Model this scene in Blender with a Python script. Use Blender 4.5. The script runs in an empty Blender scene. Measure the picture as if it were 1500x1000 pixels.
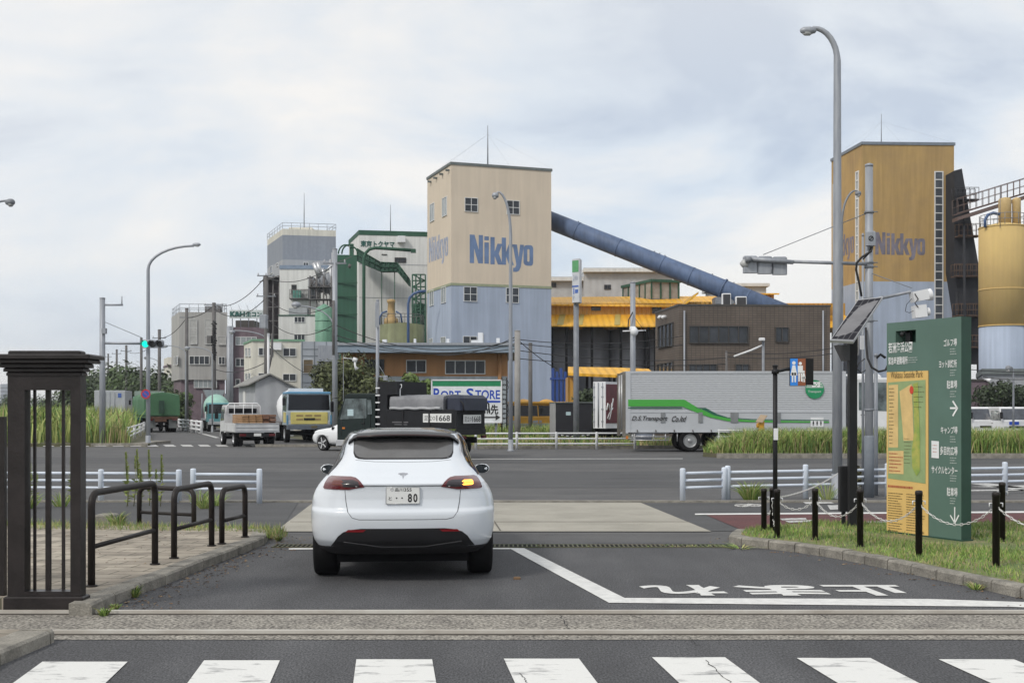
import bpy, math, random
from mathutils import Vector, Matrix
random.seed(7)
R = math.radians
SC = bpy.context.scene
COL = SC.collection

# ------------------------------------------------------------------ camera, world, sun, exposure
EYE = 1.78            # eye height in metres
F = 1700.0            # focal length in pixels of the 1500 px wide photograph
cam = bpy.data.cameras.new('camera')
cam.sensor_width = 36
cam.lens = F / 1500 * 36
cam.shift_y = 100 / 1500
cam.clip_start = 0.1
cam.clip_end = 9000
camo = bpy.data.objects.new('camera', cam)
camo.location = (0, 0, EYE)
camo.rotation_euler = (R(90), 0, 0)
COL.objects.link(camo)
SC.camera = camo
SC.render.resolution_x = 1024
SC.render.resolution_y = 682

HAZE = 0.00025        # air density per metre
SUN_EL, SUN_AZ = 42, -138     # azimuth clockwise from +y (the view direction)
W = bpy.data.worlds.new('World')
SC.world = W
W.use_nodes = True
nt = W.node_tree
nt.nodes.clear()
N = nt.nodes.new
L = nt.links.new
wo = N('ShaderNodeOutputWorld'); bg = N('ShaderNodeBackground'); bg.inputs[1].default_value = 0.1
sky = N('ShaderNodeTexSky'); sky.sky_type = 'NISHITA'; sky.sun_disc = False
sky.sun_elevation = R(SUN_EL); sky.sun_rotation = R(SUN_AZ)
tc = N('ShaderNodeTexCoord'); mp = N('ShaderNodeMapping'); mp.inputs['Scale'].default_value = (1.3, 1.3, 3.4)
mp.inputs['Location'].default_value = (3.1, 1.7, 0.35)
n1 = N('ShaderNodeTexNoise'); n1.inputs['Scale'].default_value = 2.3; n1.inputs['Detail'].default_value = 7; n1.inputs['Roughness'].default_value = 0.56
n1.inputs['Distortion'].default_value = 0.35
cr = N('ShaderNodeValToRGB')
cr.color_ramp.elements[0].position = 0.37; cr.color_ramp.elements[0].color = (4.4, 5.2, 6.4, 1)
cr.color_ramp.elements[1].position = 0.62; cr.color_ramp.elements[1].color = (8.5, 8.3, 8.0, 1)
e = cr.color_ramp.elements.new(0.47); e.color = (6.1, 6.8, 7.6, 1)
mx = N('ShaderNodeMix'); mx.data_type = 'RGBA'; mx.inputs[0].default_value = 0.90
L(tc.outputs['Generated'], mp.inputs['Vector']); L(mp.outputs[0], n1.inputs['Vector']); L(n1.outputs['Fac'], cr.inputs[0])
L(sky.outputs[0], mx.inputs[6]); L(cr.outputs[0], mx.inputs[7])
sx = N('ShaderNodeSeparateXYZ'); L(tc.outputs['Generated'], sx.inputs[0])
gr = N('ShaderNodeMapRange'); gr.inputs[1].default_value = 0.16; gr.inputs[2].default_value = 0.36; gr.inputs[3].default_value = 0.0; gr.inputs[4].default_value = 0.45
L(sx.outputs[2], gr.inputs[0])
m2 = N('ShaderNodeMix'); m2.data_type = 'RGBA'; m2.inputs[7].default_value = (7.7, 7.5, 7.2, 1)
L(gr.outputs[0], m2.inputs[0]); L(mx.outputs[2], m2.inputs[6])
gx = N('ShaderNodeMapRange'); gx.inputs[1].default_value = -0.05; gx.inputs[2].default_value = -0.42; gx.inputs[3].default_value = 0.0; gx.inputs[4].default_value = 0.32
L(sx.outputs[0], gx.inputs[0]); m3 = N('ShaderNodeMix'); m3.data_type = 'RGBA'; m3.inputs[7].default_value = (8.5, 8.25, 7.9, 1)      # brighter, warmer cloud towards the left
L(gx.outputs[0], m3.inputs[0]); L(m2.outputs[2], m3.inputs[6]); L(m3.outputs[2], bg.inputs[0]); L(bg.outputs[0], wo.inputs[0])

sl = bpy.data.lights.new('sun', 'SUN'); sl.energy = 1.5; sl.angle = R(10); sl.color = (1.0, 0.95, 0.87)
so = bpy.data.objects.new('sun', sl); COL.objects.link(so)
sd = Vector((math.sin(R(SUN_AZ)) * math.cos(R(SUN_EL)), math.cos(R(SUN_AZ)) * math.cos(R(SUN_EL)), math.sin(R(SUN_EL))))
so.rotation_euler = sd.to_track_quat('Z', 'Y').to_euler(); so.location = sd * 60 + Vector((0, 0, 20))
SC.view_settings.view_transform = 'Standard'
SC.view_settings.look = 'None'
SC.view_settings.exposure = 0.29
SC.view_settings.gamma = 1.0
SC.render.engine = 'CYCLES'

# ------------------------------------------------------------------ materials
MC = {}
def mat(name, col, rough=0.6, metal=0.0, var=0.12, scale=3.0, bump=0.0, bscale=40, emit=0, spec=None, coat=0, col2=None, detail=5, streak=0, tex='noise', speck=0, alpha=1, trans=0, mscale=None, sscale=(2.2, 2.2, 0.12)):
    if name in MC: return MC[name]
    m = bpy.data.materials.new(name); m.use_nodes = True
    t = m.node_tree; b = t.nodes['Principled BSDF']
    b.inputs['Roughness'].default_value = rough; b.inputs['Metallic'].default_value = metal
    if spec is not None: b.inputs['Specular IOR Level'].default_value = spec
    if coat: b.inputs['Coat Weight'].default_value = coat; b.inputs['Coat Roughness'].default_value = 0.04
    if trans: b.inputs['Transmission Weight'].default_value = trans
    c = tuple(col)
    if var or col2:
        g = t.nodes.new('ShaderNodeNewGeometry')
        mpp = t.nodes.new('ShaderNodeMapping'); t.links.new(g.outputs['Position'], mpp.inputs[0])
        if mscale: mpp.inputs['Scale'].default_value = mscale
        n = t.nodes.new('ShaderNodeTexNoise'); n.inputs['Scale'].default_value = scale; n.inputs['Detail'].default_value = detail; n.inputs['Roughness'].default_value = 0.62
        t.links.new(mpp.outputs[0], n.inputs['Vector'])
        r = t.nodes.new('ShaderNodeValToRGB')
        a = col2 if col2 else tuple(max(0, x * (1 - var)) for x in c)
        z = c if col2 else tuple(min(1, x * (1 + var)) for x in c)
        r.color_ramp.elements[0].position = 0.34; r.color_ramp.elements[0].color = (*a, 1)
        r.color_ramp.elements[1].position = 0.66; r.color_ramp.elements[1].color = (*z, 1)
        t.links.new(n.outputs['Fac'], r.inputs[0])
        out = r.outputs[0]
        if speck:
            n3 = t.nodes.new('ShaderNodeTexNoise'); n3.inputs['Scale'].default_value = bscale; n3.inputs['Detail'].default_value = 2
            t.links.new(mpp.outputs[0], n3.inputs['Vector'])
            r3 = t.nodes.new('ShaderNodeMapRange'); r3.inputs[1].default_value = 0.3; r3.inputs[2].default_value = 0.7; r3.inputs[3].default_value = 1 - speck; r3.inputs[4].default_value = 1 + speck
            t.links.new(n3.outputs['Fac'], r3.inputs[0])
            mm = t.nodes.new('ShaderNodeVectorMath'); mm.operation = 'SCALE'; t.links.new(out, mm.inputs[0]); t.links.new(r3.outputs[0], mm.inputs[3]); out = mm.outputs[0]
        if streak:   # rain streaks running down walls
            mp2 = t.nodes.new('ShaderNodeMapping'); mp2.inputs['Scale'].default_value = sscale; t.links.new(g.outputs['Position'], mp2.inputs[0])
            n4 = t.nodes.new('ShaderNodeTexNoise'); n4.inputs['Scale'].default_value = 1.3; n4.inputs['Detail'].default_value = 6; t.links.new(mp2.outputs[0], n4.inputs['Vector'])
            r4 = t.nodes.new('ShaderNodeMapRange'); r4.inputs[1].default_value = 0.35; r4.inputs[2].default_value = 0.65; r4.inputs[3].default_value = 1 - streak; r4.inputs[4].default_value = 1.0 + streak * 0.3
            t.links.new(n4.outputs['Fac'], r4.inputs[0])
            mm = t.nodes.new('ShaderNodeVectorMath'); mm.operation = 'SCALE'; t.links.new(out, mm.inputs[0]); t.links.new(r4.outputs[0], mm.inputs[3]); out = mm.outputs[0]
        t.links.new(out, b.inputs['Base Color'])
    else:
        b.inputs['Base Color'].default_value = (*c, 1)
    if bump:
        n2 = t.nodes.new('ShaderNodeTexNoise'); n2.inputs['Scale'].default_value = bscale; n2.inputs['Detail'].default_value = 4
        g2 = t.nodes.new('ShaderNodeNewGeometry'); t.links.new(g2.outputs['Position'], n2.inputs['Vector'])
        bm_ = t.nodes.new('ShaderNodeBump'); bm_.inputs['Strength'].default_value = bump; bm_.inputs['Distance'].default_value = 0.02
        t.links.new(n2.outputs['Fac'], bm_.inputs['Height']); t.links.new(bm_.outputs[0], b.inputs['Normal'])
    if emit:
        b.inputs['Emission Color'].default_value = (*c, 1); b.inputs['Emission Strength'].default_value = emit
    MC[name] = m
    return m

ASPH_OLD = mat('asphalt_worn', (0.118, 0.117, 0.118), 0.9, col2=(0.088, 0.088, 0.091), scale=0.7, bump=0.5, bscale=70, speck=0.22, streak=.14, sscale=(.05, 1.1, 1))
ASPH_NEW = mat('asphalt_dark', (0.108, 0.109, 0.115), 0.88, col2=(0.072, 0.073, 0.079), scale=0.9, mscale=(1.0, .45, 1), bump=0.8, bscale=70, speck=0.55, streak=.16, sscale=(1.5, .12, 1))
ASPH_PATCH = mat('asphalt_patch', (0.088, 0.089, 0.092), 0.88, col2=(0.071, 0.072, 0.076), scale=0.5, bump=0.5, bscale=80, speck=0.22, streak=.14, sscale=(.06, 1.4, 1))
CONC = mat('concrete', (0.33, 0.305, 0.265), 0.9, col2=(0.23, 0.215, 0.185), scale=1.1, bump=0.3, bscale=60, speck=0.1)
CONC_A = mat('apron_concrete', (0.38, 0.36, 0.31), 0.9, col2=(0.29, 0.275, 0.235), scale=0.9, bump=0.3, bscale=60, speck=0.1)
CONC_G = mat('exposed_aggregate', (0.30, 0.28, 0.245), 0.95, col2=(0.20, 0.185, 0.165), scale=3, bump=1.0, bscale=38, speck=0.8)
KERB = mat('kerb_stone', (0.32, 0.30, 0.26), 0.92, col2=(0.17, 0.16, 0.14), scale=5, bump=0.6, bscale=60, speck=0.2)
PAINT = mat('road_paint', (0.74, 0.74, 0.72), 0.7, col2=(0.58, 0.58, 0.57), scale=9, bump=0.2, bscale=60, detail=8)
PAINT_W = mat('road_paint_worn', (0.66, 0.66, 0.64), 0.75, col2=(0.25, 0.25, 0.25), scale=14, bump=0.2, bscale=60, detail=9)
RED_PATH = mat('red_cycle_surface', (0.13, 0.045, 0.045), 0.9, col2=(0.09, 0.036, 0.038), scale=2, bump=0.4, bscale=90, speck=0.2)
EARTH = mat('earth', (0.12, 0.105, 0.07), 0.95, col2=(0.08, 0.09, 0.04), scale=1.5)
LAWN = mat('lawn_soil', (0.25, 0.215, 0.11), 0.95, col2=(0.09, 0.15, 0.04), scale=1.6, bump=0.6, bscale=30, speck=0.3)
BRONZE = mat('dark_bronze_paint', (0.022, 0.018, 0.018), 0.38, var=0.3, scale=5, spec=.35, bump=.15, bscale=30)
BROWNPOST = mat('brown_powder_coat', (0.022, 0.018, 0.017), 0.5, var=0.15, scale=6, spec=.3)
BLACK = mat('black_paint', (0.014, 0.014, 0.016), 0.5, var=0.1, spec=.3)
BLACKM = mat('black_matt', (0.009, 0.009, 0.010), 0.9, var=0.1, spec=.15)
RUBBER = mat('tyre_rubber', (0.011, 0.011, 0.012), 0.85, var=0.2, scale=12, spec=.2)
GALV = mat('galvanised_steel', (0.36, 0.38, 0.41), 0.5, metal=0.25, col2=(0.27, 0.29, 0.33), scale=3, mscale=(3, 3, 0.5))
GALV_D = mat('weathered_steel', (0.22, 0.235, 0.26), 0.6, metal=0.2, var=0.15, scale=3)
POLE_C = mat('pole_concrete', (0.30, 0.29, 0.28), 0.85, var=0.12, scale=2)
POLE_D = mat('utility_pole_weathered', (0.13, 0.125, 0.125), 0.85, var=0.15, scale=2)
WHITEP = mat('white_paint', (0.74, 0.75, 0.77), 0.5, var=0.05, scale=2)
RAILP = mat('pale_blue_white_enamel', (0.62, 0.68, 0.77), 0.45, var=0.06, scale=2)
CARW = mat('pearl_white_car_paint', (0.68, 0.72, 0.77), 0.28, var=0.0, coat=0.9)
CARW2 = mat('white_car_paint', (0.76, 0.78, 0.80), 0.3, var=0.0, coat=0.7)
GLASS_D = mat('dark_tinted_glass', (0.012, 0.013, 0.016), 0.06, var=0, spec=0.35)
GLASS_R = mat('rear_window_glass', (0.088, 0.087, 0.088), 0.14, var=0.2, scale=2, spec=0.8)  # base colour lifted to grey to stand in for the reflected sky
GLASS_B = mat('window_glass', (0.035, 0.04, 0.048), 0.15, var=0.5, scale=0.9, spec=0.4)
GLASS_P = mat('pale_window_glass', (0.28, 0.31, 0.32), 0.2, var=0.15, scale=0.9, spec=0.6)
CHROME = mat('chrome', (0.6, 0.6, 0.62), 0.2, metal=1, var=0)
ALU = mat('aluminium', (0.52, 0.53, 0.55), 0.38, metal=0.6, var=0.06)
FRAMEW = mat('white_window_frame', (0.66, 0.67, 0.67), 0.5, var=0.04)
FRAMED = mat('dark_window_frame', (0.06, 0.055, 0.05), 0.5, var=0.1)
TEXTW = mat('white_lettering', (0.78, 0.79, 0.79), 0.6, var=0.02)
TEXTK = mat('black_lettering', (0.02, 0.02, 0.022), 0.6, var=0)
TEXTG = mat('grey_small_print', (0.42, 0.47, 0.45), 0.6, var=0)
CABLE = mat('black_cable', (0.02, 0.02, 0.022), 0.7, var=0)
GREEN_SIGN = mat('green_sign_enamel', (0.10, 0.175, 0.145), 0.5, col2=(0.085, 0.15, 0.122), scale=1.5)
GREEN_SIDE = mat('dark_green_sign_edge', (0.022, 0.062, 0.045), 0.5, var=0.1)
YELLOW_SIGN = mat('yellow_map_panel', (0.74, 0.50, 0.17), 0.5, col2=(0.66, 0.44, 0.15), scale=2)

# ------------------------------------------------------------------ geometry helpers
def P(px, py, d):
    return Vector(((px - 750) / F * d, d, EYE - (py - 600) / F * d))
def G(px, py, z=0.0):
    d = (EYE - z) * F / (py - 600)
    return Vector(((px - 750) / F * d, d, z))
def X(px, d): return (px - 750) / F * d
def Z(py, d): return EYE - (py - 600) / F * d

def woff(o):
    v = Vector((0, 0, 0))
    while o is not None:
        v += o.location; o = o.parent
    return v

class Fr:
    """a local frame: origin, u (along), n (outwards), z up"""
    def __init__(s, o, u, n=None):
        s.o = Vector(o); s.u = Vector(u).normalized()
        s.n = Vector(n).normalized() if n is not None else Vector((s.u.y, -s.u.x, 0)).normalized()
    def p(s, u, z, off=0.0):
        return s.o + s.u * u + s.n * off + Vector((0, 0, z - s.o.z))
    def hit(s, px, py):
        """where the sight line of a photo pixel meets this upright face: (u, z)"""
        r = Vector(((px - 750) / F, 1, -(py - 600) / F)); e = Vector((0, 0, EYE))
        t = (s.o - e).dot(s.n) / r.dot(s.n)
        q = e + r * t
        return (q - s.o).dot(s.u), q.z

class MB:
    def __init__(s): s.v = []; s.f = []; s.m = []; s.sm = []; s.cur = 0
    def add(s, vs, fs, smooth=False):
        b = len(s.v); s.v += [Vector(v) for v in vs]
        for f in fs: s.f.append([b + i for i in f]); s.m.append(s.cur); s.sm.append(smooth)
        return s
    def box(s, x0, x1, y0, y1, z0, z1, M=None):
        vs = [Vector((x, y, z)) for z in (z0, z1) for y in (y0, y1) for x in (x0, x1)]
        if M: vs = [M @ v for v in vs]
        return s.add(vs, [(0, 2, 3, 1), (4, 5, 7, 6), (0, 1, 5, 4), (2, 6, 7, 3), (0, 4, 6, 2), (1, 3, 7, 5)])
    def bbox(s, x0, x1, y0, y1, z0, z1, b=0.03):
        """box with chamfered upright and top edges"""
        lo = [(x0 + b, y0), (x1 - b, y0), (x1, y0 + b), (x1, y1 - b), (x1 - b, y1), (x0 + b, y1), (x0, y1 - b), (x0, y0 + b)]
        cx, cy = (x0 + x1) / 2, (y0 + y1) / 2
        hi = [(cx + (x - cx) * (1 - b / (abs(x1 - x0) / 2)), cy + (y - cy) * (1 - b / (abs(y1 - y0) / 2))) for x, y in lo]
        vs = [(x, y, z0) for x, y in lo] + [(x, y, z1 - b) for x, y in lo] + [(x, y, z1) for x, y in hi]
        fs = [tuple(range(7, -1, -1)), tuple(range(16, 24))]
        for r in (0, 8):
            for i in range(8): j = (i + 1) % 8; fs.append((r + i, r + j, r + 8 + j, r + 8 + i))
        return s.add(vs, fs)
    def fbox(s, fr, u0, u1, z0, z1, o0, o1):
        vs = [fr.p(u, z, o) for z in (z0, z1) for o in (o0, o1) for u in (u0, u1)]
        return s.add(vs, [(0, 2, 3, 1), (4, 5, 7, 6), (0, 1, 5, 4), (2, 6, 7, 3), (0, 4, 6, 2), (1, 3, 7, 5)])
    def prism(s, poly, z0, z1):
        n = len(poly)
        vs = [(p[0], p[1], z0) for p in poly] + [(p[0], p[1], z1) for p in poly]
        fs = [tuple(range(n - 1, -1, -1)), tuple(range(n, 2 * n))]
        for i in range(n): j = (i + 1) % n; fs.append((i, j, n + j, n + i))
        return s.add(vs, fs)
    def slab(s, top, h):
        """polygon given in 3-D, thickened downwards"""
        n = len(top); top = [Vector(p) for p in top]
        vs = [p - Vector((0, 0, h)) for p in top] + top
        fs = [tuple(range(n - 1, -1, -1)), tuple(range(n, 2 * n))]
        for i in range(n): j = (i + 1) % n; fs.append((i, j, n + j, n + i))
        return s.add(vs, fs)
    def exx(s, prof, x0, x1, taper=None):
        """side profile (y,z) extruded across x"""
        n = len(prof)
        def w(i, x): 
            if not taper: return x
            return x * taper[i]
        vs = [(w(i, x0), p[0], p[1]) for i, p in enumerate(prof)] + [(w(i, x1), p[0], p[1]) for i, p in enumerate(prof)]
        fs = [tuple(range(n)), tuple(range(2 * n - 1, n - 1, -1))]
        for i in range(n): j = (i + 1) % n; fs.append((i, n + i, n + j, j))
        return s.add(vs, fs)
    def tube(s, pts, r, n=8, cap=True):
        pts = [Vector(p) for p in pts]; k = len(pts)
        rs = r if isinstance(r, (list, tuple)) else [r] * k
        vs = []; prev = None
        for i, p in enumerate(pts):
            t = (pts[min(i + 1, k - 1)] - pts[max(i - 1, 0)]).normalized()
            if prev is None:
                a = Vector((0, 0, 1)) if abs(t.z) < 0.9 else Vector((1, 0, 0))
                a = (a - t * a.dot(t)).normalized()
            else:
                a = (prev - t * prev.dot(t)).normalized()
            prev = a; b = t.cross(a)
            for j in range(n):
                q = 2 * math.pi * j / n
                vs.append(p + (a * math.cos(q) + b * math.sin(q)) * rs[i])
        fs = []
        for i in range(k - 1):
            for j in range(n):
                j2 = (j + 1) % n
                fs.append((i * n + j, i * n + j2, (i + 1) * n + j2, (i + 1) * n + j))
        b0 = len(s.v)
        s.add(vs, fs, True)
        if cap:
            s.f.append([b0 + j for j in range(n - 1, -1, -1)]); s.m.append(s.cur); s.sm.append(False)
            s.f.append([b0 + (k - 1) * n + j for j in range(n)]); s.m.append(s.cur); s.sm.append(False)
        return s
    def lathe(s, c, prof, n=24, axis='z'):
        """prof: (radius, height) pairs about point c"""
        c = Vector(c); vs = []
        for r, h in prof:
            for j in range(n):
                q = 2 * math.pi * j / n
                if axis == 'z': vs.append(c + Vector((r * math.cos(q), r * math.sin(q), h)))
                elif axis == 'x': vs.append(c + Vector((h, r * math.cos(q), r * math.sin(q))))
                else: vs.append(c + Vector((r * math.sin(q), h, r * math.cos(q))))
        fs = []
        for i in range(len(prof) - 1):
            for j in range(n):
                j2 = (j + 1) % n; fs.append((i * n + j, i * n + j2, (i + 1) * n + j2, (i + 1) * n + j))
        s.add(vs, fs, True)
        b0 = len(s.v) - len(vs)
        for i in (0, len(prof) - 1):
            if prof[i][0] > 1e-4:
                s.f.append([b0 + i * n + j for j in range(n)]); s.m.append(s.cur); s.sm.append(False)
        return s
    def poly(s, pts): return s.add(pts, [tuple(range(len(pts)))])
    def build(s, name, m, parent=None, world=True, kind=None, label=None, recalc=True):
        me = bpy.data.meshes.new(name)
        off = woff(parent) if (world and parent is not None) else Vector((0, 0, 0))
        me.from_pydata([tuple(v - off) for v in s.v], [], s.f)
        ms = m if isinstance(m, (list, tuple)) else [m]
        for q in ms: me.materials.append(q)
        me.polygons.foreach_set('material_index', s.m)
        me.polygons.foreach_set('use_smooth', s.sm)
        me.validate(); me.update()
        if recalc and len(s.f) < 60000:
            import bmesh
            b = bmesh.new(); b.from_mesh(me); bmesh.ops.recalc_face_normals(b, faces=b.faces); b.to_mesh(me); b.free()
        o = bpy.data.objects.new(name, me); COL.objects.link(o)
        if parent is not None: o.parent = parent
        if kind: o['kind'] = kind
        if label: o['label'] = label
        return o

def tag(o, label, cat, group=None, kind=None):
    o['label'] = label; o['category'] = cat
    if group: o['group'] = group
    if kind: o['kind'] = kind
    return o
def thing(name, loc, label, cat, group=None, rz=0):
    o = bpy.data.objects.new(name, None); COL.objects.link(o)
    o.location = loc; o.rotation_euler = (0, 0, rz); o.empty_display_size = 0.3
    return tag(o, label, cat, group)
def copy_tree(o, loc=None, rz=None, label=None, parent=None):
    c = o.copy(); COL.objects.link(c); c.parent = parent
    if loc is not None: c.location = loc
    if rz is not None: c.rotation_euler = (0, 0, rz)
    if label: c['label'] = label
    for ch in o.children: copy_tree(ch, parent=c)
    return c
def struct(mb, name, m, **k): return mb.build(name, m, kind='structure', **k)

def arc(c, r, a0, a1, ux, uz, n=8):
    c = Vector(c)
    return [c + Vector(ux) * (r * math.cos(R(a0 + (a1 - a0) * i / n))) + Vector(uz) * (r * math.sin(R(a0 + (a1 - a0) * i / n))) for i in range(n + 1)]

_tc = {}
def text_geo(s, bold=0.0):
    k = (s, bold)
    if k in _tc: return _tc[k]
    c = bpy.data.curves.new('lettering', 'FONT'); c.body = s; c.offset = bold; c.resolution_u = 3
    o = bpy.data.objects.new('lettering', c); COL.objects.link(o); bpy.context.view_layer.update()
    me = bpy.data.meshes.new_from_object(o.evaluated_get(bpy.context.evaluated_depsgraph_get()))
    vs = [v.co.copy() for v in me.vertices]; fs = [tuple(p.vertices) for p in me.polygons]
    bpy.data.objects.remove(o); bpy.data.curves.remove(c); bpy.data.meshes.remove(me)
    x0 = min(v.x for v in vs); x1 = max(v.x for v in vs); y0 = min(v.y for v in vs); y1 = max(v.y for v in vs)
    _tc[k] = ([((v.x - x0) / (x1 - x0), (v.y - y0) / (y1 - y0)) for v in vs], fs)
    return _tc[k]
def add_text(mb, s, o, du, dv, off=Vector((0, 0, 0)), bold=0.0):
    """letters filling the parallelogram o, o+du, o+dv"""
    vs, fs = text_geo(s, bold)
    o = Vector(o) + Vector(off)
    return mb.add([o + Vector(du) * a + Vector(dv) * b for a, b in vs], fs)
def face_text(mb, fr, s, px0, py0, px1, py1, off=0.03, bold=0.0):
    u0, z0 = fr.hit(px0, py1); u1, _ = fr.hit(px1, py1); _, z1 = fr.hit(px0, py0)
    return add_text(mb, s, fr.p(u0, z0, off), fr.u * (u1 - u0), Vector((0, 0, z1 - z0)), bold=bold)

# ------------------------------------------------------------------ building helpers
def window(parent, fr, px0, py0, px1, py1, nx=2, ny=1, fm=None, gm=None, t=0.05, proud=0.06, name='window', off=0.0):
    if off: fr = Fr(fr.o + fr.n * off, fr.u, fr.n)
    t *= .62
    u0, z1 = fr.hit(px0, py0); u1, z0 = fr.hit(px1, py1); 
    u0, u1 = sorted((u0, u1))
    return window_u(parent, fr, u0, u1, z0, z1, nx, ny, fm, gm, t, proud, name)
def window_u(parent, fr, u0, u1, z0, z1, nx=2, ny=1, fm=None, gm=None, t=0.05, proud=0.06, name='window'):
    b = MB()
    b.fbox(fr, u0, u0 + t, z0, z1, 0.0, proud); b.fbox(fr, u1 - t, u1, z0, z1, 0, proud)
    b.fbox(fr, u0 + t, u1 - t, z0, z0 + t, 0, proud + 0.03); b.fbox(fr, u0 + t, u1 - t, z1 - t, z1, 0, proud)
    for i in range(1, nx):
        u = u0 + (u1 - u0) * i / nx; b.fbox(fr, u - t / 2, u + t / 2, z0 + t, z1 - t, 0, proud - 0.01)
    for i in range(1, ny):
        z = z0 + (z1 - z0) * i / ny; b.fbox(fr, u0 + t, u1 - t, z - t / 2, z + t / 2, 0, proud - 0.015)
    w = b.build(name, fm or FRAMEW, parent)
    g = MB(); g.fbox(fr, u0 + t * 0.9, u1 - t * 0.9, z0 + t * 0.9, z1 - t * 0.9, 0.004, 0.016)
    g.build('pane', gm or GLASS_B, w)
    return w

def block_word(b, fr, px0, py0, px1, py1, off):
    """the heavy condensed wordmark painted on the towers"""
    u0, z0 = fr.hit(px0, py1); u1, _ = fr.hit(px1, py1); _, z1 = fr.hit(px0, py0)
    k = [(0, .19), (0, .96), (.067, .96), (.067, .55), (.112, .78), (.187, .78), (.132, .50), (.192, .19), (.117, .19), (.067, .43), (.067, .19)]
    gl = [[(0, .2), (0, 1), (.075, 1), (.140, .58), (.140, 1), (.206, 1), (.206, .2), (.132, .2), (.068, .62), (.068, .2)],
          [(.228, .2), (.228, .80), (.298, .80), (.298, .2)], [(.228, .86), (.228, .97), (.298, .97), (.298, .86)],
          [(x + .322, y) for x, y in k], [(x + .500, y) for x, y in k],
          [(.672, .78), (.742, .78), (.768, .42), (.79, .78), (.852, .78), (.80, .14), (.775, .04), (.735, 0), (.68, 0), (.68, .11), (.712, .12), (.730, .20), (.725, .27)],
          [(.905, .78), (.865, .76), (.845, .70), (.845, .27), (.865, .21), (.905, .19), (.925, .19), (.925, .30), (.905, .32), (.905, .65), (.925, .67), (.925, .78)],
          [(.925, .78), (.925, .67), (.940, .65), (.940, .32), (.925, .30), (.925, .19), (.960, .19), (.985, .21), (1.0, .27), (1.0, .70), (.985, .76), (.960, .78)]]
    for g in gl: b.poly([fr.p(u0 + (u1 - u0) * x, z0 + (z1 - z0) * y, off) for x, y in g])

class Bld:
    """building standing on a parallelogram: near corner A, right end B, left end C (photo x, distance)"""
    def __init__(s, name, A, B, C, label, cat, group=None, z0=0.0):
        s.A = Vector((X(*A), A[1], 0)); s.B = Vector((X(*B), B[1], 0)); s.C = Vector((X(*C), C[1], 0))
        s.D = s.B + s.C - s.A
        s.root = thing(name, ((s.A + s.D) / 2).to_tuple(), label, cat, group)
        s.front = Fr(s.A, s.B - s.A); s.left = Fr(s.C, s.A - s.C)
        s.dA = A[1]; s.wf = (s.B - s.A).length; s.wl = (s.A - s.C).length
    def poly(s, grow=0.0):
        if not grow: return [s.A, s.B, s.D, s.C]
        c = (s.A + s.D) / 2
        return [p + (p - c).normalized() * grow for p in (s.A, s.B, s.D, s.C)]
    def z(s, py): return Z(py, s.dA)
    def body(s, z0, z1, m, name='wall', grow=0.0):
        return MB().prism(s.poly(grow), z0, z1).build(name, m, s.root)

# ------------------------------------------------------------------ the ground and the roads
struct(MB().poly([(-2200, -150, -0.02), (2200, -150, -0.02), (2200, 2400, -0.02), (-2200, 2400, -0.02)]), 'ground', EARTH)
RD = Vector((-0.365, 1, 0)).normalized()          # direction of the side road beyond the junction
struct(MB().poly([(-160, 22.45, 0), (160, 22.45, 0), (160, 55.5, 0), (-160, 55.5, 0)]), 'road', ASPH_OLD)
b = MB()
a0 = G(236, 654.5); a1 = G(520, 654.5)
b.poly([(a0.x, a0.y + 0.0, 0.0), (a1.x, a1.y, 0.0), tuple(a1 + RD * 700), tuple(a0 + RD * 700)])
for v in b.v: v.z = 0.004
struct(b, 'side_road', ASPH_OLD)
# darker resurfaced bands of the junction
for k, (y0, y1) in enumerate(((26.5, 33.5), (38.5, 43.5))):
    struct(MB().poly([(-160, y0, 0.004), (160, y0, 0.004), (160, y1, 0.004), (-160, y1, 0.004)]), 'road_band', ASPH_PATCH)
# forecourt inside the gate and driveway
struct(MB().poly([(-14, 3, 0.0), (16, 3, 0.0), (16, 9.0, 0.0), (-14, 9.0, 0.0)]), 'forecourt', ASPH_NEW)
struct(MB().poly([(-14, 10.28, 0.0), (16, 10.28, 0.0), (14, 15.6, 0.0), (-12, 15.6, 0.0)]), 'driveway', ASPH_NEW)
struct(MB().poly([(-12, 15.6, 0.0), (14, 15.6, 0.0), (14, 22.25, 0.0), (-60, 22.25, 0.0), (-60, 19.0, 0.0)]), 'pavement', ASPH_OLD)
struct(MB().poly([G(1020, 778, 0.0), G(940, 737, 0.0), (60, 22.25, 0.0), (60, 17.0, 0.0)]), 'footway', ASPH_PATCH)
for v in SC.objects['footway'].data.vertices: v.co.z = 0.006
struct(MB().poly([(-60, 22.25, 0.006), (G(437, 736).x, 22.25, 0.006), (G(405, 784).x, 16.5, 0.006), (-12, 16.5, 0.006), (-60, 16.5, 0.006)]), 'footway', ASPH_PATCH)
# concrete strip that carries the gate rails
struct(MB().poly([(-14, 8.98, 0.004), (16, 8.98, 0.004), (16, 10.3, 0.004), (-14, 10.3, 0.004)]), 'concrete_strip', CONC_G)
RAILM = mat('worn_gate_rail', (0.62, 0.60, 0.55), 0.5, metal=0.1, col2=(0.42, 0.38, 0.33), scale=1.2)
GROOVE = mat('rail_groove_dirt', (0.07, 0.06, 0.05), .95)
b = MB()
for y in (10.13, 9.22):
    b.cur = 0; b.box(-14, 16, y - 0.02, y + 0.02, 0.004, 0.034); b.cur = 1; b.box(-14, 16, y - 0.065, y - 0.02, 0.004, 0.008)
struct(b, 'gate_rail', [RAILM, GROOVE])
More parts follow.
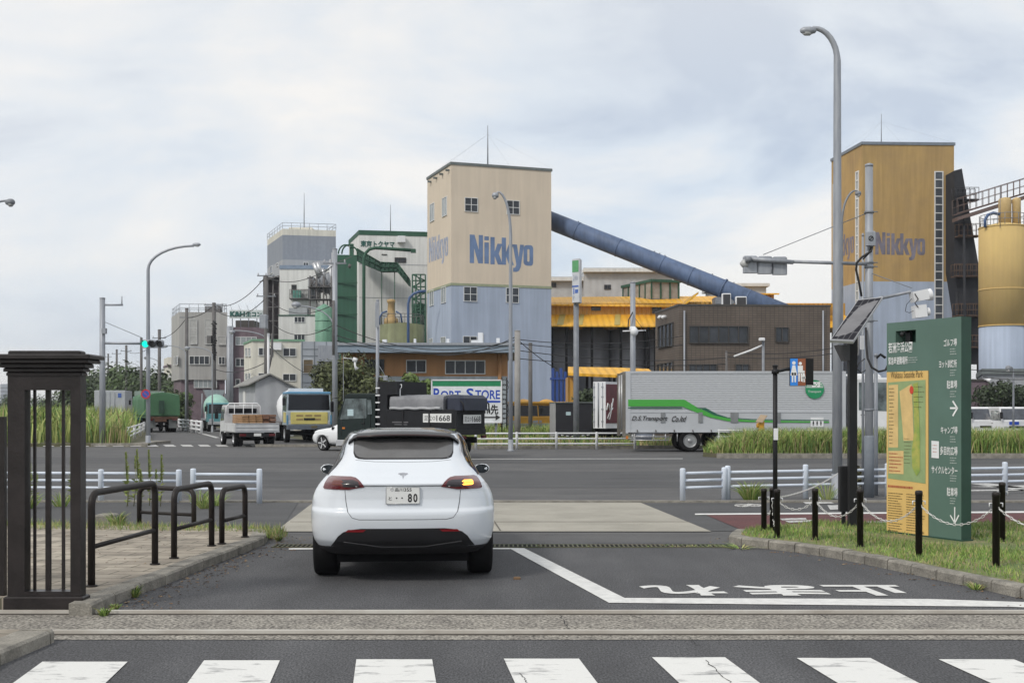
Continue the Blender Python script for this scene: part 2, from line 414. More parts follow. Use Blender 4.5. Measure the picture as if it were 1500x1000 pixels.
# concrete apron in front of the junction, with its joints
ap = [G(459, 736.5), G(938, 736.5), G(1042, 779), G(403, 779)]
b = MB().poly([Vector((p.x, p.y, 0.012)) for p in ap]); struct(b, 'apron', CONC_A)
b = MB(); JT = mat('joint_dirt', (0.11, 0.10, 0.085), 0.95)
j0 = G(425, 765); j1 = G(1008, 765)
b.box(j0.x, j1.x, j0.y - 0.012, j0.y + 0.012, 0.012, 0.016)
for a_, b_ in (((705, 737), (733, 778)), ((520, 737), (490, 778))):
    p, q = G(*a_), G(*b_); dx = 0.012
    b.poly([(p.x - dx, p.y, 0.0165), (p.x + dx, p.y, 0.0165), (q.x + dx, q.y, 0.0165), (q.x - dx, q.y, 0.0165)])
struct(b, 'apron_joints', JT)
struct(MB().box(-60, 60, 22.25, 22.45, -0.02, 0.035), 'road_kerb', KERB)
# drain grating across the driveway
b = MB(); gy = 15.15
x0, x1 = G(400, 800).x, G(1075, 800).x
b.box(x0, x1, gy - 0.16, gy - 0.14, 0.0, 0.012); b.box(x0, x1, gy + 0.14, gy + 0.16, 0, 0.012)
x = x0
while x < x1: b.box(x, x + 0.022, gy - 0.14, gy + 0.14, 0.0, 0.01); x += 0.06
b.cur = 1; b.poly([(x0, gy - 0.14, 0.004), (x1, gy - 0.14, 0.004), (x1, gy + 0.14, 0.004), (x0, gy + 0.14, 0.004)])
o = b.build('drain_grating', [mat('rusty_grating', (0.12, 0.10, 0.075), 0.8, col2=(0.07, 0.09, 0.04), scale=2), BLACKM])
tag(o, 'narrow steel drain grating running across the dark driveway behind the white car', 'drain')

# painted markings
def marks(polys, name, m=PAINT, z=0.006, label=None):
    b = MB()
    for pl in polys: b.poly([Vector((p[0], p[1], z)) for p in pl])
    return struct(b, name, m)
def gp(*pts): return [G(*p) for p in pts]
VPX = 570
def toward(px, py, y2):   # image line through the vanishing point of the forecourt road
    return VPX + (px - VPX) * (y2 - 600) / (py - 600)
st = []
for xa, xb, yt in ((62, 187, 969.5), (299, 410, 967.5), (522, 633, 966), (738, 848, 965), (955, 1062, 963), (1167, 1275, 964), (1375, 1485, 966), (1590, 1700, 968), (-170, -55, 971)):
    st.append(gp((xa, yt), (xb, yt), (toward(xb, yt, 1120), 1120), (toward(xa, yt, 1120), 1120)))
PAINT_C = mat('crossing_paint', (0.72, 0.72, 0.70), 0.7, col2=(0.33, 0.33, 0.33), scale=3.2, bump=0.3, bscale=50, detail=12, mscale=(1.0, 2.5, 1))
PAINT_C.node_tree.nodes['Color Ramp'].color_ramp.elements[0].position = 0.35
PAINT_C.node_tree.nodes['Color Ramp'].color_ramp.elements[1].position = 0.46
marks(st, 'crosswalk_stripes', PAINT_C)
marks([gp((745, 802.5), (768, 803), (915, 876), (1360, 877.5), (1500, 882), (1620, 886), (1620, 894), (1480, 889), (892, 883)), gp((700, 802.5), (745, 802.5), (748, 804.5), (700, 804.5)), gp((423, 803), (470, 802.6), (470, 804.6), (423, 805))], 'lane_lines')
# the word painted for drivers coming the other way
b = MB(); 
for ch, xl, xr in (('れ', 933, 1052), ('ま', 1068, 1190), ('止', 1200, 1315)):
    pa = G(xr - 4, 857); pb = G(xl, 857); pc = G(toward(xr, 866, 872.5) , 872.5)
    du = Vector((pb.x - pa.x, 0, 0)); dv = Vector((0.11 * 1.0, pc.y - pa.y, 0)); dv = Vector((-0.11 * dv.y, dv.y, 0))
    add_text(b, ch, Vector((pa.x, pa.y, 0.006)), du, dv, bold=0.035)
struct(b, 'road_lettering', PAINT)
# far crosswalk and junction lines
fs = []
for i in range(22):
    xa = 60 + i * 25.5
    fs.append(gp((xa, 651.3), (xa + 15, 651.3), (xa + 20, 654.2), (xa + 4, 654.2)))
marks(fs, 'far_crosswalk', PAINT_W, 0.012)
marks([gp((286, 633), (292, 633), (322, 641), (316, 641.5)), gp((1395, 705), (1420, 704), (1560, 722), (1535, 724)), gp((1420, 713), (1500, 711), (1560, 712.5), (1500, 715)),
       gp((1395, 718), (1560, 716), (1560, 718), (1395, 720)), gp((640, 672), (1000, 671.4), (1000, 672.2), (640, 672.8))], 'road_lines', PAINT_W, 0.010)
# red cycle path with its edge line and symbols
rp = [G(1030, 753), G(1250, 752), G(1620, 751.5), G(1620, 783), G(1200, 780), G(1092, 779)]
struct(MB().poly([Vector((p.x, p.y, 0.012)) for p in rp]), 'cycle_path', RED_PATH)
marks([gp((1018, 753), (1620, 748.6), (1620, 751.2), (1018, 755))], 'path_line', PAINT, 0.016)
bs = [gp((1142, 760.5), (1180, 759.5), (1182, 762), (1146, 763)), gp((1150, 764), (1190, 762.5), (1186, 765.5), (1156, 766.5)), gp((1270, 765), (1330, 764), (1330, 766.5), (1275, 767.5)), gp((1175, 735), (1212, 734), (1222, 738), (1180, 739)), gp((1212, 741), (1252, 740), (1258, 746), (1216, 747.5))]
marks(bs, 'path_symbols', PAINT_W, 0.017)
b = MB()
for cx in (1088, 1106):
    c = G(cx, 741.5); b.tube([c + Vector((0.14 * math.cos(t * 0.524), 0.19 * math.sin(t * 0.524), 0.016)) for t in range(13)], 0.016, 4)
b.tube([G(1088, 741.5, 0.02), G(1096, 738, 0.02), G(1104, 738.5, 0.02), G(1106, 741.5, 0.02)], 0.014, 4)
struct(b, 'cycle_symbol', PAINT_W)

# ------------------------------------------------------------------ kerbs, tiled pavement and lawn
def kerb_line(bot, h, w, side, blk=0.6, gap=0.008):
    """run of kerb blocks along bottom-edge points (x,y) on the road; side = +1 widens to the left of travel"""
    pts = [Vector((p.x, p.y, 0)) for p in bot]; b = MB()
    # resample
    out = [pts[0]]; acc = 0
    for i in range(len(pts) - 1):
        a, c = pts[i], pts[i + 1]; l = (c - a).length; t = blk - acc
        while t <= l:
            out.append(a + (c - a) * (t / l)); t += blk
        acc = (acc + l) % blk
    out.append(pts[-1])
    nr = []
    for i in range(len(out)):
        t = (out[min(i + 1, len(out) - 1)] - out[max(i - 1, 0)]).normalized()
        nr.append(Vector((-t.y, t.x, 0)) * side)
    for i in range(len(out) - 1):
        a, c = out[i], out[i + 1]
        if (c - a).length < 0.05: continue
        t = (c - a).normalized() * gap
        a2, c2 = a + t, c - t
        z = h + random.uniform(-0.004, 0.004); e = 0.02
        prof = [(0, -0.02), (0, z - e), (e, z), (w, z), (w, -0.02)]
        va = [a2 + nr[i] * q[0] + Vector((0, 0, q[1])) for q in prof]; vc = [c2 + nr[i + 1] * q[0] + Vector((0, 0, q[1])) for q in prof]
        n = len(prof)
        b.add(va + vc, [tuple(range(n)), tuple(range(2 * n - 1, n - 1, -1))] + [(k, n + k, n + (k + 1) % n, (k + 1) % n) for k in range(n)])
    return b, out, nr
def smooth(pts, n=6):
    o = []
    for i in range(len(pts) - 1):
        p0 = pts[max(i - 1, 0)]; p1 = pts[i]; p2 = pts[i + 1]; p3 = pts[min(i + 2, len(pts) - 1)]
        for k in range(n):
            t = k / n
            o.append(0.5 * ((2 * p1) + (p2 - p0) * t + (2 * p0 - 5 * p1 + 4 * p2 - p3) * t * t + (3 * p1 - p0 - 3 * p2 + p3) * t ** 3))
    o.append(pts[-1]); return o
KH = 0.11
kl = smooth([G(134, 902), G(180, 880), G(240, 857), G(300, 832), G(350, 812.5), G(386, 797.5), G(394, 790), G(385, 784)])
b, kout, knr = kerb_line(kl, KH, 0.2, 1, 0.6)
struct(b, 'kerb_left', KERB)
inner = [p + n * 0.2 for p, n in zip(kout, knr)]
PAV = bpy.data.materials.new('stone_paving'); PAV.use_nodes = True
t = PAV.node_tree; bs_ = t.nodes['Principled BSDF']; bs_.inputs['Roughness'].default_value = 0.9
g = t.nodes.new('ShaderNodeNewGeometry'); mpn = t.nodes.new('ShaderNodeMapping'); mpn.inputs['Rotation'].default_value = (0, 0, 0.12)
br = t.nodes.new('ShaderNodeTexBrick'); br.inputs['Scale'].default_value = 1.0; br.inputs['Brick Width'].default_value = 0.5; br.inputs['Row Height'].default_value = 0.25; br.inputs['Mortar Size'].default_value = 0.010
br.inputs['Color1'].default_value = (0.40, 0.355, 0.29, 1); br.inputs['Color2'].default_value = (0.31, 0.27, 0.22, 1); br.inputs['Mortar'].default_value = (0.13, 0.12, 0.09, 1)
nz = t.nodes.new('ShaderNodeTexNoise'); nz.inputs['Scale'].default_value = 2.5; nz.inputs['Detail'].default_value = 7
mr = t.nodes.new('ShaderNodeMapRange'); mr.inputs[1].default_value = 0.35; mr.inputs[2].default_value = 0.65; mr.inputs[3].default_value = 0.6; mr.inputs[4].default_value = 1.15
vm = t.nodes.new('ShaderNodeVectorMath'); vm.operation = 'SCALE'
t.links.new(g.outputs['Position'], mpn.inputs[0]); t.links.new(mpn.outputs[0], br.inputs[0]); t.links.new(g.outputs['Position'], nz.inputs[0]); t.links.new(nz.outputs[0], mr.inputs[0])
t.links.new(br.outputs[0], vm.inputs[0]); t.links.new(mr.outputs[0], vm.inputs[3]); t.links.new(vm.outputs[0], bs_.inputs['Base Color'])
bp = t.nodes.new('ShaderNodeBump'); bp.inputs['Strength'].default_value = 0.7; bp.inputs['Distance'].default_value = 0.02; t.links.new(br.outputs['Fac'], bp.inputs['Height']); bp.invert = True; t.links.new(bp.outputs[0], bs_.inputs['Normal'])
paving = [Vector((-14, 10.32, 0)), Vector((inner[0].x, 10.32, 0))] + inner[1:] + [Vector((-6.2, 16.9, 0)), Vector((-14, 16.9, 0))]
b = MB().prism([(p.x, p.y) for p in paving], -0.02, KH - 0.004); struct(b, 'paving', PAV)
# the short kerb piece inside the gate, bottom left
kb, _, _ = kerb_line([G(-60, 1012), G(10, 968), G(80, 940)], 0.1, 0.25, 1, 0.75)
struct(kb, 'kerb_gate', KERB)
struct(MB().poly([(-14, 5.0, 0.09), (G(-60, 1012).x - 0.15, 5.0, 0.09), (G(-60, 1012).x - 0.15, 7.5, 0.09), (G(10, 968).x - 0.2, 8.3, 0.09), (G(80, 940).x - .25, 8.94, 0.09), (-14, 8.94, 0.09)]), 'gate_paving', PAV)
# lawn at the right
kr = smooth([G(1078, 785), G(1070, 791), G(1075, 798), G(1150, 806.5), G(1220, 817), G(1290, 831), G(1360, 846), G(1430, 861), G(1500, 877), G(1600, 899)])
b, rout, rnr = kerb_line(kr, KH, 0.16, 1, 0.42)
struct(b, 'kerb_right', KERB)
inr = [p + n * 0.16 for p, n in zip(rout, rnr)]
lawn = inr + [Vector((16, 10.6, 0)), Vector((16, 17.2, 0)), Vector((G(1180, 769).x, 17.3, 0)), Vector((G(1110, 780).x, 16.6, 0))]
LAWN_PTS = [(p.x, p.y) for p in lawn]
struct(MB().prism(LAWN_PTS, -0.02, KH), 'lawn_bed', LAWN)
# far verges
struct(MB().prism([(G(690, 657).x, 53.0), (8.6, 53.0), (8.6, 90), (-4, 90)], -0.02, 0.13), 'verge', EARTH)
struct(MB().box(-2.1, 8.8, 52.85, 53.0, -0.02, 0.16), 'verge_kerb', KERB)
MED = [(G(1040, 671).x, 44.2), (G(1060, 672).x, 43.2), (90, 42.8), (90, 46.4), (G(1052, 668).x, 46.0)]
struct(MB().prism(MED, -0.02, 0.16), 'median_bed', EARTH)
struct(MB().box(G(1055, 672).x, 90, 42.55, 42.78, -0.02, 0.18), 'median_kerb', KERB)
struct(MB().prism([(-120, 57.0), (G(150, 652).x, 57.0), (G(228, 652).x, 57.2), (G(233, 650).x, 59.5), (G(190, 618).x, 175), (-420, 300)], -0.02, 0.12), 'field', EARTH)
struct(MB().prism([(G(150, 652).x, 56.6), (G(228, 652).x, 56.8), (G(236, 650).x, 59.5), (G(238, 650).x, 62), (G(232, 648).x, 62), (G(226, 650).x, 57.3), (G(150, 652).x, 57.0)], -0.02, 0.14), 'corner_kerb', KERB)
struct(MB().prism([(-7.0, 57.0), (60, 57.0), (60, 130), (-30, 130)], -0.02, 0.02), 'yard', ASPH_OLD)
struct(MB().box(-12.3, -2.2, 55.6, 55.8, -0.02, 0.13), 'far_kerb', KERB)

# ------------------------------------------------------------------ vegetation
GR = [mat('grass_green', (0.22, 0.33, 0.075), 0.7, var=0.25, scale=0.8), mat('grass_yellow', (0.36, 0.40, 0.13), 0.7, var=0.25, scale=0.8), mat('grass_dark', (0.10, 0.18, 0.045), 0.7, var=0.25, scale=0.8), mat('grass_dry', (0.42, 0.34, 0.18), 0.8, var=0.25, scale=0.8)]
def inpoly(x, y, pl):
    c = False; n = len(pl); j = n - 1
    for i in range(n):
        if (pl[i][1] > y) != (pl[j][1] > y) and x < (pl[j][0] - pl[i][0]) * (y - pl[i][1]) / (pl[j][1] - pl[i][1]) + pl[i][0]: c = not c
        j = i
    return c
def blades(pl, n, h, w, z=0.0, mix=(5, 3, 2, 1), hvar=0.5, lean=0.5, seg=2, dens=None, hf=None):
    b = MB(); xs = [p[0] for p in pl]; ys = [p[1] for p in pl]; k = 0; tries = 0
    while k < n and tries < n * 12:
        tries += 1
        x = random.uniform(min(xs), max(xs)); y = random.uniform(min(ys), max(ys))
        if not inpoly(x, y, pl): continue
        if dens and random.random() > dens(x, y): continue
        hh = h * (1 + random.uniform(-hvar, hvar)) * (hf(x, y) if hf else 1)
        q = random.uniform(0, 6.283); ww = w * random.uniform(0.6, 1.3)
        dx, dy = math.cos(q) * ww / 2, math.sin(q) * ww / 2
        ln = random.uniform(0, lean) * hh; q2 = random.uniform(0, 6.283); lx, ly = math.cos(q2) * ln, math.sin(q2) * ln
        b.cur = random.choices(range(4), mix)[0]
        if seg == 1: b.add([(x - dx, y - dy, z), (x + dx, y + dy, z), (x + lx, y + ly, z + hh)], [(0, 1, 2)])
        else:
            b.add([(x - dx, y - dy, z), (x + dx, y + dy, z), (x + dx * .8 + lx * .3, y + dy * .8 + ly * .3, z + hh * .6), (x - dx * .8 + lx * .3, y - dy * .8 + ly * .3, z + hh * .6), (x + lx, y + ly, z + hh)], [(0, 1, 2, 3), (3, 2, 4)])
        k += 1
    return b
def stuff(b, name, ms, label=None, cat=None):
    o = b.build(name, ms, recalc=False); o['kind'] = 'stuff'
    if label: o['label'] = label; o['category'] = cat
    return o
def patchy(s, o=0.0):
    return lambda x, y: max(0.0, min(1.0, 0.55 + 0.9 * (math.sin(x * s + 1.3 + o) * math.cos(y * s * 1.7 + x * 0.8) * 0.5 + 0.3 * math.sin(x * 3.1 * s + y * 2.3 * s))))
stuff(blades(LAWN_PTS[:-3] + [(9.5, 17.2), (G(1180, 769).x, 17.3), (G(1110, 780).x, 16.6)] if False else LAWN_PTS, 60000, 0.05, 0.012, KH, (10, 2, 4, 2), seg=1, lean=0.8, dens=patchy(1.2)), 'lawn_grass', GR, 'short patchy green and straw coloured lawn around the bollards', 'grass')
med = [(p[0], p[1]) for p in MED]; med = [med[0], med[1], (22.5, 42.9), (22.5, 46.3), med[4]]
stuff(blades(med, 28000, 0.66, 0.035, 0.14, (8, 4, 3, 3), lean=1.0, hvar=0.6, hf=lambda x, y: min(1.0, 0.35 + max(0, x - 7.6) * 0.5)), 'median_grass', GR, 'tall green grass growing on the raised median in front of the silver truck', 'grass')
fld = [(G(-10, 652).x - 2, 57.2), (G(150, 652).x, 57.2), (G(185, 650).x, 57.6), (G(205, 640).x, 75), (G(190, 620).x, 150), (-110, 150), (-32, 62)]
stuff(blades(fld, 30000, 1.35, 0.10, 0.1, (5, 6, 2, 1), lean=0.7, hvar=0.6), 'field_grass', GR, 'tall yellow green grass of the field left of the side road', 'grass')
vg = [(-2.0, 53.05), (8.4, 53.05), (8.4, 55.0), (-3.2, 60), (-2.4, 56)]
stuff(blades(vg, 3500, 0.3, 0.04, 0.13, (4, 2, 3, 5), lean=0.8, hvar=0.6, dens=patchy(0.9)), 'verge_grass', GR, 'low scrubby weeds under the white guardrail across the junction', 'grass')
stuff(blades([(-8.0, 60.5), (2.7, 60.5), (2.7, 66), (-9, 66)], 6000, 0.75, 0.05, 0.02, (5, 4, 2, 1), lean=0.6), 'yard_grass', GR, 'green grass behind the white roadside billboard', 'grass')
crn = [(G(178, 650).x, 57.2), (G(222, 650).x, 57.4), (G(240, 640).x, 64), (G(190, 636).x, 70), (G(170, 640).x, 64)]
stuff(blades(crn, 2600, 0.8, 0.05, 0.12, (4, 3, 3, 3), lean=0.6, dens=patchy(0.5, 1)), 'corner_grass', GR, 'weeds on the corner around the no parking sign', 'grass')
# grass strip and weeds behind the tiled pavement, left
lf = [(-9, 16.8), (-4.2, 16.3), (-3.3, 16.0), (-3.55, 15.4), (-4.4, 16.0), (-9, 16.3)]
stuff(blades([(-9.5, 16.6), (-3.5, 15.9), (-3.25, 15.5), (-3.0, 15.7), (-3.3, 16.6), (-9.5, 17.6)], 6000, 0.10, 0.012, 0.06, (5, 3, 2, 4), seg=1, lean=0.9), 'strip_grass', GR, 'thin strip of grass along the far edge of the stone paving', 'grass')
wd = MB()
def tuft(b, c, n, h, r, w=0.012, mix=(5, 4, 2, 1)):
    for _ in range(n):
        q = random.uniform(0, 6.283); rr = r * math.sqrt(random.random()); x = c.x + rr * math.cos(q) * .4; y = c.y + rr * math.sin(q) * .4
        hh = h * random.uniform(.5, 1); lx, ly = rr * math.cos(q), rr * math.sin(q); ww = w / 2
        b.cur = random.choices(range(4), mix)[0]; a = random.uniform(0, 3.14); dx, dy = math.cos(a) * ww, math.sin(a) * ww
        b.add([(x - dx, y - dy, c.z), (x + dx, y + dy, c.z), (x + dx + lx * .5, y + dy + ly * .5, c.z + hh * .7), (x - dx + lx * .5, y - dy + ly * .5, c.z + hh * .7), (x + lx * 1.2, y + ly * 1.2, c.z + hh)], [(0, 1, 2, 3), (3, 2, 4)])
for (px, py, h) in ((292, 740, .35), (315, 741, .3), (300, 745, .25), (152, 902, .08), (168, 893, .06), (196, 874, .12), (395, 789, .1), (408, 792, .08), (1095, 812, .0), (175, 772, .2), (170, 768, .22), (40, 745, .35), (90, 742, .3)):
    if h: tuft(wd, G(px, py), 70, h, h * .8)
tuft(wd, G(1130, 799, .0), 60, .1, .14); tuft(wd, G(1085, 803), 60, .05, .3); tuft(wd, G(1430, 863), 50, .08, .1)
for i in range(30):
    px = random.choice((random.uniform(740, 1080), random.uniform(980, 1080))); tuft(wd, G(px, random.uniform(799, 801)), 5, 0.02, 0.05, mix=(3, 3, 3, 5))
stuff(wd, 'kerb_weeds', GR, 'small weeds sprouting from the kerb joints and drain edge', 'weeds')
dr = MB()   # fallen leaves and grit along the kerbs
for i in range(650):
    k = random.randrange(1, len(kout) - 1) if random.random() < .75 else None
    if k: c = kout[k] + knr[k] * random.uniform(-0.35, -0.01) + Vector((random.uniform(-.25, .25), random.uniform(-.25, .25), 0.006))
    else:
        k = random.randrange(1, len(rout) - 1); c = rout[k] + rnr[k] * random.uniform(-0.2, -0.01) + Vector((random.uniform(-.25, .25), 0, 0.006))
    a = random.uniform(0, 3.1); s_ = random.uniform(.008, .025); dx, dy = math.cos(a) * s_, math.sin(a) * s_
    if i > 560: c = Vector((random.uniform(-6.0, -3.9), random.uniform(12.0, 16.5), KH + .004))
    dr.cur = random.choice((0, 0, 1)); dr.add([c + Vector((-dx, -dy, 0)), c + Vector((dy * .5, -dx * .5, .008)), c + Vector((dx, dy, 0)), c + Vector((-dy * .5, dx * .5, .002))], [(0, 1, 2, 3)])
stuff(dr, 'leaf_litter', [mat('dry_leaf', (0.16, 0.095, 0.05), .8), mat('dry_leaf_pale', (0.26, 0.19, 0.11), .8)], 'dry leaves and grit lying along the kerbs', 'litter')
tag(MB().bbox(G(757, 848).x - .035, G(757, 848).x + .04, 12.18, 12.24, 0, .025, .008).build('leaf_scrap', mat('dry_leaf', (0, 0, 0))), 'single dry leaf scrap on the driveway right of the white car', 'leaf')

LEAF = {}
def leafmats(k, c):
    if k not in LEAF:
        LEAF[k] = [mat(f'leaf_{k}_{i}', tuple(x * f for x in c), 0.65, var=0.3, scale=0.9) for i, f in enumerate((0.6, 1.0, 1.5))]
    return LEAF[k]
BARK = mat('bark', (0.09, 0.07, 0.05), 0.9, var=0.3)
def tree(name, base, h, w, dep, n, leaf, kind, col, label, cat='tree', group=None, trunk=True, clumps=14, zlow=0.2):
    root = thing(name, base, label, cat, group)
    bx, by, bz = base
    cl = []
    for i in range(clumps):
        q = random.uniform(0, 6.283); r = math.sqrt(random.random())
        zz = random.uniform(zlow, 0.86); k = math.sqrt(max(0.08, 1 - ((zz - 0.45) / 0.55) ** 2))
        cl.append((Vector((bx + r * math.cos(q) * w / 2 * k * .8, by + r * math.sin(q) * dep / 2 * k * .8, bz + zz * h)), random.uniform(.16, .3) * min(w, h) , random.choice((0, 1, 1, 2))))
    b = MB()
    for i in range(n):
        c, r, m = random.choice(cl)
        v = Vector((random.gauss(0, 1), random.gauss(0, 1), random.gauss(0, 1))).normalized() * r * random.uniform(.5, 1.1)
        v.z *= 0.75
        p = c + v
        if p.z < bz + 0.03: p.z = bz + 0.05 + random.random() * .2
        s = leaf * random.uniform(.6, 1.4)
        nrm = (v.normalized() + Vector((random.uniform(-.8, .8), random.uniform(-.8, .8), random.uniform(-.3, .9)))).normalized()
        t1 = nrm.orthogonal().normalized(); t1 = Matrix.Rotation(random.uniform(0, 6.28), 3, nrm) @ t1; t2 = nrm.cross(t1)
        b.cur = max(0, min(2, m + random.choice((-1, 0, 0, 1))))
        b.add([p - t1 * s, p - t2 * s * .5, p + t1 * s, p + t2 * s * .5], [(0, 1, 2, 3)])
    b.build('crown', leafmats(kind, col), root, recalc=False)
    if trunk:
        tb = MB()
        tb.tube([(bx, by, bz), (bx + .05 * w, by, bz + h * .3), (bx, by, bz + h * .6)], [.035 * h + .03, .03 * h, .012 * h], 7)
        for c, r, m in cl[:6]: tb.tube([(bx + .03 * w, by, bz + h * .25), (Vector((bx, by, bz + h * .3)) + c) / 2 + Vector((0, 0, .05 * h)), c], [.018 * h, .012 * h, .005 * h], 5)
        tb.build('trunk', BARK, root)
    return root

# ------------------------------------------------------------------ buildings
BEIGE = mat('beige_render', (0.64, 0.55, 0.44), 0.85, var=0.04, scale=0.25, bump=0.15, bscale=6, streak=0.06)
PBLUE = mat('pale_blue_render', (0.37, 0.43, 0.54), 0.85, var=0.05, scale=0.25, bump=0.15, bscale=6, streak=0.11)
LETB = mat('faded_blue_lettering', (0.14, 0.21, 0.36), 0.8, var=0.2, scale=0.6)
OCHRE = mat('weathered_ochre_render', (0.45, 0.30, 0.115), 0.9, col2=(0.37, 0.25, 0.11), scale=0.35, bump=0.15, bscale=6, streak=0.14)
LETG = mat('faded_grey_lettering', (0.17, 0.16, 0.20), 0.85, var=0.3, scale=0.9)
GREENT = mat('dark_green_trim', (0.02, 0.085, 0.05), 0.6, var=0.15)
COPING = mat('grey_coping', (0.14, 0.16, 0.16), 0.7, var=0.15)
CREAM = mat('cream_render', (0.65, 0.63, 0.56), 0.85, var=0.06, scale=0.3, streak=0.14)
OFFW = mat('off_white_cladding', (0.70, 0.705, 0.69), 0.8, var=0.05, scale=0.3, streak=0.12)
GREYB = mat('grey_cladding', (0.37, 0.385, 0.41), 0.8, var=0.05, scale=0.3, streak=0.1)
GREYR = mat('grey_render', (0.40, 0.395, 0.385), 0.85, var=0.05, scale=0.4, streak=0.14)
PURP = mat('mauve_brick', (0.165, 0.125, 0.145), 0.85, var=0.15, scale=1.5, streak=0.1)

def mast(parent, base, h, guy=None, r=0.05, name='mast'):
    b = MB(); base = Vector(base); b.tube([base, base + Vector((0, 0, h * .5)), base + Vector((0, 0, h))], [r, r * .8, r * .4], 6)
    if guy:
        for g_ in guy: b.tube([base + Vector((0, 0, h * .8)), Vector(g_)], 0.006, 3)
    return b.build(name, GALV_D, parent)

# --- the beige and blue tower
T = Bld('office_tower', (661, 110), (807.5, 113.2), (626, 117.4), 'tall beige tower with a pale blue lower part and a big blue painted word', 'tower')
zt = T.z(241); zb = T.z(416)
T.body(0, zb, PBLUE, 'lower_wall'); T.body(zb, zt, BEIGE, 'upper_wall')
T.body(zb - 0.12, zb + 0.12, mat('olive_trim', (0.30, 0.33, 0.22), .8), 'string_course', 0.07)
T.body(zt, zt + 0.25, COPING, 'coping', 0.12)
for r in ((680.5, 289, 700, 311), (742, 293, 761, 315)): window(T.root, T.front, *r, 2, 2, t=.09)
for r in ((679, 419.5, 699, 442), (741, 421, 760, 444)): window(T.root, T.front, *r, 2, 2, t=.09)
for r in ((678, 492, 699, 512), (700, 488, 708, 508)): window(T.root, T.front, *r, 2, 1, t=.09)
for r in ((630, 300, 636.5, 323), (648, 291, 655, 315), (629.5, 425.5, 635.5, 447), (646.5, 421, 653.5, 443), (629, 496, 634, 510), (646, 494, 653, 510)): window(T.root, T.left, *r, 2, 1, t=.09, gm=GLASS_P)
b = MB(); block_word(b, T.front, 688, 343.5, 781, 395.5, 0.01)
b.build('lettering', LETB, T.root, recalc=False)
b = MB(); block_word(b, T.left, 628.5, 349, 656.5, 394, 0.01)
b.build('lettering', mat('pale_worn_lettering', (0.33, 0.36, 0.45), .8, var=.2), T.root, recalc=False)
b = MB()
for i in range(4):
    u = T.wl * (0.15 + .25 * i); b.fbox(T.left, u, u + .25, zt - .5, zt - .35, 0, .35)
b.build('vent_hood', COPING, T.root)
c0 = (T.A + T.D) / 2
mt = P(714.5, 240, 112.5); mast(T.root, (mt.x, mt.y, zt), P(714, 184, 112.5).z - zt, [(p.x, p.y, zt + .3) for p in T.poly()], 0.07)

# --- blue conveyor tube to the right of it
CT = thing('conveyor_tube', (P(965, 600, 110).x, 110, 0), 'long sloping blue conveyor tube running down right from the beige tower', 'conveyor')
TB = mat('blue_conveyor_paint', (0.11, 0.165, 0.29), 0.6, col2=(0.08, 0.12, 0.21), scale=0.5, streak=0.2)
pa, pb = P(797, 319.5, 116.5), P(1180, 471, 108.5)
b = MB(); b.tube([pa, pa.lerp(pb, .33), pa.lerp(pb, .66), pb], 0.90, 28); b.build('tube', TB, CT)
for k in (0.135, 0.47, 0.70, 0.79, 0.30, 0.58):
    q = pa.lerp(pb, k); t_ = (pb - pa).normalized() * .07
    b = MB(); b.tube([q - t_, q + t_], 0.93 if k != .70 else 1.02, 28); b.build('flange', TB, CT)
q = pa.lerp(pb, .70)
b = MB(); b.box(q.x - .9, q.x + .9, q.y - .9, q.y + .9, q.z - 1.5, q.z - .85); b.tube([(q.x - .4, q.y, 0), (q.x - .4, q.y, q.z - 1.2)], .22, 10); b.tube([(q.x + .4, q.y, 0), (q.x + .4, q.y, q.z - 1.2)], .12, 8); b.build('support', GALV_D, CT)
b = MB(); 
for k in (.14, .44, .46, .48, .66, .74, .86): 
    q = pa.lerp(pb, k) + Vector((0, 0, .85)); b.tube([q, q + Vector((0, 0, .22))], .05, 5)
b.build('bracket', BLACKM, CT)

# --- corrugated material
def corr(name, c, axis=(1, 0, 0), sc=9.0, amt=0.35, rough=0.5, c2=None, dirt=0.12):
    m = mat(name, c, rough, var=dirt, scale=0.6) if not c2 else mat(name, c, rough, col2=c2, scale=0.5)
    t = m.node_tree; bs = t.nodes['Principled BSDF']
    g = t.nodes.new('ShaderNodeNewGeometry'); dt = t.nodes.new('ShaderNodeVectorMath'); dt.operation = 'DOT_PRODUCT'; dt.inputs[1].default_value = axis
    t.links.new(g.outputs['Position'], dt.inputs[0]); mu = t.nodes.new('ShaderNodeMath'); mu.operation = 'MULTIPLY'; mu.inputs[1].default_value = sc * 2
    sn = t.nodes.new('ShaderNodeMath'); sn.operation = 'SINE'; t.links.new(dt.outputs['Value'], mu.inputs[0]); t.links.new(mu.outputs[0], sn.inputs[0])
    bm_ = t.nodes.new('ShaderNodeBump'); bm_.inputs['Strength'].default_value = amt * 2; bm_.inputs['Distance'].default_value = 0.06
    t.links.new(sn.outputs[0], bm_.inputs['Height']); t.links.new(bm_.outputs[0], bs.inputs['Normal'])
    return m
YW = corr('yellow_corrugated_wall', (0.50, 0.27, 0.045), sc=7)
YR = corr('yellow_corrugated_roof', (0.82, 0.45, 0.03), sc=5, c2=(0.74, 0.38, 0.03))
SILO = corr('grey_silo_steel', (0.19, 0.195, 0.21), sc=2.5, amt=.25)

